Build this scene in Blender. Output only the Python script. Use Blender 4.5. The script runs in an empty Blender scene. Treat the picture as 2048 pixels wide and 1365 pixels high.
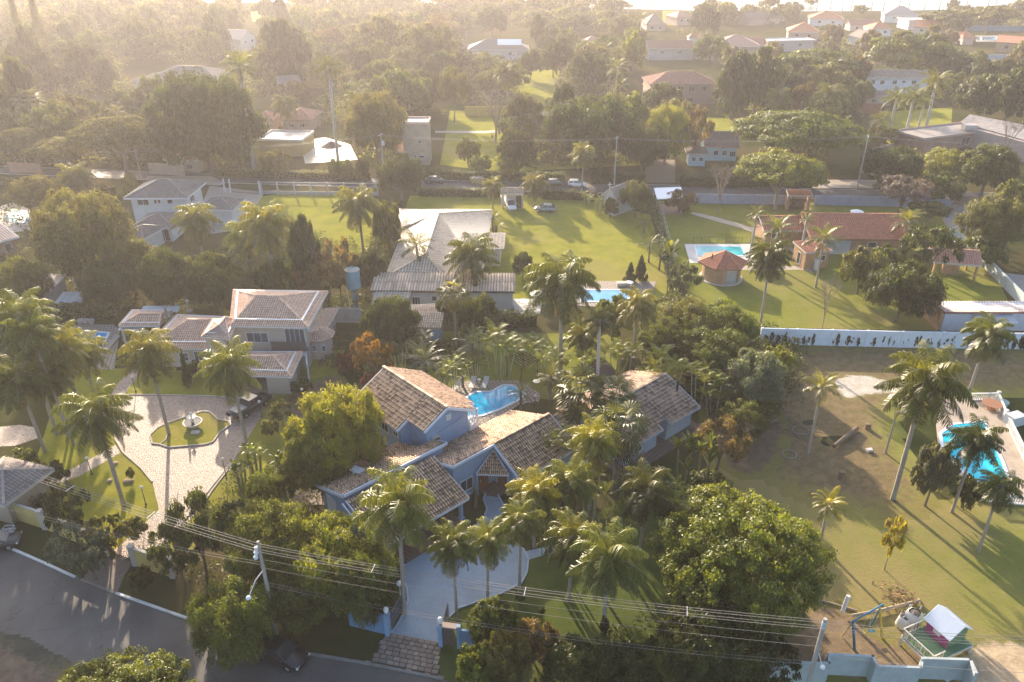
import bpy, bmesh, math, random
import numpy as np
from mathutils import Vector, Matrix
R = math.radians
rnd = random.Random(7)
SC = bpy.context.scene
COL = SC.collection

# ------------------------------------------------------------------ camera, world, sun, exposure
FPX, HOR, CAMH = 1560.0, -152.0, 48.1
TH = math.atan((682.5 - HOR) / FPX)
CT, ST = math.cos(TH), math.sin(TH)
cd = bpy.data.cameras.new('camera')
cam = bpy.data.objects.new('camera', cd); COL.objects.link(cam)
cam.location = (0, 0, CAMH)
cam.rotation_euler = (math.pi / 2 - TH, 0, 0)
cd.sensor_width = 36.0
cd.lens = 36.0 * FPX / 2048.0
cd.clip_start = 0.5
cd.clip_end = 20000
SC.camera = cam

SUN_AZ, SUN_EL = R(-20.5), R(17.5)
w = bpy.data.worlds.new('World'); SC.world = w
w.use_nodes = True
nt = w.node_tree; nt.nodes.clear()
sky = nt.nodes.new('ShaderNodeTexSky'); sky.sky_type = 'NISHITA'
sky.sun_disc = False; sky.sun_elevation = SUN_EL; sky.sun_rotation = SUN_AZ
sky.altitude = 500; sky.air_density = 1.0; sky.dust_density = 4.0; sky.ozone_density = 1.0
bg = nt.nodes.new('ShaderNodeBackground'); bg.inputs['Strength'].default_value = 0.15
wo = nt.nodes.new('ShaderNodeOutputWorld')
nt.links.new(sky.outputs[0], bg.inputs[0]); nt.links.new(bg.outputs[0], wo.inputs[0])
sd = bpy.data.lights.new('sun', 'SUN'); sd.energy = 4.6; sd.angle = R(0.55); sd.color = (1.0, 0.82, 0.61)
sun = bpy.data.objects.new('sun', sd); COL.objects.link(sun)
sdir = Vector((math.sin(SUN_AZ) * math.cos(SUN_EL), math.cos(SUN_AZ) * math.cos(SUN_EL), math.sin(SUN_EL)))
sun.rotation_euler = sdir.to_track_quat('Z', 'Y').to_euler()
sun.location = (-60, 100, 90)
SC.view_settings.view_transform = 'Standard'
SC.view_settings.look = 'None'
SC.view_settings.exposure = 1.55
SC.view_settings.gamma = 1.0
SC.view_settings.use_curve_mapping = False
SC.render.engine = 'CYCLES'
SC.cycles.max_bounces = 7; SC.cycles.diffuse_bounces = 4; SC.cycles.glossy_bounces = 2
SC.cycles.transmission_bounces = 4; SC.cycles.volume_bounces = 1; SC.cycles.transparent_max_bounces = 4
SC.cycles.caustics_reflective = False; SC.cycles.caustics_refractive = False
SC.cycles.sample_clamp_indirect = 4.0
HAZE_DENS, HAZE_G = 0.00029, 0.46
HAZE_COL = (1.0, 0.95, 1.0)

# ------------------------------------------------------------------ photograph point -> place
def W(px, py, z=0.0):
    x = px - 1024.0; v = py - 682.5
    t = (z - CAMH) / (-FPX * ST - v * CT)
    return Vector((x * t, (FPX * CT - v * ST) * t, z))
def WY(px, py, Y):                       # the point of that sight line at forward distance Y
    x = px - 1024.0; v = py - 682.5
    t = Y / (FPX * CT - v * ST)
    return Vector((x * t, Y, CAMH + t * (-FPX * ST - v * CT)))
def PPM(py): return CT * (py - HOR) / CAMH   # photograph pixels per metre on the ground there
def vhit(px, py, A, B):                  # the point of that sight line in the vertical plane through A, B
    x = px - 1024.0; v = py - 682.5
    d = Vector((x, FPX * CT - v * ST, -FPX * ST - v * CT))
    n = Vector((B[1] - A[1], A[0] - B[0], 0))
    o = Vector((0, 0, CAMH))
    t = n.dot(Vector((A[0], A[1], 0)) - Vector((0, 0, 0))) / n.dot(d)
    return o + d * t
def phit(px, py, P0, N):
    x = px - 1024.0; v = py - 682.5
    d = Vector((x, FPX * CT - v * ST, -FPX * ST - v * CT))
    o = Vector((0, 0, CAMH))
    return o + d * (N.dot(P0 - o) / N.dot(d))

# ------------------------------------------------------------------ objects
def tag(o, label=None, cat=None, group=None, kind=None):
    if label: o['label'] = label
    if cat: o['category'] = cat
    if group: o['group'] = group
    if kind: o['kind'] = kind
    return o
def thing(name, label, cat, loc=(0, 0, 0), group=None, rz=0.0, sc=1.0):
    o = bpy.data.objects.new(name, None); COL.objects.link(o)
    o.location = loc; o.rotation_euler = (0, 0, rz); o.scale = (sc, sc, sc)
    o.empty_display_size = 0.3
    return tag(o, label, cat, group)
def link(name, mesh, parent=None, loc=None, rot=None, scl=None):
    o = bpy.data.objects.new(name, mesh); COL.objects.link(o)
    if parent: o.parent = parent
    if loc is not None: o.location = loc
    if rot is not None: o.rotation_euler = rot
    if scl is not None: o.scale = scl
    return o
def woff(p):
    v = Vector((0, 0, 0))
    while p is not None:
        v += p.location; p = p.parent
    return v
def copy_tree(o, parent=None):
    c = o.copy(); COL.objects.link(c)
    if parent: c.parent = parent
    for ch in list(o.children): copy_tree(ch, c)
    return c

class MB:
    """collects shapes in world (or root-local) coordinates and links them as one mesh"""
    def __init__(s): s.v = []; s.f = []; s.t = []
    def add(s, vs, fs, tint=1.0):
        b = len(s.v); s.v += [tuple(p) for p in vs]; s.f += [tuple(i + b for i in f) for f in fs]
        s.t += [tint] * len(vs); return s
    def box(s, c, size, rz=0.0, tint=1.0):
        hx, hy, hz = size[0] / 2, size[1] / 2, size[2] / 2
        ca, sa = math.cos(rz), math.sin(rz)
        vs = []
        for z in (-hz, hz):
            for x, y in ((-hx, -hy), (hx, -hy), (hx, hy), (-hx, hy)):
                vs.append((c[0] + x * ca - y * sa, c[1] + x * sa + y * ca, c[2] + z))
        return s.add(vs, [(0, 3, 2, 1), (4, 5, 6, 7), (0, 1, 5, 4), (1, 2, 6, 5), (2, 3, 7, 6), (3, 0, 4, 7)], tint)
    def prism(s, pts, z0, z1, tint=1.0):
        n = len(pts)
        a = sum(pts[i][0] * pts[(i + 1) % n][1] - pts[(i + 1) % n][0] * pts[i][1] for i in range(n))
        if a < 0: pts = list(reversed(pts))
        vs = [(p[0], p[1], z0) for p in pts] + [(p[0], p[1], z1) for p in pts]
        fs = [tuple(reversed(range(n))), tuple(range(n, 2 * n))] + [(i, (i + 1) % n, n + (i + 1) % n, n + i) for i in range(n)]
        return s.add(vs, fs, tint)
    def poly(s, pts, tint=1.0): return s.add(pts, [tuple(range(len(pts)))], tint)
    def slab(s, pts, th, tint=1.0):       # polygon with thickness th below it
        n = len(pts); P = [Vector(p) for p in pts]
        nr = newell(P); 
        if nr.z < 0: P.reverse(); nr = -nr
        vs = P + [p - nr * th for p in P]
        fs = [tuple(range(n)), tuple(reversed(range(n, 2 * n)))] + [((i + 1) % n, i, n + i, n + (i + 1) % n) for i in range(n)]
        return s.add(vs, fs, tint)
    def beam(s, a, b, wd, ht, tint=1.0, up=Vector((0, 0, 1))):
        a = Vector(a); b = Vector(b); d = (b - a)
        if d.length < 1e-6: return s
        d.normalize(); sd = d.cross(up)
        if sd.length < 1e-4: sd = Vector((1, 0, 0))
        sd.normalize(); u = sd.cross(d)
        vs = []
        for p in (a, b):
            for i, j in ((-1, -1), (1, -1), (1, 1), (-1, 1)): vs.append(p + sd * (i * wd / 2) + u * (j * ht / 2))
        return s.add(vs, [(0, 1, 2, 3), (7, 6, 5, 4), (0, 4, 5, 1), (1, 5, 6, 2), (2, 6, 7, 3), (3, 7, 4, 0)], tint)
    def tube(s, pts, rad, n=6, tint=1.0, cap=True):
        pts = [Vector(p) for p in pts]
        if not hasattr(rad, '__len__'): rad = [rad] * len(pts)
        vs = []; k = len(pts)
        for i, p in enumerate(pts):
            d = (pts[min(i + 1, k - 1)] - pts[max(i - 1, 0)]); d.normalize()
            x = d.orthogonal() if abs(d.z) < .9 else d.cross(Vector((0, 1, 0)))
            x.normalize(); y = d.cross(x)
            for j in range(n):
                a = 2 * math.pi * j / n
                vs.append(p + (x * math.cos(a) + y * math.sin(a)) * rad[i])
        fs = [(i * n + j, i * n + (j + 1) % n, (i + 1) * n + (j + 1) % n, (i + 1) * n + j) for i in range(k - 1) for j in range(n)]
        if cap: fs += [tuple(reversed(range(n))), tuple(range((k - 1) * n, k * n))]
        return s.add(vs, fs, tint)
    def lathe(s, c, prof, n=16, tint=1.0):
        vs = []; k = len(prof)
        for r, z in prof:
            for j in range(n):
                a = 2 * math.pi * j / n
                vs.append((c[0] + r * math.cos(a), c[1] + r * math.sin(a), c[2] + z))
        fs = [(i * n + j, i * n + (j + 1) % n, (i + 1) * n + (j + 1) % n, (i + 1) * n + j) for i in range(k - 1) for j in range(n)]
        fs += [tuple(reversed(range(n))), tuple(range((k - 1) * n, k * n))]
        return s.add(vs, fs, tint)
    def mesh(s, name, m, off=Vector((0, 0, 0)), smooth=False):
        me = bpy.data.meshes.new(name)
        me.from_pydata([(p[0] - off.x, p[1] - off.y, p[2] - off.z) for p in s.v], [], s.f)
        at = me.attributes.new('tint', 'FLOAT', 'POINT'); at.data.foreach_set('value', s.t)
        if m: me.materials.append(m)
        if smooth: me.polygons.foreach_set('use_smooth', [True] * len(me.polygons))
        return me
    def build(s, name, m, parent=None, kind=None, label=None, smooth=False):
        if not s.v: return None
        o = link(name, s.mesh(name, m, woff(parent), smooth), parent)
        return tag(o, label, None, None, kind)

def newell(P):
    n = Vector((0, 0, 0))
    for i in range(len(P)):
        a, b = P[i], P[(i + 1) % len(P)]
        n += Vector(((a[1] - b[1]) * (a[2] + b[2]), (a[2] - b[2]) * (a[0] + b[0]), (a[0] - b[0]) * (a[1] + b[1])))
    return n.normalized()
def qmesh(name, V, F, tint, m):          # numpy mesh: V (n,3), F (k,4) or (k,3)
    me = bpy.data.meshes.new(name)
    n, k = len(V), len(F); q = F.shape[1]
    me.vertices.add(n); me.vertices.foreach_set('co', np.ascontiguousarray(V, dtype=np.float32).ravel())
    me.loops.add(k * q); me.loops.foreach_set('vertex_index', np.ascontiguousarray(F, dtype=np.int32).ravel())
    me.polygons.add(k); me.polygons.foreach_set('loop_start', np.arange(0, k * q, q, dtype=np.int32))
    try: me.polygons.foreach_set('loop_total', np.full(k, q, dtype=np.int32))
    except Exception: pass
    me.update(calc_edges=True)
    at = me.attributes.new('tint', 'FLOAT', 'POINT'); at.data.foreach_set('value', np.asarray(tint, dtype=np.float32))
    me.materials.append(m)
    return me

# ------------------------------------------------------------------ materials
MATS = {}
class NT:
    def __init__(s, name):
        s.m = bpy.data.materials.new(name); s.m.use_nodes = True
        s.t = s.m.node_tree; s.t.nodes.clear()
        s.out = s.t.nodes.new('ShaderNodeOutputMaterial')
    def n(s, typ, **kw):
        nd = s.t.nodes.new('ShaderNode' + typ)
        for k, v in kw.items():
            if k.startswith('i_'):
                key = k[2:]; key = int(key) if key.isdigit() else key.replace('_', ' ')
                if isinstance(v, bpy.types.NodeSocket): s.t.links.new(v, nd.inputs[key])
                else: nd.inputs[key].default_value = v
            else: setattr(nd, k, v)
        return nd
    def l(s, a, b): s.t.links.new(a, b)
    def math(s, op, a, b=0.0, c=None):
        nd = s.t.nodes.new('ShaderNodeMath'); nd.operation = op
        for i, x in enumerate((a, b) if c is None else (a, b, c)):
            if isinstance(x, bpy.types.NodeSocket): s.l(x, nd.inputs[i])
            else: nd.inputs[i].default_value = x
        return nd.outputs[0]
    def mix(s, f, a, b, typ='MIX'):
        nd = s.t.nodes.new('ShaderNodeMix'); nd.data_type = 'RGBA'; nd.blend_type = typ
        for i, x in ((0, f), (6, a), (7, b)):
            if isinstance(x, bpy.types.NodeSocket): s.l(x, nd.inputs[i])
            else: nd.inputs[i].default_value = (tuple(x) + (1,)) if hasattr(x, '__len__') and len(x) == 3 else x
        return nd.outputs[2]
    def noise(s, scale, det=3, rough=.55, vec=None):
        nd = s.n('TexNoise'); nd.inputs['Scale'].default_value = scale
        nd.inputs['Detail'].default_value = det; nd.inputs['Roughness'].default_value = rough
        s.l(vec if vec else s.pos(), nd.inputs['Vector']); return nd.outputs[0]
    def pos(s):
        if not hasattr(s, '_p'): s._p = s.n('NewGeometry').outputs['Position']
        return s._p
    def ramp(s, f, a, b):                 # smooth 0..1 between a and b
        nd = s.n('MapRange', interpolation_type='SMOOTHSTEP'); s.l(f, nd.inputs[0])
        nd.inputs[1].default_value = a; nd.inputs[2].default_value = b; return nd.outputs[0]
    def attr(s, name):
        nd = s.n('Attribute', attribute_name=name); return nd.outputs['Fac']
    def bsdf(s, col, rough=.7, spec=.3, metal=0.0, bump=None, bs=.3, bd=.02, emis=None):
        nd = s.n('BsdfPrincipled')
        for k, x in (('Base Color', col), ('Roughness', rough), ('Metallic', metal), ('Specular IOR Level', spec)):
            if isinstance(x, bpy.types.NodeSocket): s.l(x, nd.inputs[k])
            else: nd.inputs[k].default_value = (tuple(x) + (1,)) if hasattr(x, '__len__') and len(x) == 3 else x
        if bump is not None:
            b = s.n('Bump'); b.inputs['Strength'].default_value = bs; b.inputs['Distance'].default_value = bd
            s.l(bump, b.inputs['Height']); s.l(b.outputs[0], nd.inputs['Normal'])
        s.l(nd.outputs[0], s.out.inputs[0]); return nd

def cached(f):
    def g(*a, **k):
        key = (f.__name__,) + tuple(a) + tuple(sorted(k.items()))
        if key not in MATS: MATS[key] = f(*a, **k)
        return MATS[key]
    return g
def mul(c, k): return tuple(min(1, x * k) for x in c)

@cached
def m_paint(c, rough=.75, dirt=.25, spec=.3):     # painted plaster, wood or metal, a little stained
    n = NT('painted surface')
    a = n.noise(.9, 5, .65); b = n.noise(6.0, 4)
    col = n.mix(n.math('MULTIPLY', n.ramp(a, .42, .68), dirt), c, mul(c, .55))
    col = n.mix(n.math('MULTIPLY', n.ramp(b, .5, .75), dirt * .6), col, mul(c, .78))
    n.bsdf(col, rough, spec, bump=b, bs=.15, bd=.01); return n.m
@cached
def m_flat(c, rough=.5, metal=0.0, spec=.5):
    n = NT('plain surface'); b = n.noise(20, 3)
    n.bsdf(n.mix(b, mul(c, .85), mul(c, 1.12)), rough, spec, metal); return n.m
@cached
def m_brick(c):
    n = NT('exposed brick')
    t = n.n('TexBrick'); t.inputs['Scale'].default_value = 1.0
    t.inputs['Color1'].default_value = mul(c, 1.1) + (1,); t.inputs['Color2'].default_value = mul(c, .75) + (1,)
    t.inputs['Mortar'].default_value = mul((.45, .38, .3), .8) + (1,)
    t.inputs['Mortar Size'].default_value = .015; t.inputs['Brick Width'].default_value = .28; t.inputs['Row Height'].default_value = .1
    p = n.n('SeparateXYZ'); n.l(n.pos(), p.inputs[0])
    q = n.n('CombineXYZ'); n.l(n.math('ADD', p.outputs[0], p.outputs[1]), q.inputs[0]); n.l(p.outputs[2], q.inputs[1])
    n.l(q.outputs[0], t.inputs['Vector'])
    col = n.mix(n.math('MULTIPLY', n.ramp(n.noise(.8, 5), .4, .7), .35), t.outputs[0], mul(c, .5))
    n.bsdf(col, .85, .2); return n.m
@cached
def m_tile(light, dark, stain=.5, rough=.7, spec=.3):      # clay roof tiles, each with its own tint
    n = NT('roof tile')
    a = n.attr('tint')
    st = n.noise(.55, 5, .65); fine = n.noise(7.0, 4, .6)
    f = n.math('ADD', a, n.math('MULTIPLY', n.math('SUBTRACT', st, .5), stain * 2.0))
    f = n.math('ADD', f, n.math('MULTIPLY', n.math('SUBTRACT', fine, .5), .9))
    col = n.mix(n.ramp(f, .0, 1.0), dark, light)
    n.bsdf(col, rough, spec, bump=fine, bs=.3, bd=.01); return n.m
@cached
def m_corr(c, pitch=.25, axis=0, rough=.5):      # ribbed sheet seen from far off
    n = NT('ribbed sheet roof')
    a = n.noise(1.2, 4)
    n.bsdf(n.mix(n.ramp(a, .35, .7), c, mul(c, .6)), rough, .4); return n.m
def grass_col(n, g1, g2, dry, dryf):
    big = n.noise(.05, 4, .6); mid = n.noise(.35, 5, .65); fin = n.noise(3.0, 4, .7); ff = n.noise(14.0, 2, .7)
    c = n.mix(n.ramp(mid, .3, .72), g1, g2)
    c = n.mix(n.math('MULTIPLY', n.ramp(n.math('ADD', big, n.math('MULTIPLY', fin, .45)), .72 - dryf * .4, .95 - dryf * .4), .9), c, dry)
    c = n.mix(n.math('MULTIPLY', n.ramp(fin, .42, .66), .22), c, mul(g1, .6))
    c = n.mix(n.math('MULTIPLY', n.ramp(ff, .5, .7), .4), c, mul(g2, 1.4))
    h = n.math('ADD', n.math('MULTIPLY', fin, .7), n.math('MULTIPLY', ff, .5))
    return c, h
def grass_bsdf(n, c, h, sheen=.12):
    """blades let low sun through: diffuse plus a sheen-like lobe"""
    b = n.n('Bump'); b.inputs['Strength'].default_value = .8; b.inputs['Distance'].default_value = .09; n.l(h, b.inputs['Height'])
    p = n.n('BsdfPrincipled'); n.l(c, p.inputs['Base Color']); p.inputs['Roughness'].default_value = .8
    p.inputs['Specular IOR Level'].default_value = 0.0; n.l(b.outputs[0], p.inputs['Normal'])
    p.inputs['Sheen Weight'].default_value = sheen; p.inputs['Sheen Roughness'].default_value = .5
    p.inputs['Sheen Tint'].default_value = (.75, .85, .25, 1)
    n.l(p.outputs[0], n.out.inputs[0])
@cached
def m_grass(g1=(.075, .105, .02), g2=(.13, .15, .03), dry=(.19, .15, .06), dryf=.2):
    n = NT('grass'); c, h = grass_col(n, g1, g2, dry, dryf); grass_bsdf(n, c, h, .12 if g1[0] > .05 else 0.0); return n.m
@cached
def m_patch(c1, c2, g1=(.075, .105, .02), g2=(.13, .15, .03), lo=.25, hi=.6):   # bare soil fading into grass at its ragged edge
    n = NT('bare patch in grass')
    g, h = grass_col(n, g1, g2, (.19, .15, .06), .35)
    a = n.attr('tint')
    f = n.ramp(n.math('ADD', a, n.math('MULTIPLY', n.math('SUBTRACT', n.noise(.8, 6, .7), .5), 1.5)), lo, hi)
    s = n.mix(n.ramp(n.noise(1.1, 5, .7), .35, .65), c1, c2)
    s = n.mix(n.math('MULTIPLY', n.ramp(n.noise(9., 3, .7), .5, .7), .4), s, mul(c1, .6))
    grass_bsdf(n, n.mix(f, g, s), h); return n.m
@cached
def m_asphalt(c=(.075, .070, .067)):
    n = NT('asphalt')
    a = n.noise(.25, 5, .6); f = n.noise(18, 3, .8)
    v = n.n('TexVoronoi', feature='DISTANCE_TO_EDGE'); v.inputs['Scale'].default_value = .35
    d = n.n('Mapping'); n.l(n.pos(), d.inputs[0]); wv = n.n('VectorMath', operation='ADD')
    nn = n.n('TexNoise'); nn.inputs['Scale'].default_value = 1.2; n.l(n.pos(), nn.inputs['Vector'])
    n.l(d.outputs[0], wv.inputs[0]); n.l(nn.outputs[1], wv.inputs[1]); n.l(wv.outputs[0], v.inputs['Vector'])
    crack = n.ramp(v.outputs['Distance'], .012, .0)
    col = n.mix(n.ramp(a, .3, .7), mul(c, .75), mul(c, 1.35))
    col = n.mix(n.math('MULTIPLY', f, .5), col, mul(c, 1.8))
    col = n.mix(n.math('MULTIPLY', crack, .5), col, mul(c, .4))
    n.bsdf(col, .7, .3, bump=f, bs=.4, bd=.01); return n.m
@cached
def m_pave(c, c2, sx=.22, sy=.11, rot=0.0, mortar=(.12, .1, .08), rough=.8, ms=.06):   # small blocks: brick pattern in the ground plane
    n = NT('small paving blocks')
    mp = n.n('Mapping'); n.l(n.pos(), mp.inputs[0]); mp.inputs['Rotation'].default_value = (0, 0, rot)
    t = n.n('TexBrick'); t.inputs['Scale'].default_value = 1.0
    t.inputs['Color1'].default_value = c + (1,); t.inputs['Color2'].default_value = c2 + (1,); t.inputs['Mortar'].default_value = mortar + (1,)
    t.inputs['Mortar Size'].default_value = sy * ms * 2; t.inputs['Brick Width'].default_value = sx; t.inputs['Row Height'].default_value = sy
    n.l(mp.outputs[0], t.inputs['Vector'])
    big = n.noise(.4, 5, .65)
    col = n.mix(n.math('MULTIPLY', n.ramp(big, .38, .7), .4), t.outputs[0], mul(c2, .6))
    n.bsdf(col, rough, .35, bump=t.outputs['Fac'], bs=-.6, bd=.02); return n.m
@cached
def m_cobble(c=(.39, .30, .24), c2=(.27, .20, .16), scale=5.0):
    n = NT('cobbled setts')
    v = n.n('TexVoronoi', feature='F1'); v.inputs['Scale'].default_value = scale; n.l(n.pos(), v.inputs['Vector'])
    e = n.n('TexVoronoi', feature='DISTANCE_TO_EDGE'); e.inputs['Scale'].default_value = scale; n.l(n.pos(), e.inputs['Vector'])
    sp = n.n('SeparateColor'); n.l(v.outputs['Color'], sp.inputs[0])
    col = n.mix(sp.outputs[0], c, c2)
    col = n.mix(n.ramp(e.outputs[0], .12, .0), col, mul(c2, .45))
    col = n.mix(n.math('MULTIPLY', n.ramp(n.noise(.3, 5), .4, .7), .3), col, mul(c2, .7))
    n.bsdf(col, .6, .4, bump=n.ramp(e.outputs[0], .0, .25), bs=.8, bd=.04); return n.m
@cached
def m_water(c=(.005, .25, .5), c2=(.02, .42, .62), rough=.05, sc=1.2, bs=.12):
    n = NT('water')
    a = n.noise(.6, 4); b = n.noise(sc, 4, .6)
    v = n.n('TexVoronoi', feature='DISTANCE_TO_EDGE'); v.inputs['Scale'].default_value = 1.6; n.l(n.pos(), v.inputs['Vector'])
    col = n.mix(n.ramp(a, .35, .65), c, c2)
    col = n.mix(n.math('MULTIPLY', n.ramp(v.outputs[0], .07, .0), .18), col, mul(c2, 1.5))  # caustic lines of light painted into the water colour
    n.bsdf(col, .1, .35, bump=b, bs=bs, bd=.03); return n.m
@cached
def m_lake():
    n = NT('lake water')
    mp = n.n('Mapping'); n.l(n.pos(), mp.inputs[0]); mp.inputs['Scale'].default_value = (.02, .08, 1)
    a = n.noise(1.0, 4, .6, mp.outputs[0])
    n.bsdf(n.mix(a, (.10, .14, .16), (.16, .20, .22)), .28, .8, bump=n.noise(.6, 4), bs=.5, bd=.3); return n.m
@cached
def m_leaf(trans=.5, rough=.55, gls=.05):
    n = NT('foliage')
    oi = n.n('ObjectInfo'); a = n.attr('tint')
    hsv = n.n('HueSaturation'); n.l(oi.outputs['Color'], hsv.inputs['Color'])
    n.l(n.math('ADD', .490, n.math('MULTIPLY', a, .012)), hsv.inputs['Hue']); n.l(a, hsv.inputs['Value'])
    col = hsv.outputs[0]
    df = n.n('BsdfDiffuse'); n.l(col, df.inputs[0])
    tr = n.n('BsdfTranslucent'); n.l(n.mix(1.0, col, (1.25, 1.2, .55), 'MULTIPLY'), tr.inputs[0])
    mx = n.n('MixShader'); mx.inputs[0].default_value = trans; n.l(df.outputs[0], mx.inputs[1]); n.l(tr.outputs[0], mx.inputs[2])
    gl = n.n('BsdfGlossy'); gl.inputs['Roughness'].default_value = rough; gl.inputs[0].default_value = (1, 1, 1, 1)
    fr = n.n('Fresnel'); fr.inputs[0].default_value = 1.38
    m2 = n.n('MixShader'); n.l(n.math('MULTIPLY', fr.outputs[0], gls), m2.inputs[0]); n.l(mx.outputs[0], m2.inputs[1]); n.l(gl.outputs[0], m2.inputs[2])
    n.l(m2.outputs[0], n.out.inputs[0]); return n.m
@cached
def m_bark(c=(.16, .125, .095), ring=0.0):
    n = NT('bark'); a = n.noise(5., 5, .7)
    col = n.mix(a, mul(c, .55), mul(c, 1.35))
    n.bsdf(col, .9, .15, bump=a, bs=.6, bd=.03); return n.m
@cached
def m_glass(c=(.02, .025, .03), rough=.06):
    n = NT('window glass'); a = n.noise(.9, 2)
    n.bsdf(n.mix(a, c, mul(c, 2.2)), rough, .7); return n.m
@cached
def m_carpaint(c, rough=.28):
    n = NT('car paint'); nd = n.bsdf(c, rough, .5); nd.inputs['Coat Weight'].default_value = .25; nd.inputs['Coat Roughness'].default_value = .06; return n.m
WHITE = (.72, .72, .70)
BLUEW = (.25, .36, .52)
TRIM = (.62, .66, .72)

# ------------------------------------------------------------------ sheets, kerbs
def sheet(name, pts, m, z=.01, kind='structure', label=None, cat=None, parent=None, th=0.0):
    P = [W(p[0], p[1], z) for p in pts]
    b = MB()
    if th: b.prism([tuple(p) for p in P], z - th, z)
    else:
        if newell(P).z < 0: P.reverse()
        b.poly(P)
    o = b.build(name, m, parent)
    if parent is None: tag(o, label, cat, None, kind)
    return o
def smooth_pts(pts, it=2):
    for _ in range(it):
        q = []
        for i in range(len(pts)):
            a, b = pts[i], pts[(i + 1) % len(pts)]
            q += [(a[0] * .75 + b[0] * .25, a[1] * .75 + b[1] * .25), (a[0] * .25 + b[0] * .75, a[1] * .25 + b[1] * .75)]
        pts = q
    return pts
def soft(name, pts, m, z, fall=None):      # ragged patch: tint grows from 0 at the rim to 1 inside
    P = [W(p[0], p[1], 0) for p in smooth_pts(pts, 2)]; Q = np.array([(p.x, p.y) for p in P]); k = len(Q)
    x0, y0 = Q.min(0); x1, y1 = Q.max(0); N = 44
    fall = fall or min(x1 - x0, y1 - y0) * .22
    xs = np.linspace(x0, x1, N + 1); ys = np.linspace(y0, y1, N + 1)
    A = Q; B = np.roll(Q, -1, 0); T = []; V = []
    poly = [tuple(q) for q in Q]
    for yy in ys:
        for xx in xs:
            p = np.array((xx, yy)); ab = B - A
            t = np.clip(((p - A) * ab).sum(1) / np.maximum((ab ** 2).sum(1), 1e-9), 0, 1)
            d = np.sqrt((((A + ab * t[:, None]) - p) ** 2).sum(1)).min()
            T.append(min(1, d / fall) if inpoly(xx, yy, poly) else -min(1, d / fall)); V.append((xx, yy, z))
    F = [(j * (N + 1) + i, j * (N + 1) + i + 1, (j + 1) * (N + 1) + i + 1, (j + 1) * (N + 1) + i) for j in range(N) for i in range(N)]
    F = [f for f in F if max(T[i] for i in f) > 0]
    me = qmesh(name, np.array(V), np.array(F), np.maximum(T, 0), m)
    return tag(link(name, me), kind='structure')
def strip(b, pts, wd, ht, z0=0.0, tint=1.0):
    for i in range(len(pts) - 1):
        a, c = Vector(pts[i]), Vector(pts[i + 1]); d = (c - a); d.z = 0
        if d.length < 1e-4: continue
        d.normalize(); e = d * (wd * .45 if 0 < i else 0)
        b.beam(Vector((a.x, a.y, z0 + ht / 2)) - e * 0, Vector((c.x, c.y, z0 + ht / 2)), wd, ht, tint)
def kerb(pts, m, wd=.15, ht=.12, name='kerb', close=False, z0=0.0):
    P = [W(*p) for p in pts]
    if close: P.append(P[0])
    b = MB(); strip(b, P, wd, ht, z0)
    return tag(b.build(name, m), kind='structure')
def curve_px(pts, n=6):                     # Catmull-Rom through photograph points
    out = []
    for i in range(len(pts) - 1):
        p0 = pts[max(i - 1, 0)]; p1 = pts[i]; p2 = pts[i + 1]; p3 = pts[min(i + 2, len(pts) - 1)]
        for k in range(n):
            t = k / n
            out.append(tuple(.5 * ((2 * p1[j]) + (-p0[j] + p2[j]) * t + (2 * p0[j] - 5 * p1[j] + 4 * p2[j] - p3[j]) * t * t + (-p0[j] + 3 * p1[j] - 3 * p2[j] + p3[j]) * t ** 3) for j in (0, 1)))
    out.append(tuple(pts[-1])); return out

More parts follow.
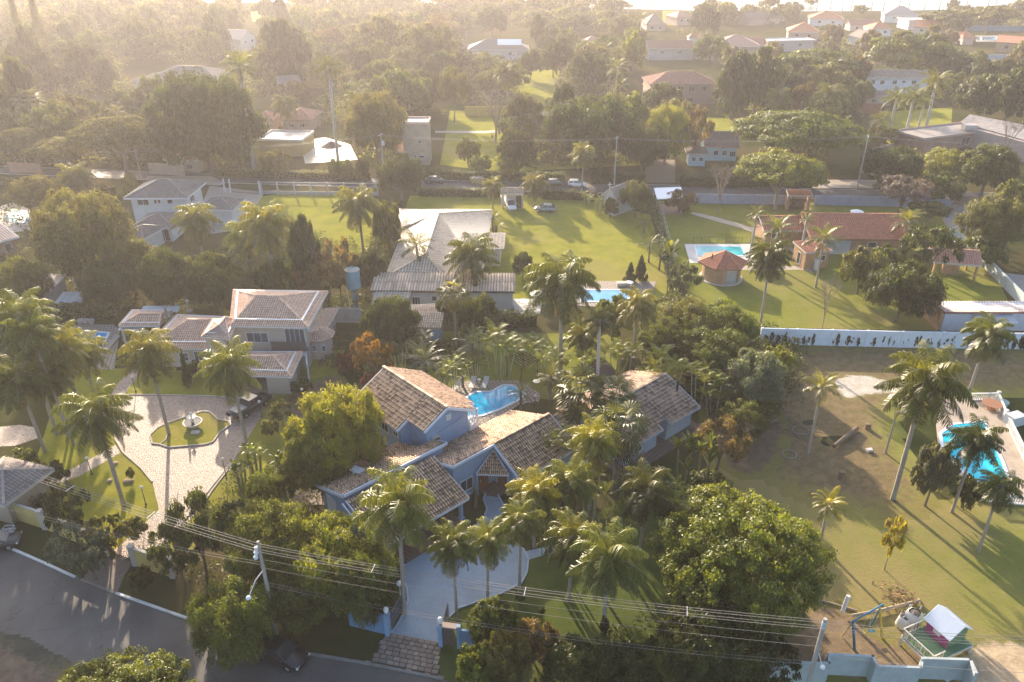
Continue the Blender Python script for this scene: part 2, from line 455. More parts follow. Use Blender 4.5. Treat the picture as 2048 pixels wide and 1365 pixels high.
# ------------------------------------------------------------------ roofs, walls, windows
def inpoly(x, y, poly):
    r = False; n = len(poly)
    for i in range(n):
        x1, y1 = poly[i]; x2, y2 = poly[(i + 1) % n]
        if (y1 > y) != (y2 > y) and x < (x2 - x1) * (y - y1) / (y2 - y1) + x1: r = not r
    return r
class Roof:
    """faces given eave first; slab under, half-round tiles laid on top"""
    def __init__(s, root, m, md=None, tile=(.28, .42), th=.12, amp=.07):
        s.root, s.m, s.md, s.tile, s.th, s.amp = root, m, md or m, tile, th, amp
        s.slab = MB(); s.V = []; s.T = []; s.ridge = MB(); s.trim = MB()
    def face(s, pts, tile=None):
        P = [Vector(p) for p in pts]
        s.slab.slab([p.copy() for p in P], s.th, .0)
        n = newell(P)
        if n.z < 0: n = -n
        w_, l_ = tile or s.tile
        if w_ <= 0: return
        e = (P[1] - P[0]).normalized(); up = n.cross(e)
        if up.z < 0: up = -up
        o = P[0]
        Q = [((p - o).dot(e), (p - o).dot(up)) for p in P]
        x0 = min(q[0] for q in Q); x1 = max(q[0] for q in Q); y1 = max(q[1] for q in Q); y0 = min(q[1] for q in Q)
        nx = int((x1 - x0) / w_) + 1; ny = int((y1 - y0) / l_) + 1
        a = s.amp
        ev, uv, nv, ov = (np.array(v) for v in (e, up, n, o))
        prof = [(.10, 0.), (.22, a * .8), (.42, a), (.62, a * .8), (.74, 0.)]
        for i in range(nx):
            for j in range(ny):
                cx = x0 + (i + .42) * w_; cy = y0 + (j + .5) * l_
                if not inpoly(cx, cy, Q): continue
                jx = rnd.uniform(-.04, .04) * w_
                lo = y0 + j * l_ - .03; hi = min(y0 + (j + 1) * l_, y1)
                r = []
                for yy, lift in ((lo, .085), (hi, .0)):
                    for fx, hz in prof:
                        r.append(ov + ev * (x0 + (i + fx) * w_ + jx) + uv * yy + nv * (hz + lift))
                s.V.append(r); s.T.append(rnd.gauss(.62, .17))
    def caps(s, lines, wd=.24, ht=.14, m=None):
        for a, b in lines:
            a = Vector(a); b = Vector(b); L = (b - a).length; k = max(1, int(L / .45))
            for i in range(k):
                p = a.lerp(b, i / k); q = a.lerp(b, (i + 1.06) / k)
                s.ridge.beam(p + Vector((0, 0, .07)), q + Vector((0, 0, .09)), wd, ht, min(1, max(0, rnd.gauss(.6, .2))))
    def fascia(s, lines, wd=.09, ht=.26, drop=.1):
        for a, b in lines:
            s.trim.beam(Vector(a) - Vector((0, 0, drop)), Vector(b) - Vector((0, 0, drop)), wd, ht)
    def done(s, mtrim=None):
        r = s.slab.build('roof', s.md, s.root)
        if s.V:
            V = np.array(s.V, dtype=np.float32); N = len(V)
            V = V.reshape(N * 10, 3) - np.array(woff(r), dtype=np.float32)
            base = (np.arange(N) * 10)[:, None]
            F = np.concatenate([base + np.array(q)[None, :] for q in ((0, 1, 6, 5), (1, 2, 7, 6), (2, 3, 8, 7), (3, 4, 9, 8), (0, 4, 3, 1), )])
            T = np.repeat(np.array(s.T), 10) + np.tile(np.array([.22] * 5 + [-.42] * 5), N)  # row shading painted into the tint: light lower end, dark upper end
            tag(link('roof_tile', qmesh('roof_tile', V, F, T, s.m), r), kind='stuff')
        s.ridge.build('ridge_cap', s.m, r, kind='stuff')
        if mtrim: s.trim.build('fascia', mtrim, r)
        return r
def face3(pts):                             # (px,py,z) list, later ones may have z None: put on the plane of the first three
    P = [W(*p) for p in pts[:3]]
    n = newell(P)
    for p in pts[3:]:
        P.append(W(*p) if len(p) == 3 and p[2] is not None else phit(p[0], p[1], P[0], n))
    return P
def window(root, A, B, c, wd, ht, mf, mg, cols=2, rows=1, depth=.07, name='window', fr=.07):
    """window centred at world point c in the wall line A-B, facing the camera side"""
    A = Vector(A); B = Vector(B); d = (B - A); d.z = 0; d.normalize()
    n = Vector((d.y, -d.x, 0))
    if n.dot(Vector((0, 0, 0)) - Vector((c[0], c[1], 0))) < 0: n = -n
    c = Vector(c) + n * .03
    b = MB(); up = Vector((0, 0, 1))
    ang = math.atan2(d.y, d.x)
    def bar(cx, cz, wx, wz): b.box(c + d * cx + up * cz, (wx, depth, wz), ang)
    hw, hh = wd / 2, ht / 2
    for q in (-1, 1): bar(0, q * hh, wd + fr, fr); bar(q * hw, 0, fr, ht - fr)
    for i in range(1, cols): bar(-hw + wd * i / cols, 0, fr * .7, ht - fr)
    for i in range(1, rows): bar(0, -hh + ht * i / rows, wd - fr, fr * .6)
    f = b.build(name, mf, root)
    g = MB(); g.box(c - n * .012, (wd - .02, .03, ht - .02), math.atan2(d.y, d.x)); g.build('pane', mg, f)
    return f
def wall_panel(b, pts, th=.18):             # vertical polygon given thickness, away from the camera
    P = [Vector(p) for p in pts]; n = newell(P); n.z = 0; n.normalize()
    c = sum(P, Vector()) / len(P)
    if n.dot(-c) > 0: n = -n
    k = len(P)
    b.add(P + [p + n * th for p in P], [tuple(range(k)), tuple(reversed(range(k, 2 * k)))] + [(i, (i + 1) % k, k + (i + 1) % k, k + i) for i in range(k)])
class Frame:                                # a house's own axes
    def __init__(s, o, deg):
        a = R(deg); s.o = Vector((o[0], o[1], 0)); s.u = Vector((math.cos(a), math.sin(a), 0)); s.v = Vector((-math.sin(a), math.cos(a), 0)); s.deg = a
    def __call__(s, u, v, z=0.0): return s.o + s.u * u + s.v * v + Vector((0, 0, z))

def far_house(label, fl, fr, Wd, ze, zr, typ='hip', roof=((.36, .2, .14), (.2, .11, .08)), wall=(.5, .45, .38), wins=(), cat='house', over=.6, tile=(.4, .55), trim=(.5, .45, .4), name='house', swins=(), brick=False, chimney=None, wm=None, asym=.5, ridge_in=None, z0=0.0):
    """front eave from fl to fr (photograph points at height ze), depth Wd away from the camera"""
    A = W(fl[0], fl[1], ze); B = W(fr[0], fr[1], ze)
    d = B - A; L = d.length; ang = math.degrees(math.atan2(d.y, d.x))
    F = Frame((A.x, A.y), ang)
    c = F(L / 2, Wd / 2)
    root = thing(name, label, cat, (c.x, c.y, 0))
    mw = wm or (m_brick(wall) if brick else m_paint(wall))
    rt = m_tile(roof[0], roof[-1]); rf = Roof(root, rt, tile=tile)
    o = over; b = MB()
    foot = [F(o, o), F(L - o, o), F(L - o, Wd - o), F(o, Wd - o)]
    b.prism([tuple(p) for p in foot], z0, ze - .05)
    e = [F(0, 0, ze), F(L, 0, ze), F(L, Wd, ze), F(0, Wd, ze)]
    rv = Wd * asym
    if typ == 'hip':
        ri = ridge_in if ridge_in is not None else min(Wd / 2, L / 2 - .05)
        r0, r1 = F(ri, rv, zr), F(L - ri, rv, zr)
        rf.face([e[0], e[1], r1, r0]); rf.face([e[1], e[2], r1]); rf.face([e[2], e[3], r0, r1]); rf.face([e[3], e[0], r0])
        rf.caps([(r0, r1), (e[0], r0), (e[1], r1), (e[2], r1), (e[3], r0)])
        rf.fascia([(e[0], e[1]), (e[1], e[2]), (e[2], e[3]), (e[3], e[0])])
    elif typ == 'gable':
        r0, r1 = F(0, rv, zr), F(L, rv, zr)
        rf.face([e[0], e[1], r1, r0]); rf.face([e[2], e[3], r0, r1]); rf.caps([(r0, r1)])
        rf.fascia([(e[0], e[1]), (e[1], r1), (r1, e[2]), (e[2], e[3]), (e[3], r0), (r0, e[0])])
        k = (zr - ze) / rv
        for x in (o, L - o - .2):
            for q in (0,):
                P = [F(x, o, ze - .05), F(x, Wd - o, ze - .05), F(x, rv, zr - .2)]
                Q = [p + F.u * .2 for p in P]
                b.add(P + Q, [(0, 2, 1), (3, 4, 5), (0, 1, 4, 3), (1, 2, 5, 4), (2, 0, 3, 5)])
    elif typ == 'gable_v':                  # ridge runs away from the camera
        r0, r1 = F(L * asym, 0, zr), F(L * asym, Wd, zr)
        rf.face([e[3], e[0], r0, r1]); rf.face([e[1], e[2], r1, r0]); rf.caps([(r0, r1)])
        rf.fascia([(e[0], r0), (r0, e[1]), (e[1], e[2]), (e[3], e[0])])
        for y in (o, Wd - o - .2):
            P = [F(o, y, ze - .05), F(L - o, y, ze - .05), F(L * asym, y, zr - .2)]; Q = [p + F.v * .2 for p in P]
            b.add(P + Q, [(0, 1, 2), (3, 5, 4), (1, 0, 3, 4), (2, 1, 4, 5), (0, 2, 5, 3)])
    elif typ == 'mono':
        h = [F(L, Wd, zr), F(0, Wd, zr)]
        rf.face([e[0], e[1], h[0], h[1]]); rf.fascia([(e[0], e[1]), (e[1], h[0]), (h[0], h[1]), (h[1], e[0])])
        P = [F(o, o, ze - .06), F(L - o, o, ze - .06), F(L - o, Wd - o, ze - .06), F(o, Wd - o, ze - .06), F(L - o, Wd - o, zr - .25), F(o, Wd - o, zr - .25)]
        b.add(P, [(0, 1, 4, 5), (1, 2, 4), (2, 3, 5, 4), (3, 0, 5)])
    elif typ == 'flat':
        t = MB(); t.prism([tuple(p) for p in (F(.02, .02), F(L - .02, .02), F(L - .02, Wd - .02), F(.02, Wd - .02))], ze - .02, ze + .08)
        t.build('roof', m_paint(roof[0]), root)
        for p, q in ((e[0], e[1]), (e[1], e[2]), (e[2], e[3]), (e[3], e[0])):
            rf.trim.beam(p + Vector((0, 0, .15)), q + Vector((0, 0, .15)), .22, .5)
        rf.trim.build('parapet', m_paint(trim), root)
    b.build('wall', mw, root)
    if typ != 'flat': rf.done(m_paint(trim))
    for (fu, z, wd, ht, cols) in wins:
        P = F(o + (L - 2 * o) * fu, o, z); window(root, F(0, o), F(L, o), P, wd, ht, m_paint((.6, .6, .58)), m_glass(), cols)
    side = 0 if (A.x > 0) else 1            # the side wall that faces the camera
    for (fv, z, wd, ht, cols) in swins:
        x = o if A.x > 0 else L - o
        P = F(x, o + (Wd - 2 * o) * fv, z); window(root, F(x, 0), F(x, Wd), P, wd, ht, m_paint((.6, .6, .58)), m_glass(), cols)
    if chimney:
        ch = MB(); p = F(L * chimney[0], Wd * chimney[1], 0); ch.box((p.x, p.y, zr + .3), (.6, .6, 1.6), F.deg); ch.box((p.x, p.y, zr + 1.15), (.75, .75, .12), F.deg)
        ch.build('chimney', m_paint(wall), root)
    root['_f'] = 0
    del root['_f']
    return root, F, L
# ------------------------------------------------------------------ the ground, roads, water
GR = m_grass()
b = MB(); b.poly([(-2500, -120, 0), (2500, -120, 0), (2500, 4200, 0), (-2500, 4200, 0)])
tag(b.build('ground', m_grass((.035, .045, .014), (.06, .068, .02), (.09, .07, .035), .3)), kind='structure')
def st(name, pts, m, z=.01, it=0): return sheet(name, smooth_pts(pts, it) if it else pts, m, z)
LAWN = m_grass((.145, .150, .018), (.235, .215, .03), (.22, .18, .07), .05)
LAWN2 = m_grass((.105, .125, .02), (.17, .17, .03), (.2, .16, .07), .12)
st('lawn', [(515, 384), (754, 386), (770, 440), (735, 520), (600, 520), (515, 430)], LAWN, .008, 1)
st('lawn', [(820, 392), (1002, 385), (1205, 405), (1300, 430), (1345, 560), (1330, 600), (1000, 612), (770, 612), (790, 470)], LAWN, .008)
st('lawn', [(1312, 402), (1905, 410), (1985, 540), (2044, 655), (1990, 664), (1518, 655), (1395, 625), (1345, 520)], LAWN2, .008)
st('lawn', [(170, 735), (480, 745), (620, 700), (690, 700), (640, 860), (560, 960), (430, 1090), (275, 1120), (95, 1035), (60, 960), (110, 800)], LAWN, .008)
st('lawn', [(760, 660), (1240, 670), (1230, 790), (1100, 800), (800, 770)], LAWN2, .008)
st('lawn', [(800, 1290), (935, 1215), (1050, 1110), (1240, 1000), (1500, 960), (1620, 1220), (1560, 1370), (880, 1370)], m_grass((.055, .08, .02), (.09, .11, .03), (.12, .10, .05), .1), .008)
st('lawn', [(900, 222), (1300, 215), (1300, 330), (1000, 345), (880, 330)], LAWN, .008)
st('lawn', [(1030, 140), (1120, 140), (1110, 215), (1000, 205)], LAWN, .009)
st('lawn', [(1760, 225), (1905, 215), (1900, 285), (1760, 290)], LAWN, .008)
st('lawn', [(1390, 235), (1530, 238), (1520, 262), (1380, 262)], LAWN, .008)
st('lawn', [(500, 22), (585, 20), (590, 40), (505, 44)], m_grass((.30, .26, .07), (.36, .30, .09), (.36, .3, .12), .2), .008)
st('lawn', [(1325, 22), (1358, 22), (1365, 52), (1325, 50)], LAWN, .008)
st('lawn', [(1380, 860), (1560, 880), (1700, 1000), (1900, 1000), (2060, 900), (2120, 1400), (1560, 1400), (1500, 1100)], m_grass((.135, .145, .032), (.195, .190, .048), (.25, .19, .09), .3), .012)
soft('bare_soil', [(1515, 672), (2120, 690), (2120, 800), (1900, 790), (1770, 830), (1850, 960), (1880, 1020), (1760, 1050), (1560, 985), (1490, 900), (1500, 760)], m_patch((.20, .135, .085), (.12, .09, .05), (.135, .145, .032), (.195, .190, .048), .05, .5), .014)
soft('sand_patch', [(1655, 752), (1720, 744), (1815, 768), (1800, 790), (1735, 793), (1700, 806), (1668, 790)], m_patch((.55, .5, .45), (.4, .34, .28), (.17, .12, .08), (.13, .10, .06)), .022)
soft('sand_patch', [(1900, 1300), (1990, 1265), (2120, 1300), (2140, 1420), (1900, 1420)], m_patch((.5, .38, .25), (.36, .26, .17), (.135, .145, .032), (.195, .190, .048)), .022)
soft('bare_soil', [(1545, 1240), (1640, 1195), (1720, 1215), (1740, 1270), (1880, 1290), (1960, 1345), (1700, 1380), (1540, 1330)], m_patch((.25, .18, .12), (.18, .125, .08), (.135, .145, .032), (.195, .190, .048)), .018)
soft('bare_soil', [(560, 800), (600, 770), (690, 740), (700, 800), (640, 850), (570, 850)], m_patch((.16, .11, .08), (.11, .08, .055)), .018)
soft('burnt_patch', [(1635, 872), (1690, 868), (1700, 885), (1660, 898), (1638, 890)], m_patch((.03, .028, .026), (.02, .02, .02), (.17, .12, .08), (.13, .10, .06)), .03)
soft('burnt_patch', [(1600, 840), (1632, 838), (1634, 852), (1605, 853)], m_patch((.05, .045, .04), (.035, .03, .03), (.17, .12, .08), (.13, .10, .06)), .03)
soft('bare_soil', [(1400, 780), (1560, 800), (1590, 900), (1500, 980), (1400, 900)], m_patch((.18, .12, .085), (.12, .085, .06)), .018)
ROADM = m_asphalt()
nk = [(-80, 1048), (0, 1085), (14, 1094.5), (90, 1128), (151, 1156), (233, 1188), (351, 1230), (408, 1249), (510, 1283), (617, 1309), (734, 1328), (882, 1359), (1000, 1382), (1200, 1412), (1500, 1450)]
st('road', nk + [(1500, 1950), (600, 1800), (-80, 1480), (-300, 1300), (-300, 980)], ROADM, .012)
soft('bare_soil', [(-120, 1262), (0, 1268), (60, 1280), (110, 1318), (220, 1362), (380, 1440), (200, 1600), (-200, 1400)], m_patch((.18, .13, .10), (.12, .085, .07), (.08, .075, .07), (.06, .055, .05)), .022)
fr_t = [(-300, 318), (0, 333), (300, 345), (600, 355), (900, 362), (1153, 366), (1550, 377), (2048, 388), (2500, 398)]
fr_b = [(2500, 424), (2048, 412), (1550, 396), (1153, 386), (900, 381), (600, 372), (300, 361), (0, 348), (-300, 331)]
st('road', fr_t + fr_b, ROADM, .012)
KW = m_paint((.6, .6, .58), .8, .6)
kerb(nk[0:3], KW, .2, .14); kerb(nk[2:5], KW, .2, .14); kerb(nk[5:8], KW, .2, .14)
kerb(nk[4:6], m_paint((.22, .2, .18), .9, .5), .18, .05, 'gutter'); kerb(nk[7:12], m_paint((.2, .19, .18), .9, .6), .2, .13)
kerb(list(reversed(fr_b)), m_paint((.35, .33, .3), .9, .5), .2, .12); kerb(fr_t, m_paint((.35, .33, .3), .9, .5), .2, .12)
COB = m_cobble()
drv = [(241, 796), (259, 790), (423, 793), (480, 797), (535, 800), (520, 836), (477, 908), (451, 947), (423, 983), (404, 1015), (330, 1090), (290, 1100), (250, 1118), (222, 1106), (262, 1072), (318, 1020), (305, 965), (282, 937), (246, 906), (231, 880), (228, 830)]
st('driveway', drv, COB, .016)
st('path', [(241, 906), (231, 890), (150, 935), (95, 960), (100, 974), (160, 952)], COB, .017)
st('path', [(223, 790), (232, 772), (262, 738), (285, 742), (262, 770), (245, 798)], COB, .018)
st('path', [(-40, 858), (40, 850), (75, 856), (78, 876), (30, 892), (-40, 895)], COB, .018)
st('driveway', [(151, 1156), (222, 1106), (267, 1124), (250, 1150), (233, 1188)], m_pave((.22, .17, .14), (.17, .13, .105), .4, .2, R(-35)), .03)
KG = m_paint((.42, .37, .32), .85, .5)
isl = [(320, 890), (338, 896), (375, 893), (410, 890), (426, 885), (441, 865), (459, 852), (458, 844), (436, 840), (420, 825), (405, 824), (384, 831), (336, 847), (315, 857), (300, 872), (305, 888)]
st('lawn', isl, LAWN, .05); kerb(isl, KG, .14, .12, close=True)
kerb([(320, 890), (332, 880), (336, 866), (337, 862)], KG, .1, .12)
kerb(drv[11:9:-1] + drv[6:10], KG, .14, .1); kerb(drv[16:21], KG, .14, .1); kerb(drv[0:5], KG, .14, .1)
BLP = m_pave((.30, .37, .45), (.26, .33, .41), .2, .1, R(43), (.17, .21, .26))
bd = [(783, 1267), (794, 1252), (809, 1226), (816, 1202), (814, 1176), (804, 1156), (808, 1130), (862, 1098), (916, 1062), (944, 1058), (967, 1041), (974, 1019), (967, 999), (971, 988), (996, 991), (1006, 1009), (1007, 1026), (996, 1053), (1020, 1078), (1047, 1100), (1057, 1119), (1054, 1146), (1042, 1168), (998, 1190), (968, 1200), (916, 1218), (898, 1236), (880, 1246), (877, 1286)]
st('driveway', bd, BLP, .02)
st('path', [(1050, 1103), (1072, 1098), (1110, 1090), (1115, 1104), (1084, 1112), (1057, 1120)], BLP, .024)
KB = m_paint((.36, .42, .5), .8, .3)
kerb(bd[0:7], KB, .14, .12); kerb(bd[9:14], KB, .14, .12); kerb(bd[14:18], KB, .14, .12); kerb(bd[18:28], KB, .14, .12)
BRT = m_pave((.23, .15, .12), (.18, .115, .09), 1.2, .3, R(43), (.1, .07, .055))
st('terrace', [(786, 1098), (812, 1127), (862, 1098), (916, 1062), (944, 1058), (919, 1037), (850, 1000), (720, 1050)], BRT, .028)
st('terrace', [(958, 982), (990, 956), (1018, 985), (996, 995), (968, 990)], BRT, .03)
st('terrace', [(560, 960), (650, 985), (655, 1010), (560, 1010)], m_paint((.25, .2, .17)), .02)
# stone paving of the entrance, each stone a piece
pv = [(782, 1269), (877, 1286), (875, 1312), (882, 1357), (734, 1327), (752, 1304), (760, 1281)]
st('pavement', pv, m_paint((.07, .06, .05), .95), .02)
Q = [W(p[0], p[1], 0) for p in pv]; Q2 = [(p.x, p.y) for p in Q]
pave = thing('stone_paving', 'rough grey brown stone paving between the near road and the open blue gate', 'paving', tuple(sum(Q, Vector()) / len(Q)))
ax = (W(882, 1357) - W(734, 1327)); ax.z = 0; ax.normalize(); ay = Vector((-ax.y, ax.x, 0)); o = W(734, 1327)
sm = []
for k in range(8):
    q = MB(); wd_ = rnd.uniform(.36, .62); d_ = .36
    pts = [(-wd_ / 2 + rnd.uniform(0, .04), -d_ / 2 + rnd.uniform(0, .03)), (wd_ / 2 - rnd.uniform(0, .04), -d_ / 2 + rnd.uniform(0, .03)), (wd_ / 2 - rnd.uniform(0, .04), d_ / 2 - rnd.uniform(0, .03)), (-wd_ / 2 + rnd.uniform(0, .04), d_ / 2 - rnd.uniform(0, .03))]
    q.prism(pts, 0, .05); sm.append((wd_, q.mesh('stone', m_paint([(.27, .21, .17), (.23, .18, .15), (.30, .24, .2), (.2, .165, .14)][k % 4], .85, .5))))
row = 0; y = -.2
while y < 6:
    x = -1 - rnd.uniform(0, .4)
    while x < 8:
        wd_, me = rnd.choice(sm); p = o + ax * (x + wd_ / 2) + ay * (y + .2)
        x += wd_ + .03
        if inpoly(p.x, p.y, Q2): link('stone', me, pave, (p.x - pave.location.x, p.y - pave.location.y, .021 + rnd.uniform(0, .012)), (0, 0, math.atan2(ax.y, ax.x) + rnd.uniform(-.04, .04)))
    y += .4
# right garden path, drive and the far driveway
PTH = m_paint((.38, .33, .28), .9, .4)
st('path', curve_px([(1385, 424), (1440, 437), (1510, 458), (1580, 490), (1600, 520)]) + curve_px([(1590, 522), (1565, 492), (1500, 463), (1430, 442), (1380, 428)]), PTH, .02)
st('path', curve_px([(1480, 532), (1540, 534), (1600, 532), (1625, 540)]) + curve_px([(1625, 548), (1600, 540), (1540, 542), (1480, 540)]), PTH, .02)
st('driveway', [(1912, 400), (1950, 400), (1940, 425), (1905, 455), (1925, 480), (2000, 545), (2120, 560), (2120, 700), (2030, 590), (1900, 462), (1885, 440)], m_pave((.36, .32, .3), (.3, .27, .25), .4, .2), .02)
st('driveway', [(1905, 455), (1940, 420), (1960, 430), (1930, 470)], PTH, .024)
st('driveway', [(1000, 385), (1030, 385), (1040, 404), (1003, 410)], PTH, .02)
st('path', [(870, 262), (970, 262), (1040, 256), (1090, 268), (1085, 272), (1040, 261), (970, 267), (870, 266)], PTH, .02)
st('driveway', [(1295, 320), (1350, 320), (1350, 366), (1285, 366)], m_paint((.2, .15, .11), .9), .02)
st('driveway', [(1630, 360), (1755, 360), (1750, 378), (1625, 376)], PTH, .02)
st('driveway', [(295, 352), (420, 352), (450, 366), (440, 372), (290, 360)], PTH, .024)
st('driveway', [(420, 372), (530, 385), (480, 460), (410, 470), (390, 440)], m_paint((.33, .29, .25), .9, .4), .02)
# the lake beyond the last gardens
b = MB(); b.poly([W(380, 4, .02), W(700, 6, .02), W(900, 8, .02), W(1000, 14, .02), W(1180, 16, .02), W(1500, 24, .02), W(1780, 22, .02), W(2048, 17, .02), Vector((900, 640, .02)), Vector((2400, 900, .02)), Vector((2400, 3600, .02)), Vector((-1800, 3600, .02)), Vector((-900, 900, .02))])
tag(b.build('lake', m_lake()), kind='structure')

# ------------------------------------------------------------------ swimming pools
def pool(label, deck, wat, mdeck, c=(.005, .25, .5), c2=(.02, .42, .62), it=0, coping=TRIM, cat='swimming pool'):
    w_ = smooth_pts(wat, it) if it else wat
    P = [W(p[0], p[1], .0) for p in w_]; cc = sum(P, Vector()) / len(P)
    root = thing('swimming_pool', label, cat, tuple(cc))
    if deck:
        D = [W(p[0], p[1], 0) for p in deck]; b = MB(); b.prism([tuple(p) for p in D], .0, .06); b.build('deck', mdeck, root)
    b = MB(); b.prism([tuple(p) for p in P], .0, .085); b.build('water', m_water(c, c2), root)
    b = MB(); strip(b, P + [P[0]], .32, .05, .07); b.build('coping', m_paint(coping, .7, .3), root)
    return root
DK = m_pave((.36, .3, .25), (.31, .26, .21), .5, .5, R(10))
pool('bright blue angular swimming pool behind the blue house with two sun loungers', [(908, 770), (936, 762), (1038, 762), (1080, 788), (1078, 804), (1059, 806), (1035, 812), (1005, 832), (975, 850), (925, 852), (905, 830)],
     [(941, 790), (951, 785), (982, 785), (1005, 772), (1028, 772), (1050, 790), (1033, 804), (1000, 820), (964, 833), (925, 836), (925, 805)], DK, (.0, .26, .50), (.0, .38, .62))
pool('rectangular turquoise pool beside the hexagonal red roofed kiosk', [(1369, 489), (1500, 489), (1512, 526), (1380, 527)], [(1390, 494), (1483, 494), (1492, 513), (1395, 513)], m_paint((.5, .5, .48)), (.02, .33, .40), (.05, .42, .45))
pool('blue rectangular pool with stone deck on the far side of the great feathery palm', [(1150, 575), (1200, 563), (1313, 564), (1300, 600), (1258, 618), (1150, 612)], [(1160, 581), (1259, 581), (1256, 607), (1160, 604)], DK, (.02, .2, .45), (.04, .28, .5))
pool('blue pool with pale deck beside the sprawling beige house', [(140, 662), (152, 650), (228, 650), (240, 662), (228, 740), (188, 740), (178, 702), (130, 704)], [(163, 664), (218, 667), (206, 692), (192, 708), (168, 702), (158, 682)], DK, (.01, .22, .48), (.03, .32, .6))
pool('round turquoise pool at the left edge above the brick annexe', [(-40, 425), (30, 405), (60, 420), (60, 462), (-40, 470)], [(10, 436), (16, 428), (30, 422), (48, 420), (60, 430), (62, 442), (50, 448), (20, 447)], m_paint((.42, .35, .3)), (.01, .36, .42), (.04, .45, .5), 1)
pool('large turquoise pool with white balustrade behind the tall palms at right', [(1872, 850), (1885, 800), (1992, 795), (2012, 841), (2070, 930), (2090, 1010), (2012, 1003), (1965, 998), (1880, 930)], [(1905, 850), (1968, 843), (2005, 925), (2019, 966), (2006, 979), (1975, 976), (1930, 950), (1885, 900), (1880, 868)], m_paint((.40, .33, .26), .8, .5), (.0, .42, .58), (.03, .52, .66))
pool('pale triangular pool beside the long modern grey roof', [(1800, 285), (1850, 280), (1852, 306), (1815, 298)], [(1822, 287), (1848, 283), (1848, 296), (1834, 292)], m_paint((.5, .47, .42)), (.03, .2, .4), (.06, .3, .5))
pool('small bright pool under the tall royal palm by the yellow pavilion', [(600, 282), (650, 276), (700, 290), (715, 320), (610, 328)], [(628, 300), (640, 294), (655, 300), (652, 314), (636, 316), (626, 310)], m_paint((.6, .52, .42), .35), (.02, .25, .45), (.05, .35, .55), 1)
pool('tiny blue pool behind the umbrella tree at far left', [(92, 248), (145, 248), (150, 272), (95, 272)], [(105, 254), (138, 254), (140, 265), (108, 265)], m_paint((.4, .38, .36)), (.03, .2, .4), (.06, .3, .5))
pool('blue pool strip beside the far orange roofed brick house', [(1950, 72), (2005, 72), (2010, 84), (1952, 84)], [(1957, 74), (1992, 74), (1996, 81), (1960, 81)], m_paint((.5, .45, .4)), (.03, .25, .5), (.06, .35, .6))
st('terrace', [(1022, 598), (1085, 598), (1080, 628), (1031, 627)], m_paint((.45, .43, .42)), .02)

# ------------------------------------------------------------------ the blue house (own axes: u down-right, v up-right)
BF = Frame((-16.2, 67.3), -47)
MBL = m_paint(BLUEW, .75, .2); MTR = m_paint((.60, .64, .72), .6, .15); MGL = m_glass(); MWH = m_paint((.7, .71, .72), .6, .1)
TL = m_tile((.72, .48, .32), (.15, .095, .065), .35)
h = thing('blue_house', 'light blue house with brown tiled gables, nearest the middle of the picture', 'house', (BF(7, 3).x, BF(7, 3).y, 0))
rf = Roof(h, TL, m_flat((.09, .07, .055)), tile=(.27, .42), amp=.085)
za, zb = 7.5, 7.5 - 4.7 * .5
def zs(v): return za - abs(v - 4.05) * .52
# wing A, two storeys
rf.face([BF(0, 0, zs(0)), BF(7.6, 0, zs(0)), BF(7.6, 4.05, za), BF(0, 4.05, za)])
rf.face([BF(7.6, 1.25, zs(1.25)), BF(10.35, 1.25, zs(1.25)), BF(10.35, 4.05, za), BF(7.6, 4.05, za)])
rf.face([BF(8.7, 8.7, zs(8.7)), BF(-.2, 8.7, zs(8.7)), BF(-.2, 4.05, za), BF(8.7, 4.05, za)])
rf.face([BF(10.35, 7.5, zs(7.5)), BF(8.7, 7.5, zs(7.5)), BF(8.7, 4.05, za), BF(10.35, 4.05, za)])
rf.caps([(BF(-.2, 4.05, za), BF(10.35, 4.05, za))], .3, .16)
rf.fascia([(BF(-.05, 0, zs(0)), BF(-.05, 4.05, za)), (BF(0, 0, zs(0)), BF(7.6, 0, zs(0))), (BF(7.66, 0, zs(0)), BF(7.66, 1.25, zs(1.25))), (BF(10.4, 1.2, zs(1.25)), BF(10.4, 4.05, za)),
           (BF(10.4, 4.05, za), BF(10.4, 7.5, zs(7.5))), (BF(8.76, 7.5, zs(7.5)), BF(8.76, 8.7, zs(8.7))), (BF(-.25, 8.7, zs(8.7)), BF(-.25, 4.05, za)), (BF(-.2, 8.75, zs(8.7)), BF(8.7, 8.75, zs(8.7)))])
b = MB()
b.prism([tuple(BF(*p)) for p in ((.5, .7), (7.1, .7), (7.1, 1.9), (9.8, 1.9), (9.8, 7.0), (8.2, 7.0), (8.2, 8.1), (.5, 8.1))], 2.7, 5.35)
b.prism([tuple(BF(*p)) for p in ((.6, 1.9), (9.7, 1.9), (9.7, 8.0), (.6, 8.0))], 0, 2.7)
wall_panel(b, [BF(9.8, 1.9, 5.3), BF(9.8, 7.0, 5.3), BF(9.8, 7.0, zs(7.0) - .15), BF(9.8, 4.05, za - .2), BF(9.8, 1.9, zs(1.9) - .15)])
wall_panel(b, [BF(.5, .7, 5.3), BF(.5, 8.1, 5.3), BF(.5, 4.05, za - .2)])
wall_panel(b, [BF(7.1, .7, 5.3), BF(7.1, 1.9, 5.3), BF(7.1, 1.9, zs(1.9) - .15)])
b.build('wall', MBL, h, label='light blue two-storey wing')
MDK = m_glass((.03, .035, .045))
for (u, z, wd, ht, c) in ((3.9, 4.05, 2.3, 1.35, 4), (6.3, 4.2, .8, .9, 2), (1.3, 4.4, .9, .35, 1), (2.2, 4.35, .6, .3, 1)):
    p = BF(u, .7, z); window(h, BF(0, .7), BF(8, .7), p, wd, ht, MWH, MDK, c, 1 if c > 2 else 2)
p = BF(9.8, 4.6, 5.9); window(h, BF(9.8, 0), BF(9.8, 8), p, .5, .55, MWH, m_flat((.5, .6, .55)), 1)
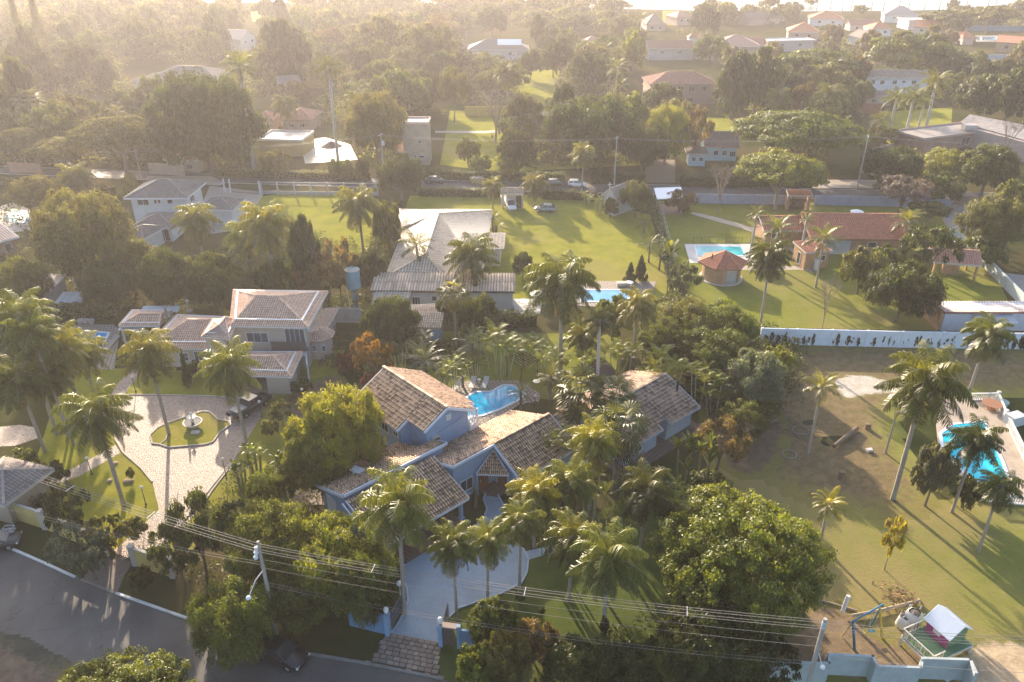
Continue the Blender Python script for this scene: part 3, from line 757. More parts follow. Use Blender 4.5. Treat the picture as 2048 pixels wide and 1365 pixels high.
p = BF(8.4, 1.9, 4.3)
# air conditioner on the gable wall
b = MB(); p = BF(10.02, 2.75, 4.35); b.box(p, (.42, .75, .5), BF.deg); ac = b.build('air_conditioner', m_flat((.45, .45, .43)), h)
b = MB(); b.box(BF(10.25, 2.75, 4.35), (.03, .6, .38), BF.deg); b.build('grille', m_flat((.12, .06, .05)), ac)
b = MB(); b.tube([BF(9.83, 3.1, 4.7), BF(9.83, 4.2, 4.9), BF(9.83, 5.6, 5.0), BF(9.83, 6.2, 5.2)], .015, 4); b.build('cable', m_flat((.03, .03, .03)), h)
# small white balcony on the pool side
b = MB(); b.prism([tuple(BF(*p)) for p in ((8.3, 7.1), (9.9, 7.1), (9.9, 8.3), (8.3, 8.3))], 0, 3.7)
for k in range(6):
    for q in ((9.85, 7.15 + k * .22), (8.4 + k * .28, 8.25)): b.box(BF(q[0], q[1], 4.05), (.06, .06, .7), BF.deg)
b.beam(BF(9.85, 7.1, 4.42), BF(9.85, 8.3, 4.42), .1, .08); b.beam(BF(8.3, 8.25, 4.44), BF(9.9, 8.25, 4.44), .1, .08)
b.box(BF(9.8, 8.2, 4.5), (.14, .14, 1.6), BF.deg); b.build('balcony', MWH, h)
# wing C: one slope falling to the north-west
rf.face([BF(6.6, -8.6, 3.05), BF(6.6, .8, 3.05), BF(11.7, .8, 4.75), BF(11.7, -8.6, 4.75)])
rf.face([BF(9.85, .8, 4.13), BF(9.85, 2.75, 4.13), BF(11.7, 2.75, 4.75), BF(11.7, .8, 4.75)])
rf.fascia([(BF(11.76, -8.6, 4.78), BF(11.76, 2.8, 4.78))], .12, .3); rf.fascia([(BF(6.6, -8.66, 3.05), BF(11.7, -8.66, 4.75)), (BF(9.85, 2.8, 4.13), BF(11.7, 2.8, 4.75)), (BF(6.55, -8.6, 3.05), BF(6.55, .8, 3.05))], .09, .3)
b = MB()
wall_panel(b, [BF(11.45, -8.3, 0), BF(11.45, 2.5, 0), BF(11.45, 2.5, 4.6), BF(11.45, -8.3, 4.6)], .3)
wall_panel(b, [BF(7.3, -8.2, 0), BF(11.4, -8.2, 0), BF(11.4, -8.2, 4.5), BF(7.3, -8.2, 3.2)], .2)
wall_panel(b, [BF(7.3, -8.0, 0), BF(7.3, 1.9, 0), BF(7.3, 1.9, 3.1), BF(7.3, -8.0, 3.1)], .2)
wall_panel(b, [BF(11.5, -8.2, 0), BF(14.2, -8.2, 0), BF(14.2, -8.2, 3.4), BF(11.5, -8.2, 4.3)], .2)
b.build('wall', MBL, h, label='light blue garage wing')
window(h, BF(7, -8.2), BF(15, -8.2), BF(8.6, -8.2, 1.35), 1.4, 2.2, MWH, m_flat((.55, .62, .66)), 3, name='door')
window(h, BF(7, -8.2), BF(15, -8.2), BF(11.9, -8.2, 1.6), 1.0, .7, MWH, MDK, 2)
window(h, BF(7, -8.2), BF(15, -8.2), BF(13.3, -8.2, 1.5), .7, .7, MWH, MDK, 2)
b = MB(); b.box(BF(8.6, -5.2, 3.95), (1.3, .8, .12), BF.deg + .3); b.box(BF(8.7, -5.7, 4.1), (.12, .12, .5)); b.build('skylight', m_flat((.7, .7, .72)), h)
# garage slope
rf.face([BF(17.1, -8.5, 2.45), BF(17.1, .85, 2.45), BF(12.0, .85, 4.35), BF(12.0, -8.5, 4.35)])
rf.fascia([(BF(17.15, -8.5, 2.45), BF(17.15, .85, 2.45)), (BF(12.0, .92, 4.35), BF(17.1, .92, 2.45)), (BF(12.0, -8.58, 4.4), BF(17.1, -8.58, 2.5)), (BF(12.0, -8.95, 4.3), BF(17.1, -8.95, 2.4))], .1, .2)
b = MB()
for v in (-8.2, .3):
    b = MB(); b.box(BF(16.6, v, 1.2), (.3, .3, 2.4), BF.deg); b.box(BF(16.6, v, .12), (.5, .5, .24), BF.deg); b.build('column', MBL, h)
b = MB(); b.beam(BF(16.6, -8.3, 2.25), BF(16.6, .5, 2.25), .2, .25); b.build('beam', MTR, h)
# wing B: ridge along v, entrance front
rf.face([BF(9.9, 12.9, 2.95), BF(9.9, 8.4, 2.95), BF(14.9, 8.4, 4.75), BF(14.9, 12.9, 4.75)])
rf.face([BF(9.9, 8.4, 2.95), BF(9.9, .95, 2.95), BF(14.9, .95, 4.75), BF(14.9, 8.4, 4.75)])
rf.face([BF(18.7, 5.9, 2.6), BF(18.7, 13.4, 2.6), BF(14.9, 13.4, 4.75), BF(14.9, 5.9, 4.75)])
rf.face([BF(17.8, 13.4, 3.05), BF(17.8, 15.2, 3.05), BF(15.0, 15.2, 4.5), BF(15.0, 13.4, 4.5)])
rf.caps([(BF(14.9, 5.9, 4.78), BF(14.9, 13.3, 4.78))])
rf.fascia([(BF(14.98, .95, 4.75), BF(14.98, 5.95, 4.75)), (BF(9.9, .88, 2.95), BF(14.95, .88, 4.75)), (BF(14.9, 5.83, 4.75), BF(18.7, 5.83, 2.6)), (BF(18.75, 5.9, 2.6), BF(18.75, 13.4, 2.6)), (BF(14.9, 13.46, 4.75), BF(18.7, 13.46, 2.6)), (BF(9.85, .9, 2.95), BF(9.85, 12.9, 2.95)), (BF(15, 15.26, 4.5), BF(17.8, 15.26, 3.05))], .1, .28)
b = MB()
wall_panel(b, [BF(14.55, 1.2, 0), BF(14.55, 6.2, 0), BF(14.55, 6.2, 4.6), BF(14.55, 1.2, 4.6)], .2)
wall_panel(b, [BF(11.75, 1.2, 0), BF(14.5, 1.2, 0), BF(14.5, 1.2, 4.45), BF(11.75, 1.2, 3.5)], .2)
wall_panel(b, [BF(14.55, 6.2, 0), BF(18.3, 6.2, 0), BF(18.3, 6.2, 2.75), BF(14.9, 6.2, 4.6), BF(14.55, 6.2, 4.55)], .2)
wall_panel(b, [BF(18.3, 6.2, 0), BF(18.3, 13.1, 0), BF(18.3, 13.1, 2.7), BF(18.3, 6.2, 2.7)], .2)
wall_panel(b, [BF(10.4, 1.2, 0), BF(10.4, 12.7, 0), BF(10.4, 12.7, 3.0), BF(10.4, 1.2, 3.0)], .2)
b.build('wall', MBL, h, label='light blue entrance wing')
window(h, BF(14.55, 0), BF(14.55, 8), BF(14.55, 2.7, 1.45), 1.5, 1.3, MWH, MDK, 2)
for v in (8.0, 10.2): window(h, BF(18.3, 6), BF(18.3, 13), BF(18.3, v, 1.5), 1.0, 1.0, MWH, MDK, 2)
# tiled porch roof across the inner corner, with its dark opening and wooden door
P0, P1, PA = W(953, 948, 2.45), W(1017.5, 950, 2.45), BF(14.7, 6.0, 3.9)
rf.face([P0, P1, PA], (.2, .34)); rf.fascia([(P0, P1)], .1, .14); rf.fascia([(P0, PA), (P1, PA)], .1, .12, -.02)
b = MB(); b.beam(BF(14.62, 4.1, 1.1), BF(14.62, 5.4, 1.1), .06, 2.2); b.beam(BF(15.2, 6.13, 1.1), BF(16.4, 6.13, 1.1), .06, 2.2); dr = b.build('door', m_paint((.22, .10, .05), .5), h)
b = MB(); b.box(BF(14.7, 4.35, 1.05), (.06, .06, .3), BF.deg); b.build('handle', m_flat((.6, .55, .4)), dr)
for x in (P0, P1):
    b = MB(); b.box((x.x * .97 + PA.x * .03, x.y * .97 + PA.y * .03, 1.2), (.2, .2, 2.4)); b.build('column', MBL, h)
rf.done(MTR)
for q in (BF(14.45, 3.6, 2.1), BF(18.45, 8.9, 1.7), BF(18.45, 7.0, 1.9)):
    b = MB(); b.tube([q, q + Vector((0, 0, .3))], .07, 6); b.build('wall_lamp', m_flat((.75, .72, .65)), h)

# ------------------------------------------------------------------ blue guest house
GF = Frame(W(1400, 814, 2.5), -48)     # origin at the front right eave corner, u outwards, v away
g = thing('guest_house', 'small light blue house with weathered brown gable roof right of the fan palms', 'house', (GF(-4, -6).x, GF(-4, -6).y, 0))
TG = m_tile((.58, .40, .29), (.10, .08, .07), .6)
rf = Roof(g, TG, m_flat((.09, .07, .055)), tile=(.27, .42), amp=.085)
zr, ze = 4.55, 2.5
rf.face([GF(0, -4.9, ze), GF(0, 0, ze), GF(-4.7, 0, zr), GF(-4.7, -4.9, zr)])
rf.face([GF(-.75, -6.3, ze + .3), GF(-.75, -4.9, ze + .3), GF(-4.7, -4.9, zr), GF(-4.7, -6.3, zr)])
rf.face([GF(0, -12.0, ze), GF(0, -6.3, ze), GF(-4.7, -6.3, zr), GF(-4.7, -12.0, zr)])
rf.face([GF(-9.7, 0, 2.7), GF(-9.7, -12.0, 2.7), GF(-4.7, -12.0, zr), GF(-4.7, 0, zr)])
rf.caps([(GF(-4.7, 0, zr), GF(-4.7, -12.0, zr))])
rf.fascia([(GF(.04, -4.9, ze), GF(.04, 0, ze)), (GF(0, .06, ze), GF(-4.7, .06, zr)), (GF(-4.7, .06, zr), GF(-9.7, .06, 2.7)), (GF(.04, -12.0, ze), GF(.04, -6.3, ze)), (GF(-.75, -4.9, ze + .3), GF(0, -4.9, ze)), (GF(-.7, -6.3, ze + .3), GF(0, -6.3, ze)), (GF(0, -12.06, ze), GF(-4.7, -12.06, zr))], .08, .2)
rf.done(m_paint((.42, .48, .55)))
b = MB(); b.prism([tuple(GF(*p)) for p in ((-.6, -4.8), (-.6, -.5), (-9, -.5), (-9, -11.5), (-.6, -11.5), (-.6, -6.4), (-1.6, -6.4), (-1.6, -4.8))], 0.12, ze - .02)
for v in (-.5, -11.5):
    P = [GF(-.6, v, ze - .1), GF(-9, v, ze - .1), GF(-4.7, v, zr - .25)]; wall_panel(b, P, .15)
b.build('wall', m_paint((.36, .45, .56), .75, .25), g)
b = MB(); b.prism([tuple(GF(*p)) for p in ((.9, .3), (-10, .3), (-10, -12.8), (.9, -12.8))], 0, .14); b.build('terrace', m_pave((.24, .16, .13), (.19, .13, .1), .4, .4, GF.deg), g)
b = MB(); b.box(GF(-1.58, -5.6, 1.2), (.08, 1.3, 2.1), GF.deg); b.build('door', m_paint((.12, .05, .03), .5), g)
window(g, GF(-.6, -11.5), GF(-.6, -6), GF(-.6, -7.5, 2.05), .9, .35, MWH, MDK, 2); window(g, GF(-.6, -11.5), GF(-.6, -6), GF(-.6, -9.4, 1.45), 1.2, 1.2, MWH, MDK, 2, 2); window(g, GF(-.6, -11.5), GF(-.6, -6), GF(-.6, -10.9, 1.4), .8, 1.3, MWH, MDK, 2, 2)
b = MB(); p = GF(-2.6, -.75, 0); b.tube([(p.x, p.y, 3.0), (p.x, p.y, 4.7)], .14, 8); b.lathe((p.x, p.y, 4.7), [(.2, 0), (.2, .12), (.05, .22)], 8); b.build('chimney', m_flat((.03, .03, .03)), g)
# ------------------------------------------------------------------ the sprawling beige house
def W3(l): return [W(*p) for p in l]
BG = m_paint((.46, .41, .36), .85, .25)
TB = m_tile((.80, .53, .38), (.50, .31, .22), .25)
BH = thing('beige_house', 'sprawling two-storey beige house with pinkish tiled hip roofs and white gutter lines', 'house', tuple(W(520, 760, 0)))
rf = Roof(BH, TB, m_flat((.34, .24, .2)), tile=(.27, .40), amp=.055)
MW2 = m_paint((.66, .66, .68), .6, .1)
gut = MB()
def hip_px(e, r, ze, zr, inset=None):      # e: four eave points front-left, front-right, back-right, back-left; r: two ridge points
    E = [W(p[0], p[1], ze) for p in e]; Rr = [W(p[0], p[1], zr) for p in r]
    rf.face([E[0], E[1], Rr[1], Rr[0]]); rf.face([E[1], E[2], Rr[1]]); rf.face([E[2], E[3], Rr[0], Rr[1]]); rf.face([E[3], E[0], Rr[0]])
    rf.caps([(Rr[0], Rr[1]), (E[0], Rr[0]), (E[1], Rr[1]), (E[2], Rr[1]), (E[3], Rr[0])], .2, .1)
    rf.fascia([(E[i], E[(i + 1) % 4]) for i in range(4)], .06, .16)
    if inset:
        c = [E[0].lerp(Rr[0], inset), E[1].lerp(Rr[1], inset), E[2].lerp(Rr[1], inset), E[3].lerp(Rr[0], inset)]
        for i in range(4): gut.beam(c[i] + Vector((0, 0, .14)), c[(i + 1) % 4] + Vector((0, 0, .14)), .17, .05)
    return E, Rr
def foot(E, k=.1, extra=None):
    c = sum(E, Vector()) / len(E); return [(e.x + (c.x - e.x) * k, e.y + (c.y - e.y) * k) for e in E]
wb = MB()
E, _ = hip_px([(460, 652), (616.5, 655), (656, 583.5), (467, 580.5)], [(512, 592), (556, 593)], 6.0, 7.7, .2)
up = [(E[0].x + .3, E[0].y + .9), (E[1].x - .8, E[1].y + .9), (E[2].x - .8, E[2].y - .8), (E[3].x + .8, E[3].y - .8)]; wb.prism(up, 0, 5.95)
upA, upB = Vector(up[0] + (0,)), Vector(up[1] + (0,))
E, _ = hip_px([(403, 673.5), (459, 677), (475, 640), (425, 640)], [(437, 651), (450, 635)], 5.6, 6.6, .25)
for i, (px, py) in enumerate(((418, 675), (444, 678))):
    p = W(px, py, 5.4); b = MB(); b.prism([(p.x - .3, p.y - .3), (p.x + .3, p.y - .3), (p.x + .3, p.y + .3), (p.x - .3, p.y + .3)], 0, 5.55); b.build('column', BG, BH)
b = MB(); q = W(440, 660, 5.4); wb.prism([(q.x + .2, q.y + 1.2), (q.x + 3, q.y + 1.2), (q.x + 3, q.y + 5), (q.x + .2, q.y + 5)], 0, 5.5)
# low middle wing and little left pavilion
E, _ = hip_px([(290, 697), (445, 697), (480, 636), (352, 630)], [(377, 640), (432, 640)], 2.9, 4.5, .2)
mid = foot(E, .12); wb.prism(mid, 0, 2.85); midA, midB = Vector(mid[0] + (0,)), Vector(mid[1] + (0,))
E, _ = hip_px([(237, 652), (318, 652), (345, 622), (264, 621)], [(278, 628), (322, 628)], 2.9, 3.9, .2)
for p in foot(E, .1): b = MB(); b.prism([(p[0] - .15, p[1] - .15), (p[0] + .15, p[1] - .15), (p[0] + .15, p[1] + .15), (p[0] - .15, p[1] + .15)], 0, 2.85); b.build('column', BG, BH)
b = MB(); P = W3([(236, 660, 2.3), (285, 662, 2.3), (290, 652, 2.3), (243, 651, 2.3)]); b.slab(P, .06); b.build('awning', m_paint((.7, .7, .7)), BH)
# front garage wing
E, _ = hip_px([(455, 750), (583, 754), (606, 704), (470, 704)], [(490, 713), (546, 713)], 2.8, 4.0, .25)
ga = [(E[0].x + .5, E[0].y + .8), (E[1].x - .6, E[1].y + .8), (E[2].x - .6, E[2].y - .2), (E[3].x + .5, E[3].y - .2)]
gx = ga[1][0] - 2.6
wb.prism([(gx, ga[1][1]), (ga[1][0], ga[1][1]), (ga[2][0], ga[2][1]), (gx, ga[2][1])], 0, 2.75); wb.prism([(ga[0][0], ga[3][1] - .3), (gx, ga[3][1] - .3), (gx, ga[3][1]), (ga[0][0], ga[3][1])], 0, 2.75)
wb.prism([(ga[0][0] - .4, ga[0][1]), (ga[0][0], ga[0][1]), (ga[0][0], ga[3][1]), (ga[0][0] - .4, ga[3][1])], 0, 2.75)
b = MB(); b.prism([(ga[0][0], ga[0][1] - .3), (gx, ga[0][1] - .3), (gx, ga[3][1]), (ga[0][0], ga[3][1])], 0, .05); b.build('garage_floor', m_paint((.4, .33, .28)), BH)
# right bay with small conical roof and right slope
E2 = W3([(613, 653, 2.9), (652, 660, 2.9), (679, 616, 2.9), (660, 614, 2.9)])
E2[0] = Vector((up[1][0] + .05, up[1][1] + 1, 4.3)); E2[3] = Vector((up[2][0] + .05, up[2][1] - 1, 4.3)); E2[1].z = 3.0; E2[2].z = 3.0
rf.face([E2[1], E2[2], E2[3], E2[0]]); rf.fascia([(E2[1], E2[2])], .06, .16)
wb.prism([(up[1][0], up[1][1] + 1.6), (E2[1].x - .7, E2[1].y + .3), (E2[2].x - .7, E2[2].y - .3), (up[2][0], up[2][1] - .3)], 0, 2.9)
cb = W(640, 708, 0); cap = MB()
n8 = [(cb.x + 2.2 * math.cos(a * math.pi / 4 + .4), cb.y + 2.0 * math.sin(a * math.pi / 4 + .4)) for a in range(8)]
wb.prism([(cb.x + (x - cb.x) * .8, cb.y + (y - cb.y) * .8) for x, y in n8], 0, 2.7)
for i in range(8):
    a, c = n8[i], n8[(i + 1) % 8]; rf.face([Vector((a[0], a[1], 2.7)), Vector((c[0], c[1], 2.7)), Vector((cb.x - .3, cb.y + .3, 4.0))])
gut.build('gutter', m_paint((.75, .76, .8), .5, .1), BH, kind='stuff')
wb.build('wall', BG, BH)
rf.done(MW2)
MG2 = m_glass((.05, .06, .08))
def win_px(root, A, B, px, py, wd, ht, cols=2, rows=1, mf=None, mg=None, name='window'):
    return window(root, A, B, vhit(px, py, A, B), wd, ht, mf or MW2, mg or MG2, cols, rows, name=name)
win_px(BH, upA, upB, 515, 675, 2.6, 1.3, 3); win_px(BH, upA, upB, 590, 672, 2.4, 1.9, 4)
b = MB(); c = vhit(580, 689, upA, upB); b.box(c + Vector((0, -.5, 0)), (4.2, .06, 1.0)); b.box(c + Vector((0, -.5, .52)), (4.3, .12, .06)); b.box(c + Vector((0, -.25, -.55)), (4.4, .7, .12)); b.build('balcony', m_flat((.12, .10, .09)), BH)
win_px(BH, midA, midB, 368, 714, 1.1, 1.1, 1, 2); win_px(BH, midA, midB, 398, 716, 1.0, 1.8, 2)
for px, py in ((629, 697), (648, 697)): win_px(BH, Vector((cb.x - 2, cb.y - 1.7, 0)), Vector((cb.x + 2, cb.y - 1.7, 0)), px, py, .5, .8, 1)
RA, RB = Vector((up[1][0], up[1][1], 0)), Vector((up[2][0], up[2][1], 0))
for px, py, q in ((623, 660, .8), (640, 625, .5), (652, 606, .4)):
    c = RA.lerp(RB, {623: .15, 640: .5, 652: .8}[px]) + Vector((.08, 0, 4.9)); b = MB(); b.box(c, (.12, q * 1.5, q * 1.3)); b.build('window', m_flat((.5, .58, .6)), BH)
for px, py, z in ((334, 634, 3.6), (378, 622, 3.6)):
    p = W(px, py, z); b = MB(); b.box(p, (.7, .7, .2)); b.tube([p, p + Vector((0, 0, 1.3))], .16, 8); b.lathe(p + Vector((0, 0, 1.35)), [(.1, 0), (.3, .05), (.25, .15), (.03, .3)], 8); b.build('chimney', m_flat((.2, .18, .17)), BH)
b = MB(); b.slab(W3([(281, 623, 2.5), (355, 624, 2.5), (362, 612, 2.5), (287, 612, 2.5)]), .1); b.build('flat_roof', m_paint((.6, .62, .6)), BH)
b = MB(); P = W3([(612, 752, 0), (618, 768, 0)]); b.prism([(P[0].x, P[0].y + 1), (P[0].x + .15, P[0].y + 1), (P[1].x + .15, P[1].y), (P[1].x, P[1].y)], 0, 2.6); b.prism([(P[0].x - 1.6, P[0].y + 3), (P[0].x, P[0].y + 3), (P[0].x, P[0].y + .8), (P[0].x - 1.6, P[0].y + .8)], 2.2, 2.3); b.build('service_yard_wall', m_paint((.5, .56, .62)), BH)
# fountain on the island
f = W(387, 853, 0); fo = thing('garden_fountain', 'round tiered stone fountain with white rims on the grass island of the cobbled drive', 'fountain', tuple(f))
b = MB(); b.lathe((f.x, f.y, 0), [(.5, 0), (.45, .25), (.95, .5), (1.02, .62), (.9, .62), (.8, .5), (.2, .5)], 24); b.build('basin', m_paint((.6, .56, .5)), fo)
b = MB(); b.lathe((f.x, f.y, .5), [(.16, 0), (.14, .5), (.5, .7), (.52, .78), (.4, .76), (.1, .7), (.12, 1.0), (.22, 1.1), (.16, 1.25), (.05, 1.35)], 18); b.build('bowl', m_paint((.66, .62, .56)), fo)
b = MB(); b.lathe((f.x, f.y, .53), [(.82, 0), (.82, .02)], 18); b.build('water', m_water((.02, .02, .02), (.04, .04, .04)), fo)
p = W(391, 866, 0); b = MB(); b.box((p.x, p.y, .09), (.9, .6, .1)); tag(b.build('stone_slab', m_paint((.5, .46, .4))), 'flat pale stone slab lying on the grass just in front of the fountain', 'slab')

# ------------------------------------------------------------------ further houses
GREY = ((.24, .22, .21), (.15, .135, .13)); RED = ((.56, .22, .13), (.34, .13, .08)); PINK = ((.52, .25, .17), (.33, .16, .11)); OLD = ((.42, .34, .27), (.20, .16, .13)); ORG = ((.68, .30, .15), (.46, .19, .10))
wh = (.62, .62, .6)
# white house with grey roofs
a, F, L = far_house('white two-storey house with dark grey hip roof behind the feathery palm, upper left', (247, 397), (374, 397), 9.5, 5.6, 7.6, 'hip', GREY, (.55, .57, .58), trim=(.66, .68, .72), over=.8,
    wins=((.22, 4.6, 2.0, 1.0, 2), (.45, 4.75, .5, .7, 1), (.52, 4.75, .5, .7, 1), (.72, 4.75, .9, .7, 1)), swins=((.4, 4.4, 1.6, 1.3, 2),))
rf = Roof(a, m_tile(*GREY), tile=(.4, .55))
def ex(root, fl, fr, Wd, ze, zr, typ, **k):
    r, F_, L_ = far_house('x x x x', fl, fr, Wd, ze, zr, typ, **k); 
    for ch in list(r.children):
        ch.parent = root; ch.location = Vector(r.location) - Vector(root.location) + Vector(ch.location)
    bpy.data.objects.remove(r); return F_
ex(a, (262, 455), (345, 455), 7, 2.8, 4.2, 'hip', roof=GREY, wall=(.55, .57, .58), trim=(.66, .68, .72), wins=((.7, 1.2, 2.6, 2.0, 3),))
ex(a, (240, 476), (285, 480), 6.5, 2.8, 4.0, 'hip', roof=GREY, wall=(.55, .57, .58), trim=(.66, .68, .72), wins=((.6, 1.3, 1.6, 1.8, 3),))
ex(a, (395, 420), (466, 421), 6.5, 2.9, 4.2, 'hip', roof=GREY, wall=(.55, .57, .58), trim=(.66, .68, .72))
# big weathered roof
WT = ((.74, .58, .43), (.43, .33, .25))
B5 = thing('low_house', 'large low house with weathered pale grey cross roof beside the sunny central lawn', 'house', tuple(W(880, 520, 0)))
rf = Roof(B5, m_tile(WT[0], WT[1], .4, .5, .5), m_flat((.3, .27, .24)), tile=(.42, .6), amp=.06)
rg = W(877, 427, 4.9); r2 = W(852, 505, 4.9)
z = 3.0
A_ = W3([(771, 555, z), (893, 560, z)])
lf = W3([(777, 463, z), (797, 419, z)]); 
E0, E1 = W(771, 555, z), W(893, 558, z)
rf.face([W(771, 555, z), W(808, 456, z), W(877, 427, 4.9), W(850, 508, 4.9)])
rf.face([W(777, 463.5, z), W(797, 419, z), W(877, 427, 4.9), W(800, 457, 3.45)])
rf.face([E0, E1, W(850, 508, 4.9)])
rf.face([W(893, 558, z), W(1003, 540, z), W(985, 421, z), W(877, 427, 4.9), W(850, 508, 4.9)][0:1] + [W(975, 470, z), W(985, 421, z), W(877, 427, 4.9), W(850, 508, 4.9)]) if False else None
q = [W(905, 560, z), W(1000, 535, z)]
rf.face([W(985, 420.5, z), W(797, 419, z), W(877, 427, 4.9)])
rp = W3([(893, 558, z), (978, 500, z)])
rf.face([W(985, 421, z + .0), W(877, 427, 4.9), W(850, 508, 4.9), W(893, 558, z), W(968, 535, z)])
rf.face([W(1008, 499, 2.9), W(1011, 466, 2.9), W(923, 467, 4.0), W(925, 499, 4.0)])
rf.caps([(W(877, 427, 4.95), W(850, 508, 4.95)), (W(877, 427, 4.95), W(797, 419, z)), (W(850, 508, 4.95), E0), (W(850, 508, 4.95), E1), (W(877, 427, 4.95), W(985, 421, z))], .25, .12)
rf.done(m_paint((.4, .36, .33)))
b = MB(); b.prism([tuple(W(*p)) for p in ((779, 562, 2.4), (892, 566, 2.4), (958, 545, 2.4), (975, 437, 2.4), (806, 436, 2.4), (815, 462, 2.4))], 0, 2.9)
b.prism([tuple(W(*p)) for p in ((925, 505, 2.0), (1000, 505, 2.4), (1003, 480, 2.4), (925, 480, 2.4))], 0, 2.8)
b.build('wall', m_paint((.5, .46, .4)), B5)
p = W(786, 467, 2.9); b = MB(); b.box((p.x, p.y, 1.45), (.25, .25, 2.9)); b.build('column', m_paint((.5, .46, .4)), B5)
for px in (812, 842): win_px(B5, W(779, 562, 2.4), W(892, 566, 2.4), px, 562, 1.0, .8, 1)
# long service building
a, F, L = far_house('long low cream service building with ribbed tile roof in front of the weathered grey roof', (740, 582), (1029, 584), 4.6, 3.1, 3.9, 'mono', ((.72, .56, .42), (.36, .26, .20)), (.48, .46, .42), tile=(.4, 2.4), trim=(.12, .08, .07), over=.25,
    wins=((.31, 1.5, 1.1, 1.2, 3), (.44, 1.9, .7, .7, 1)), name='service_building')
ex(a, (742, 612), (812, 614), 3.6, 2.4, 3.0, 'mono', roof=((.5, .44, .38), (.3, .26, .22)), wall=(.48, .46, .42), tile=(.4, 1.0), over=.2)
a, F, L = far_house('small blue outhouse with brown ribbed roof behind the round magnolia', (832, 655), (882, 656), 3.2, 2.7, 3.3, 'mono', ((.5, .42, .34), (.22, .18, .15)), (.2, .28, .40), tile=(.3, .5), trim=(.3, .25, .2), over=.2, name='outhouse', cat='outhouse')
ex(a, (818, 631), (874, 628), 2.2, 3.0, 3.4, 'mono', roof=((.6, .45, .35), (.3, .22, .18)), wall=(.3, .3, .32), tile=(.3, .5), over=.2)
# water tower
p = W(712, 617, 0); wt = thing('water_tower', 'blue cylindrical water tank on a blue steel column behind the beige house', 'water tower', tuple(p))
b = MB(); b.tube([(p.x, p.y, 0), (p.x, p.y, 3.0)], .42, 12); b.build('column', m_paint((.12, .2, .24)), wt)
b = MB(); b.lathe((p.x, p.y, 3.0), [(.45, -.2), (1.0, .3), (1.02, 2.9), (.95, 3.0), (.3, 3.25), (.25, 3.4)], 20); b.build('tank', m_paint((.16, .30, .37), .6, .4), wt)
b = MB(); b.lathe((p.x, p.y, 5.92), [(1.03, 0), (1.03, .06), (.3, .36), (.2, .45)], 20); b.build('lid', m_paint((.45, .42, .36)), wt)
b = MB()
for s_ in (-.15, .15): b.tube([(p.x - .75, p.y - .6 + s_, .2), (p.x - .75, p.y - .6 + s_, 6)], .025, 4)
for k in range(16): b.tube([(p.x - .75, p.y - .75, .4 + k * .35), (p.x - .75, p.y - .45, .4 + k * .35)], .02, 4)
b.build('ladder', m_flat((.3, .3, .3)), wt)
# red roofed brick house right, kiosk, barbecue shelter, blue outbuilding
a, F, L = far_house('long brick house with red tiled roof behind three coconut palms, right', (1622, 478), (1832, 480), 9.0, 2.9, 4.9, 'gable', RED, (.40, .20, .11), brick=True, trim=(.3, .15, .1), tile=(.36, .5), wins=((.62, 1.7, 1.4, .9, 1),), asym=.75)
ex(a, (1528, 462), (1625, 462), 7, 2.9, 4.2, 'gable', roof=RED, wall=(.40, .20, .11), brick=True, wins=((.25, 1.3, 1.4, 1.9, 2),))
ex(a, (1612, 506), (1665, 502), 4.2, 3.0, 3.3, 'mono', roof=RED, wall=(.50, .26, .12), brick=True, wins=((.7, 1.8, 1.2, .8, 1),), swins=((.5, 1.3, .9, 1.9, 1),), over=.25)
b = MB(); P = F(L * .12, .55, 1.45); b.box(F(L * .28, .55, 1.45), (4.2, .1, 2.8)); b.build('pale_wall_panel', m_paint((.42, .45, .5)), a)
p = W(1700, 424, 4.9); b = MB(); b.lathe((p.x + 1.2, p.y, 4.2), [(.9, 0), (1.05, .7), (1.1, .75), (.4, 1.0), (.1, 1.02)], 16); b.build('water_tank', m_paint((.7, .7, .7)), a)
p = W(1632, 540, 0); b = MB(); b.box((p.x, p.y, .7), (.9, .7, 1.4)); b.box((p.x, p.y, 1.55), (1.1, .8, .3)); b.box((p.x, p.y - .36, .8), (.5, .06, .5)); tag(b.build('garden_stove', m_paint((.6, .6, .6))), 'small white garden stove standing by the brick annexe wall', 'stove')
# kiosk
c = W(1441, 556, 0); kk = thing('pool_kiosk', 'hexagonal brick kiosk with red tiled hip roof at the pool edge', 'kiosk', tuple(c))
rf = Roof(kk, m_tile(*RED), tile=(.3, .42), amp=.06)
hx = [(c.x + 3.75 * math.cos(R(60 * k)), c.y + 3.75 * math.sin(R(60 * k)), 2.7) for k in range(6)]; ap = Vector((c.x + .2, c.y, 4.4))
for k in range(6): rf.face([Vector(hx[k]), Vector(hx[(k + 1) % 6]), ap])
rf.caps([(Vector(q), ap) for q in hx], .2, .1); rf.fascia([(hx[k], hx[(k + 1) % 6]) for k in range(6)], .06, .12); rf.done(m_paint((.35, .18, .12)))
b = MB()
for k in range(24):
    a0, a1 = R(15 * k), R(15 * k + 15); md = 15 * k + 7
    if 265 < md < 318: continue
    b.prism([(c.x + 2.9 * math.cos(a0), c.y + 2.9 * math.sin(a0)), (c.x + 2.9 * math.cos(a1), c.y + 2.9 * math.sin(a1)), (c.x + 2.7 * math.cos(a1), c.y + 2.7 * math.sin(a1)), (c.x + 2.7 * math.cos(a0), c.y + 2.7 * math.sin(a0))], 0, 2.65 if not 200 < md < 265 else 2.65)
b.build('wall', m_brick((.46, .24, .12)), kk)
b = MB(); b.lathe((c.x, c.y, 0), [(3.3, 0), (3.3, .12), (.1, .13)], 32); b.build('floor', m_paint((.45, .43, .4)), kk)
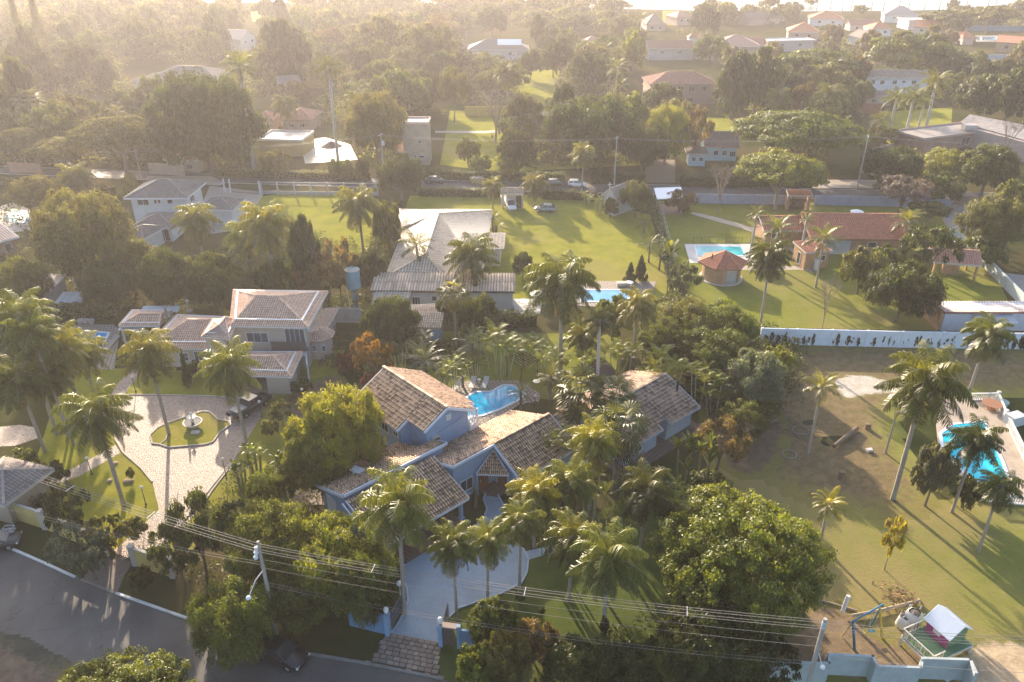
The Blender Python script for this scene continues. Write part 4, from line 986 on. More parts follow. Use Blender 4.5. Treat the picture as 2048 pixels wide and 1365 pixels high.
b = MB(); b.box((c.x + .6, c.y - 1.6, 1.2), (2.6, .3, 2.4)); b.build('counter', m_paint((.5, .48, .46)), kk)
b = MB(); b.tube([(c.x - 1.9, c.y - .8, 3.2), (c.x - 1.9, c.y - .8, 4.3)], .09, 6); b.build('chimney', m_flat((.05, .04, .04)), kk)
a, F, L = far_house('open barbecue shelter with salmon tiled roof in front of the slanting garden wall', (1868, 524), (1964, 532), 5.4, 2.7, 4.0, 'gable', ((.58, .30, .22), (.40, .2, .15)), (.5, .26, .12), brick=True, tile=(.36, .5), over=2.2, name='barbecue_shelter', cat='shelter')
for u, v in ((.4, .4), (L - .4, .4), (L - .4, 5), (.4, 5)): b = MB(); b.box(F(u, v, 1.3), (.3, .3, 2.6)); b.build('post', m_brick((.55, .28, .1)), a)
a, F, L = far_house('pale blue outbuilding with rusty flat tiled roof behind the long white wall', (1890, 625), (2110, 625), 3.6, 2.9, 2.7, 'mono', ((.75, .62, .55), (.5, .38, .32)), (.42, .47, .55), tile=(.4, .8), trim=(.25, .12, .1), over=.3, name='outbuilding')  # roof tile colour lightened, sun glare painted into it
b = MB(); b.slab([F(4, -1.6, 2.1), F(9, -1.6, 2.1), F(9, .3, 2.5), F(4, .3, 2.5)], .06)
for k in range(24): b.beam(F(4.1 + k * .21, -1.6, 2.15), F(4.1 + k * .21, .3, 2.55), .09, .05)
b.build('awning', m_paint((.5, .54, .6)), a)
b = MB(); b.box(F(.1, 2.6, 1.5), (.5, 4.4, 3.0)); b.build('brick_side_wall', m_brick((.48, .25, .12)), a); window(a, F(.0, 0), F(.0, 5), F(-.2, 2.6, 1.7), 1.2, 1.3, m_paint((.6, .5, .4)), MG2, 2)
# chapel with cross
a, F, L = far_house('small white chapel with tiled gable and a cross on top, by the far road', (1203, 391), (1232, 399), 7.5, 3.4, 5.0, 'gable_v', ((.5, .43, .35), (.3, .26, .22)), (.55, .55, .53), tile=(.4, .55), over=.3, name='chapel', cat='chapel')
b = MB(); q = F(L / 2, .1, 5.0); b.box(q + Vector((0, 0, .6)), (.12, .12, 1.2)); b.box(q + Vector((0, 0, .8)), (.7, .12, .12)); b.build('cross', m_paint((.6, .6, .58)), a)
# carport with white ribbed roof
P = W3([(1314, 399, 3.0), (1368, 397, 3.0), (1362, 375, 3.4), (1308, 377, 3.4)]); a = thing('carport', 'open carport with bright white corrugated roof against the far road', 'carport', tuple(W(1338, 412, 0)))
b = MB(); b.slab(P, .05)
for k in range(17):
    t = (k + .5) / 17; b.beam(P[0].lerp(P[1], t) + Vector((0, 0, .04)), P[3].lerp(P[2], t) + Vector((0, 0, .04)), .22, .12)
b.build('roof', m_flat((.78, .80, .84), .35), a)
for q in P: b = MB(); b.tube([(q.x, q.y, 0), (q.x, q.y, q.z - .1)], .1, 6); b.build('post', m_paint((.3, .28, .26)), a)
b = MB(); b.prism([tuple(q) for q in foot(P, -.1)], 0, .08); b.build('floor', m_paint((.28, .2, .16)), a)
# tiled gatehouses on the far road
a, F, L = far_house('tiled gateway with dark door between two bushy palms on the far road', (1003, 388), (1047, 388), 2.2, 3.0, 3.6, 'mono', OLD, (.5, .42, .34), tile=(.35, .6), over=.9, name='gateway', cat='gateway')
for u in (.25, L * .62, L - .2): b = MB(); b.box(F(u, .6, 1.5), (.35, .5, 3.0)); b.build('pillar', m_paint((.42, .36, .3)), a)
b = MB(); b.box(F(L * .8, .7, 1.2), (1.1, .1, 2.3)); b.build('door', m_paint((.06, .04, .03)), a)
a, F, L = far_house('brick gateway with red tiles and dark iron gate under the umbrella tree', (1577, 391), (1626, 392), 2.0, 3.0, 3.5, 'mono', RED, (.45, .22, .13), brick=True, tile=(.35, .5), over=.98, name='gateway', cat='gateway')
for u in (.3, L - .4): b = MB(); b.box(F(u, .8, 1.5), (.5, .6, 3.0)); b.build('pillar', m_brick((.45, .22, .13)), a)
gt = MB()
for k in range(14): gt.box(F(.7 + k * (L - 1.5) / 13, .8, 1.1), (.06, .05, 1.9))
for z in (.3, 1.9): gt.beam(F(.6, .8, z), F(L - .7, .8, z), .06, .08)
gt.beam(F(.7, .78, .3), F(L * .5, .78, 1.9), .05, .07); gt.beam(F(L * .5, .78, 1.9), F(L - .8, .78, .3), .05, .07); gt.build('iron_gate', m_flat((.03, .025, .02)), a)
# left edge buildings
far_house('small white flat roofed shed with ribbed lean-to on the left', (25, 579), (100, 580), 4.5, 3.0, 3.4, 'mono', ((.45, .4, .37), (.35, .3, .28)), (.42, .41, .42), tile=(0, 0), trim=(.7, .72, .76), over=.35, name='shed', cat='shed')
far_house('low ribbed white lean-to roof beside the small flat shed', (108, 608), (160, 607), 3.0, 1.8, 2.2, 'mono', ((.7, .7, .7), (.5, .5, .5)), (.45, .45, .46), tile=(.3, 3), over=.2, name='lean_to', cat='lean-to')
far_house('brick annexe with white framed window at the left edge', (-60, 500), (38, 474), 6, 3.1, 4.2, 'mono', ((.6, .45, .38), (.45, .33, .28)), (.26, .14, .09), brick=True, tile=(.4, 1.0), trim=(.6, .6, .6), wins=((.80, 1.7, 1.0, 1.3, 1),))
far_house('grey tiled gatehouse roof at the bottom left corner by the yellow wall', (-95, 985), (8, 1012), 5.5, 2.8, 4.0, 'hip', ((.36, .30, .27), (.22, .18, .16)), (.36, .29, .22), tile=(.3, .45), name='gatehouse', cat='gatehouse')
# tower, yellow pavilion and the band behind the far road
a, F, L = far_house('tall tan brick tower with flat parapet roof behind the far road', (803, 248), (856, 248), 5.4, 9.2, 9.2, 'flat', ((.3, .3, .34),), (.42, .32, .24), brick=True, trim=(.55, .42, .34), over=.05, name='tower', cat='tower', wins=((.65, 5.2, .6, .8, 1), (.45, 1.9, .6, .8, 1), (.7, 1.9, 1.2, .5, 1)))
ex(a, (778, 300), (808, 306), 8, 3.0, 4.4, 'mono', roof=PINK, wall=(.4, .3, .23))
a, F, L = far_house('flat roofed yellow pavilion with sunlit white parapets beside the royal palm', (516, 281), (603, 283), 9, 3.6, 3.6, 'flat', ((.3, .3, .3),), (.42, .30, .10), trim=(.7, .62, .55), over=.1, name='pavilion', cat='pavilion')
H = [
 ('pink hip roofed house left of the bushy palm, behind the yellow pavilion', (505, 243), (545, 243), 9, 3, 4.6, 'hip', PINK, (.45, .33, .26)),
 ('pinkish roof with pointed hip end right of the bushy palm', (560, 240), (622, 241), 11, 3, 5.0, 'hip', PINK, (.45, .33, .26)),
 ('plain pink gable roof left of the big dark tree', (212, 232), (302, 233), 14, 3, 5.2, 'gable', PINK, (.45, .34, .28)),
 ('long grey roofed house with white gables behind the pink roof', (300, 155), (430, 157), 13, 5.5, 8.0, 'hip', GREY, (.5, .5, .52)),
 ('grey hip roofed wing with white eaves left of the long grey roof', (262, 162), (318, 168), 12, 4, 6.0, 'hip', GREY, (.5, .5, .52)),
 ('white gable front peeping out of the hazy trees at upper left', (481, 80), (516, 72), 10, 5, 8.0, 'gable_v', ((.5, .45, .42), (.4, .35, .3)), (.62, .6, .58)),
 ('grey shed roofs half hidden behind the brown bush', (560, 175), (604, 172), 12, 3.2, 5.5, 'gable', GREY, (.5, .5, .5)),
 ('grey roofed solar house with white panels on its slope', (935, 100), (1058, 100), 14, 4, 7.0, 'hip', GREY, (.45, .45, .47)),
 ('small red roofed house among the trees at top centre', (1168, 88), (1203, 88), 12, 3, 5.5, 'hip', PINK, (.4, .35, .3)),
 ('brown hip roof behind the coconut palm at top centre', (1292, 50), (1334, 50), 22, 3, 7, 'hip', ((.3, .2, .16), (.2, .14, .11)), (.4, .32, .26)),
 ('small red gable roof right of the brown hip roof', (1354, 36), (1388, 35), 16, 4, 7, 'hip', PINK, (.4, .3, .25)),
 ('long salmon roofed house with grey walls below the round tree', (1296, 98), (1390, 97), 8, 4.5, 7.0, 'gable', PINK, (.5, .45, .42)),
 ('large salmon hip roofed house right of the little white dormer', (1428, 92), (1522, 94), 18, 4.5, 8.0, 'hip', ((.56, .34, .26), (.38, .22, .17)), (.36, .28, .23)),
 ('two-storey terracotta house with verandah, right of centre among dark trees', (1300, 170), (1438, 169), 13, 5.8, 8.5, 'hip', PINK, (.36, .25, .20)),
 ('light blue cottage with dark brown roof behind the far road', (1408, 293), (1480, 294), 8, 3.4, 5.8, 'gable', ((.22, .16, .13), (.14, .10, .085)), (.35, .50, .58)),
 ('white two-storey house with mottled tiled roof and five dark windows', (1731, 155), (1862, 157), 9, 5.8, 7.4, 'gable', OLD, (.62, .63, .66)),
 ('low brown roofed porch in front of the white two-storey house', (1733, 192), (1790, 192), 4, 3.0, 4.0, 'hip', ((.3, .22, .17), (.2, .15, .12)), (.4, .35, .3)),
 ('red hip roofed house with white walls at upper right', (1575, 64), (1640, 66), 16, 4, 7.5, 'hip', ORG, (.42, .3, .24)),
 ('flat roofed mauve and white house in front of the red hip roof', (1537, 84), (1632, 82), 9, 4.2, 4.2, 'flat', ((.35, .36, .45),), (.5, .42, .40)),
 ('salmon roofed white house near the lake, left of the big coconut', (1618, 38), (1690, 40), 18, 3.5, 7.0, 'hip', ORG, (.6, .6, .6)),
 ('long low pinkish roof near the lake', (1700, 50), (1752, 50), 8, 3, 5.0, 'gable', PINK, (.5, .4, .35)),
 ('orange hip roofed white house left of the hazy trees', (1745, 58), (1786, 58), 12, 4, 6.5, 'hip', ORG, (.62, .62, .62)),
 ('brown roofed white house below the orange hip roof', (1733, 78), (1778, 76), 13, 3.6, 6.0, 'gable_v', ((.34, .26, .22), (.24, .18, .15)), (.58, .58, .6)),
 ('orange roofed house beside the large tree at upper right', (1826, 54), (1885, 57), 13, 3.8, 6.5, 'gable', ORG, (.55, .5, .5)),
 ('pair of grey and white roofs close to the lake shore', (1768, 30), (1840, 32), 16, 4, 8.0, 'hip', ((.42, .38, .35), (.32, .28, .26)), (.6, .6, .6)),
 ('white flat villa roof right of the grey lake shore roofs', (1818, 42), (1868, 42), 14, 4.5, 4.5, 'flat', ((.62, .62, .64),), (.6, .6, .62)),
 ('small red hut roof by the blue pool strip', (1926, 76), (1952, 76), 9, 3, 5.5, 'hip', ORG, (.5, .4, .35)),
 ('orange roofed brick house at the right edge near the top', (1990, 84), (2110, 92), 20, 4.2, 6.0, 'gable', ORG, (.52, .30, .16)),
 ('yellow hut with mauve roof by the long yellow wall', (1068, 244), (1098, 244), 6, 3.2, 4.4, 'mono', ((.36, .26, .26), (.26, .2, .2)), (.50, .36, .08)),
 ('dark roofed gatehouse with black garage behind the far road, right', (1718, 312), (1762, 322), 8, 3.6, 5.4, 'gable_v', ((.14, .12, .11), (.08, .07, .07)), (.5, .44, .38)),
 ('low white building behind the far road at left with a thatched gate', (325, 320), (398, 322), 3.0, 2.8, 3.6, 'gable', ((.5, .38, .28), (.3, .2, .15)), (.40, .34, .28)),
 ('brown barn roof at the far right of the lake road', (1500, 40), (1565, 36), 10, 3, 6, 'gable', ((.30, .20, .16), (.2, .14, .11)), (.4, .3, .25)),
 ('red house roof at the left of the flat mauve house', (1488, 94), (1524, 96), 12, 3, 6, 'gable', PINK, (.4, .28, .22)),
]
for q in H:
    lab, fl, fr, Wd, ze, zr, typ, rc, wc = q
    k = dict(tile=(.5, .7) if fl[1] > 150 else (0, 0)); wins = (); nm = 'house'; br = False
    if 'five dark' in lab: wins = ((.12, 4.3, 1.3, 1.2, 2), (.27, 4.3, 1.3, 1.2, 2), (.47, 4.4, 1.3, 1.1, 2), (.62, 4.5, 1.2, .6, 1), (.78, 4.4, 1.4, 1.1, 2))
    elif 'light blue cottage' in lab: wins = ((.35, 1.8, 1.0, 1.1, 2), (.62, 1.8, 1.0, 1.1, 2), (.88, 1.6, 1.3, 1.2, 3))
    elif 'verandah' in lab: wins = ((.45, 4.4, 1.8, 1.3, 2), (.62, 4.4, 1.8, 1.3, 2), (.8, 4.4, 1.8, 1.3, 2), (.6, 1.2, 2.2, 1.2, 3))
    elif 'orange roofed brick' in lab: wins = ((.2, 2.4, 1.6, 1.4, 2), (.4, 2.4, 1.6, 1.4, 2)); br = True
    elif 'hut' in lab or 'barn' in lab: pass
    else: wins = ((.3, ze - 1.5, 1.3, 1.0, 2), (.7, ze - 1.5, 1.3, 1.0, 2))
    a, F, L = far_house(lab, fl, fr, Wd, ze, zr, typ, rc, wc, wins=wins, brick=br, over=.5, trim=(.55, .5, .45) if 'white' in lab or 'grey' in lab else (.35, .25, .2), **k)
    if 'solar' in lab:
        for j, (fx, n_) in enumerate(((.55, 0), (.68, 0), (.81, 0))):
            b = MB(); c = F(L * fx, 3.6, 6.4); b.slab([c + F.u * -1.6 + F.v * -1.8 + Vector((0, 0, -.8)), c + F.u * 1.6 + F.v * -1.8 + Vector((0, 0, -.8)), c + F.u * 1.6 + F.v * 1.8 + Vector((0, 0, .9)), c + F.u * -1.6 + F.v * 1.8 + Vector((0, 0, .9))], .08)
            b.build('solar_panel', m_flat((.8, .8, .82), .15), a)
    if 'light blue cottage' in lab:
        ex(a, (1374, 308), (1418, 309), 5, 2.9, 4.2, 'hip', roof=((.24, .17, .14), (.15, .11, .09)), wall=(.35, .50, .58), wins=((.3, 1.6, .9, .9, 1), (.75, 1.6, .9, .9, 1)))
    if 'verandah' in lab:
        ex(a, (1285, 168), (1330, 172), 10, 3.6, 6.0, 'hip', roof=PINK, wall=(.36, .25, .2)); ex(a, (1355, 186), (1436, 186), 2.4, 3.2, 4.2, 'mono', roof=PINK, wall=(.4, .33, .3))
    if 'long salmon' in lab:
        ex(a, (1378, 76), (1396, 76), 5, 8.0, 9.5, 'hip', roof=ORG, wall=(.6, .58, .55), tile=(0, 0), over=.3)
# modern house upper right
a, F, L = far_house('long modern house with sloping grey roof and brick walls at upper right', (1848, 280), (1990, 262), 9, 3.4, 3.7, 'flat', ((.34, .30, .28),), (.30, .14, .09), brick=True, trim=(.4, .3, .26), over=.3, wins=((.62, 1.7, 2.6, 1.8, 2),))
b = MB(); P = W3([(1920, 245, 4.6), (2085, 290, 4.6), (2110, 262, 6.0), (1940, 229, 6.0)]); b.slab(P, .25)
b.build('sloping_roof', m_corr((.32, .28, .26)), a)
b = MB(); b.prism([tuple(p) for p in W3([(1925, 252, 4.4), (2080, 292, 4.4), (2100, 265, 5), (1942, 235, 5)])], 0, 4.3); b.build('wall_block', m_paint((.36, .30, .28)), a)
p = W(1938, 258, 4); b = MB(); b.box((p.x, p.y, 4.4), (3.0, 2.0, 1.2)); b.build('skylight_box', m_paint((.5, .45, .42)), a)
# ------------------------------------------------------------------ vegetation: shapes made once, then shared
LEAF = m_leaf(); LEAFP = m_leaf(.45, .45, .08)
rs = np.random.RandomState(11)
def unit(n):
    v = rs.normal(size=(n, 3)); return v / np.linalg.norm(v, axis=1)[:, None]
def cards(P, N, a, b, tint):              # leaf shaped quads at P, facing N
    n = len(P)
    t = rs.normal(size=(n, 3)); t -= (t * N).sum(1)[:, None] * N; t /= np.linalg.norm(t, axis=1)[:, None]
    s = np.cross(N, t); a = a * rs.uniform(.7, 1.3, (n, 1)); b = b * rs.uniform(.7, 1.3, (n, 1))
    V = np.stack([P - t * a, P + s * b + t * a * .1, P + t * a, P - s * b + t * a * .1], 1).reshape(-1, 3)
    F = (np.arange(n) * 4)[:, None] + np.arange(4)[None, :]
    return V, F, np.repeat(tint, 4)
def crown_mesh(name, nl, ntf, nlf, a, b, shape='round', mat=None, rt=.15, droop=0.0, inner=.12):
    """lobes > tufts > leaves; horizontal radius 1, z in 0..1"""
    Ps, Ns, Ts = [], [], []
    zb = {'round': .12, 'umbrella': .60, 'tall': .10, 'weep': .06, 'cone': .04, 'shrub': .0, 'ball': .0, 'open': .3, 'flat': .5}[shape]
    cz, hz = (1 + zb) / 2, (1 - zb) / 2
    for i in range(nl):
        ph = i * 2.39996 + rs.uniform(-.3, .3)
        u = (i + .5) / nl
        if shape == 'umbrella' or shape == 'flat':
            r = math.sqrt(u) * .80; c = np.array((r * math.cos(ph), r * math.sin(ph), .88 - .28 * r * r + rs.uniform(-.03, .03))); rl, rz = .30, .10
        elif shape == 'cone':
            z = u; r = (1 - z) * .62; c = np.array((r * math.cos(ph), r * math.sin(ph), .06 + z * .88)); rl, rz = .36 * (1.1 - z * .75), .12
        elif shape == 'tall':
            z = u; r = .42 * math.sin(math.pi * (.15 + .8 * z)) + .05; c = np.array((r * math.cos(ph), r * math.sin(ph), zb + .1 + z * (.82 - zb))); rl, rz = rs.uniform(.38, .52), .14
        else:
            z = 1 - 1.75 * u if shape != 'shrub' else 1 - 1.1 * u
            k = rs.uniform(.58, .84); r = math.sqrt(max(0, 1 - z * z)) * k
            c = np.array((r * math.cos(ph), r * math.sin(ph), cz + z * hz * .68 + rs.uniform(-.03, .03))); rl = rs.uniform(.22, .40); rz = rl * hz * rs.uniform(.8, 1.1)
        sc = np.array((rl, rl, rz)); lt = rs.uniform(.8, 1.15)
        d = unit(ntf); out = c - np.array((0, 0, cz)); out = out / (np.linalg.norm(out) + 1e-6)
        d = d + out * .45; d[:, 2] += .22; d /= np.linalg.norm(d, axis=1)[:, None]
        tc = c + d * sc * rs.uniform(.72, 1.02, (ntf, 1))
        for j in range(ntf):
            q = unit(nlf) * (rs.rand(nlf, 1) ** .42)
            tr = rt * rs.uniform(.75, 1.25)
            p = tc[j] + q * np.array((tr, tr, tr * (hz * 1.1 + .12)))
            if droop: p[:, 2] -= droop * rs.rand(nlf) ** 1.5 * rs.uniform(.5, 1)
            nn = q * .6 + d[j] * .75 + unit(nlf) * .75; nn[:, 2] += .2; nn /= np.linalg.norm(nn, axis=1)[:, None]
            Ps.append(p); Ns.append(nn); Ts.append(lt * rs.uniform(.78, 1.18) * rs.uniform(.8, 1.2, nlf))
    k = int(sum(len(p) for p in Ps) * inner)
    q = unit(k) * (rs.rand(k, 1) ** .5) * .72
    if shape in ('umbrella', 'flat'): p = q * np.array((1, 1, .14)) + np.array((0, 0, .78))
    elif shape == 'cone': z = rs.rand(k); p = np.stack([q[:, 0] * (1 - z) * .7, q[:, 1] * (1 - z) * .7, .05 + z * .85], 1)
    else: p = q * np.array((.95, .95, hz)) + np.array((0, 0, cz))
    Ps.append(p); Ns.append(unit(k)); Ts.append(np.full(k, .8))
    P = np.concatenate(Ps); N = np.concatenate(Ns); T = np.concatenate(Ts)
    P[:, 2] = np.clip(P[:, 2], 0.0, 1.08)
    V, F, T = cards(P, N, a, b, T)
    return qmesh(name, V, F, T, mat or LEAF)
def limb_mesh(name, shape='round', n=6, r0=.05, bark=None, bare=False):
    b = MB(); q = random.Random(sum(map(ord, shape)) + n)
    zt = {'umbrella': .34, 'flat': .3, 'tall': .5, 'cone': .9, 'shrub': .05, 'open': .25}.get(shape, .3)
    lean = Vector((q.uniform(-.05, .05), q.uniform(-.05, .05), 0))
    b.tube([(0, 0, -.01), lean * .5 + Vector((0, 0, zt * .5)), lean + Vector((0, 0, zt))], [r0 * 1.35, r0, r0 * .85], 7)
    for i in range(n):
        a = i * 2.4 + q.uniform(-.3, .3); rr = q.uniform(.3, .7) if shape != 'umbrella' else q.uniform(.45, .85)
        e = Vector((rr * math.cos(a), rr * math.sin(a), q.uniform(.62, .88) if shape not in ('umbrella', 'flat') else .82 - .2 * rr))
        m = lean + Vector((e.x * .38, e.y * .38, zt + (e.z - zt) * .55)); s0 = lean + Vector((0, 0, zt - .04))
        b.tube([s0, m, e], [r0 * .6, r0 * .36, r0 * .12], 5)
        if bare or shape in ('umbrella', 'open'):
            for k in range(3 if not bare else 5):
                t = q.uniform(.3, .95); s1 = m.lerp(e, t); f_ = s1 + Vector((q.uniform(-.3, .3), q.uniform(-.3, .3), q.uniform(.04, .16)))
                f_.z = min(f_.z, .98); b.tube([s1, (s1 + f_) / 2 + Vector((0, 0, .02)), f_], [r0 * .2, r0 * .13, r0 * .05], 4)
                if bare:
                    for kk in range(3):
                        g_ = s1.lerp(f_, q.uniform(.3, .9)); b.tube([g_, g_ + Vector((q.uniform(-.16, .16), q.uniform(-.16, .16), q.uniform(.02, .12)))], [r0 * .08, r0 * .03], 3)
    return b.mesh(name, bark or m_bark())
KIND = {}
def kind(k, shape, hi, lo, trunk_n=6, r0=.05, bark=None, **kw):
    KIND[k] = dict(hi=[crown_mesh('crown', *hi, shape=shape, **kw) for _ in range(2)], lo=[crown_mesh('crown', *lo, shape=shape, **kw) for _ in range(2)],
                   trunk=[limb_mesh('trunk', shape, trunk_n, r0, bark) for _ in range(1)])
kind('round', 'round', (18, 16, 72, .030, .0145), (13, 12, 32, .062, .028), rt=.14)
kind('light', 'round', (24, 14, 72, .026, .011), (16, 12, 30, .055, .024), rt=.12)
kind('pepper', 'weep', (18, 14, 60, .036, .012), (12, 11, 26, .07, .026), rt=.13, droop=.16)
kind('umbrella', 'umbrella', (40, 14, 56, .028, .0125), (28, 11, 26, .055, .026), rt=.115, inner=.22, r0=.035, trunk_n=9, bark=m_bark((.26, .22, .18)))
kind('tall', 'tall', (14, 14, 60, .042, .020), (11, 11, 28, .085, .042), rt=.2, r0=.06)
kind('cone', 'cone', (20, 12, 44, .045, .018), (16, 9, 24, .08, .035), rt=.13)
kind('shrub', 'shrub', (14, 13, 50, .045, .02), (10, 9, 22, .09, .042), r0=.03)
kind('open', 'open', (14, 8, 44, .036, .018), (11, 7, 20, .07, .034), rt=.13, inner=.02, trunk_n=9, r0=.04)
KIND['big'] = dict(hi=[crown_mesh('crown', 34, 20, 78, .0185, .0095, shape='round', rt=.085)], lo=None, trunk=KIND['round']['trunk'])
BARE = [limb_mesh('branches', 'open', 11, .03, m_bark((.28, .22, .17)), True)]
PINE = crown_mesh('crown', 30, 9, 26, .05, .010, shape='cone', rt=.13)

def frond(name, L=1.0, el=50, droop=80, n=34, ll=.3, ldroop=.5, wid=.018, fwd=.5, petiole=.12, stiff=1.4, mat=None, tw=0.0, hang=.0):
    V, F, T = [], [], []
    pts = []; p = np.zeros(3); K = 14; e = R(el)
    for i in range(K + 1):
        pts.append(p.copy()); s = i / K; a = e - R(droop) * (s ** stiff)
        p = p + np.array((math.cos(a), 0, math.sin(a))) * L / K
    pts = np.array(pts)
    def at(s):
        x = s * K; i = min(int(x), K - 1); return pts[i] + (pts[i + 1] - pts[i]) * (x - i), (pts[i + 1] - pts[i]) / (L / K)
    for i in range(K):                     # rachis, a thin triangular strip
        r = .012 * (1 - i / K) + .003; r2 = .012 * (1 - (i + 1) / K) + .003
        b = len(V); V += [pts[i] + (0, -r, 0), pts[i] + (0, r, 0), pts[i + 1] + (0, r2, 0), pts[i + 1] + (0, -r2, 0)]; F.append((b, b + 1, b + 2, b + 3)); T += [1.25] * 4
    for i in range(n):
        s = petiole + (1 - petiole) * (i + .5) / n
        c, tdir = at(s); prof = math.sin(math.pi * min(1, (.18 + .80 * (s - petiole) / (1 - petiole)))) ** .6
        l = ll * prof * rs.uniform(.85, 1.1)
        for sg in (-1, 1):
            up = np.cross(tdir, (0, 1, 0)); 
            lift = rs.uniform(-.35, .55) + tw - hang * rs.rand()
            d = np.array((0, sg * 1.0, 0)) + tdir * fwd + np.array((0, 0, 1)) * lift; d /= np.linalg.norm(d)
            m = c + d * l * .5; q = m + (d + np.array((0, 0, -1.5 * ldroop)) ) / np.linalg.norm(d + np.array((0, 0, -1.5 * ldroop))) * l * .5
            m = m + np.array((0, 0, -.12 * ldroop * l)); w_ = tdir * wid * .5
            b = len(V); V += [c - w_ * .6, c + w_ * .6, m + w_, m - w_, q, q]; F += [(b, b + 1, b + 2, b + 3), (b + 3, b + 2, b + 4, b + 5)]; T += [rs.uniform(.8, 1.2)] * 6
    return V, F, T
def fmesh(name, data, mat=None):
    V, F, T = data; return qmesh(name, np.array(V), np.array(F), np.array(T), mat or LEAFP)
def fanleaf(el=40, n=26, r=.5, pet=.5, tip=.5):
    V, F, T = [], [], []
    e = R(el); o = np.array((math.cos(e), 0, math.sin(e))) * pet
    V += [np.array((0, -.012, 0)), np.array((0, .012, 0)), o + (0, .008, 0), o + (0, -.008, 0)]; F.append((0, 1, 2, 3)); T += [1.1] * 4
    dr = e - R(25); ax = np.array((math.cos(dr), 0, math.sin(dr))); nz = np.array((-math.sin(dr), 0, math.cos(dr)))
    for i in range(n):
        a = R(-125 + 250 * (i + .5) / n); d = ax * math.cos(a) + np.array((0, 1, 0)) * math.sin(a); d = d + nz * .12
        s = np.cross(nz, d); l = r * (1 - .25 * abs(a) / R(125)) * rs.uniform(.9, 1.05)
        m = o + d * l * .58; q = m + (d * .8 + np.array((0, 0, -tip * 1.3))) * l * .42; w_ = s * r * .034 + nz * r * .022 * (1 if i % 2 else -1)
        b = len(V); V += [o - w_ * .2, o + w_ * .2, m + w_, m - w_, q, q]; F += [(b, b + 1, b + 2, b + 3), (b + 3, b + 2, b + 4, b + 5)]; T += [rs.uniform(.8, 1.2)] * 6
    return V, F, T
def paddle(el=60, droop=60, L=1.0, wd=.16):
    V, F, T = [], [], []; K = 9; p = np.zeros(3); e = R(el); pts = []
    for i in range(K + 1):
        pts.append(p.copy()); a = e - R(droop) * ((i / K) ** 1.6); p = p + np.array((math.cos(a), 0, math.sin(a))) * L / K
    for i in range(K):
        w0 = .02 if i < 3 else wd * math.sin(math.pi * (i - 2.2) / (K - 2.0)) ** .7; w1 = .02 if i + 1 < 3 else wd * max(.0, math.sin(math.pi * min(1, (i - 1.2) / (K - 2.0)))) ** .7
        for sg in (-1, 1):
            b = len(V); dz = .25
            V += [pts[i], pts[i] + (0, sg * w0, w0 * dz), pts[i + 1] + (0, sg * w1, w1 * dz), pts[i + 1]]; F.append((b, b + 1, b + 2, b + 3)); T += [rs.uniform(.85, 1.15)] * 4
    return V, F, T
PK = {}
def palmkind(k, els, maker, nf, R_, trunk=(.16, .2, (.3, .25, .2)), dead=0):
    PK[k] = dict(els=els, mesh=[[fmesh('frond', maker(e)) for _ in range(2)] for e in els], data=[maker(e) for e in els], nf=nf, trunk=trunk, dead=dead)
palmkind('queen', (82, 60, 38, 14, -14, -44), lambda e: frond('', 1, e, 112 if e > 20 else 62, 46, .30, 1.3, .021, .40, hang=1.3), 42, 3.6, (.125, .155, (.30, .26, .22)), 2)
palmkind('royal', (80, 60, 42, 22, 2, -18), lambda e: frond('', 1, e, 88 if e > 10 else 55, 44, .27, .9, .017, .5, hang=.7), 21, 3.2, (.2, .26, (.42, .40, .36)))
palmkind('coco', (76, 56, 36, 16, -6), lambda e: frond('', 1, e, 74, 40, .25, .7, .021, .6), 19, 3, (.13, .18, (.34, .30, .24)))
palmkind('fan', (70, 48, 28, 8, -14, -38), lambda e: fanleaf(e), 26, 2.2, (.16, .22, (.22, .17, .13)), 8)
palmkind('cycad', (70, 50, 32, 14, 0), lambda e: frond('', 1, e, 55, 30, .13, .1, .016, .5, .08), 26, 1.6, (.16, .2, (.16, .12, .09)))
palmkind('date', (75, 55, 36, 18, 0, -20), lambda e: frond('', 1, e, 60, 38, .16, .2, .016, .55, .06), 30, 2.4, (.2, .26, (.2, .15, .11)))
palmkind('areca', (82, 66, 50, 34), lambda e: frond('', 1, e, 85, 28, .22, .45, .02, .55, .25), 9, 2.0, (.05, .06, (.34, .34, .2)))
palmkind('banana', (82, 68, 52, 36), lambda e: paddle(e, 75), 9, 2.2, (.1, .14, (.25, .25, .12)))
palmkind('strel', (86, 78, 68, 58), lambda e: paddle(e, 30, 1, .12), 11, 2.4, (.08, .1, (.2, .18, .1)))
def trunk_mesh(r0, r1, c, rings=True):
    b = MB(); n = 14; P = []; Rr = []
    bend = rnd.uniform(-.02, .02)
    for i in range(n + 1):
        t = i / n; P.append((bend * math.sin(math.pi * t), 0, t)); Rr.append(r1 * 1.15 if i == 0 else r1 + (r0 - r1) * t + (.012 if i % 2 else 0))
    b.tube(P, Rr, 9); return b.mesh('trunk', m_bark(c), smooth=True)
TRK = {k: [trunk_mesh(1.0 * v['trunk'][0], v['trunk'][1], v['trunk'][2]) for _ in range(2)] for k, v in PK.items()}
CSH = MB(); CSH.lathe((0, 0, -1.0), [(.17, 0), (.2, .15), (.13, .9), (.06, 1.1)], 9); CSH = CSH.mesh('crownshaft', m_paint((.16, .24, .08), .5), smooth=True)
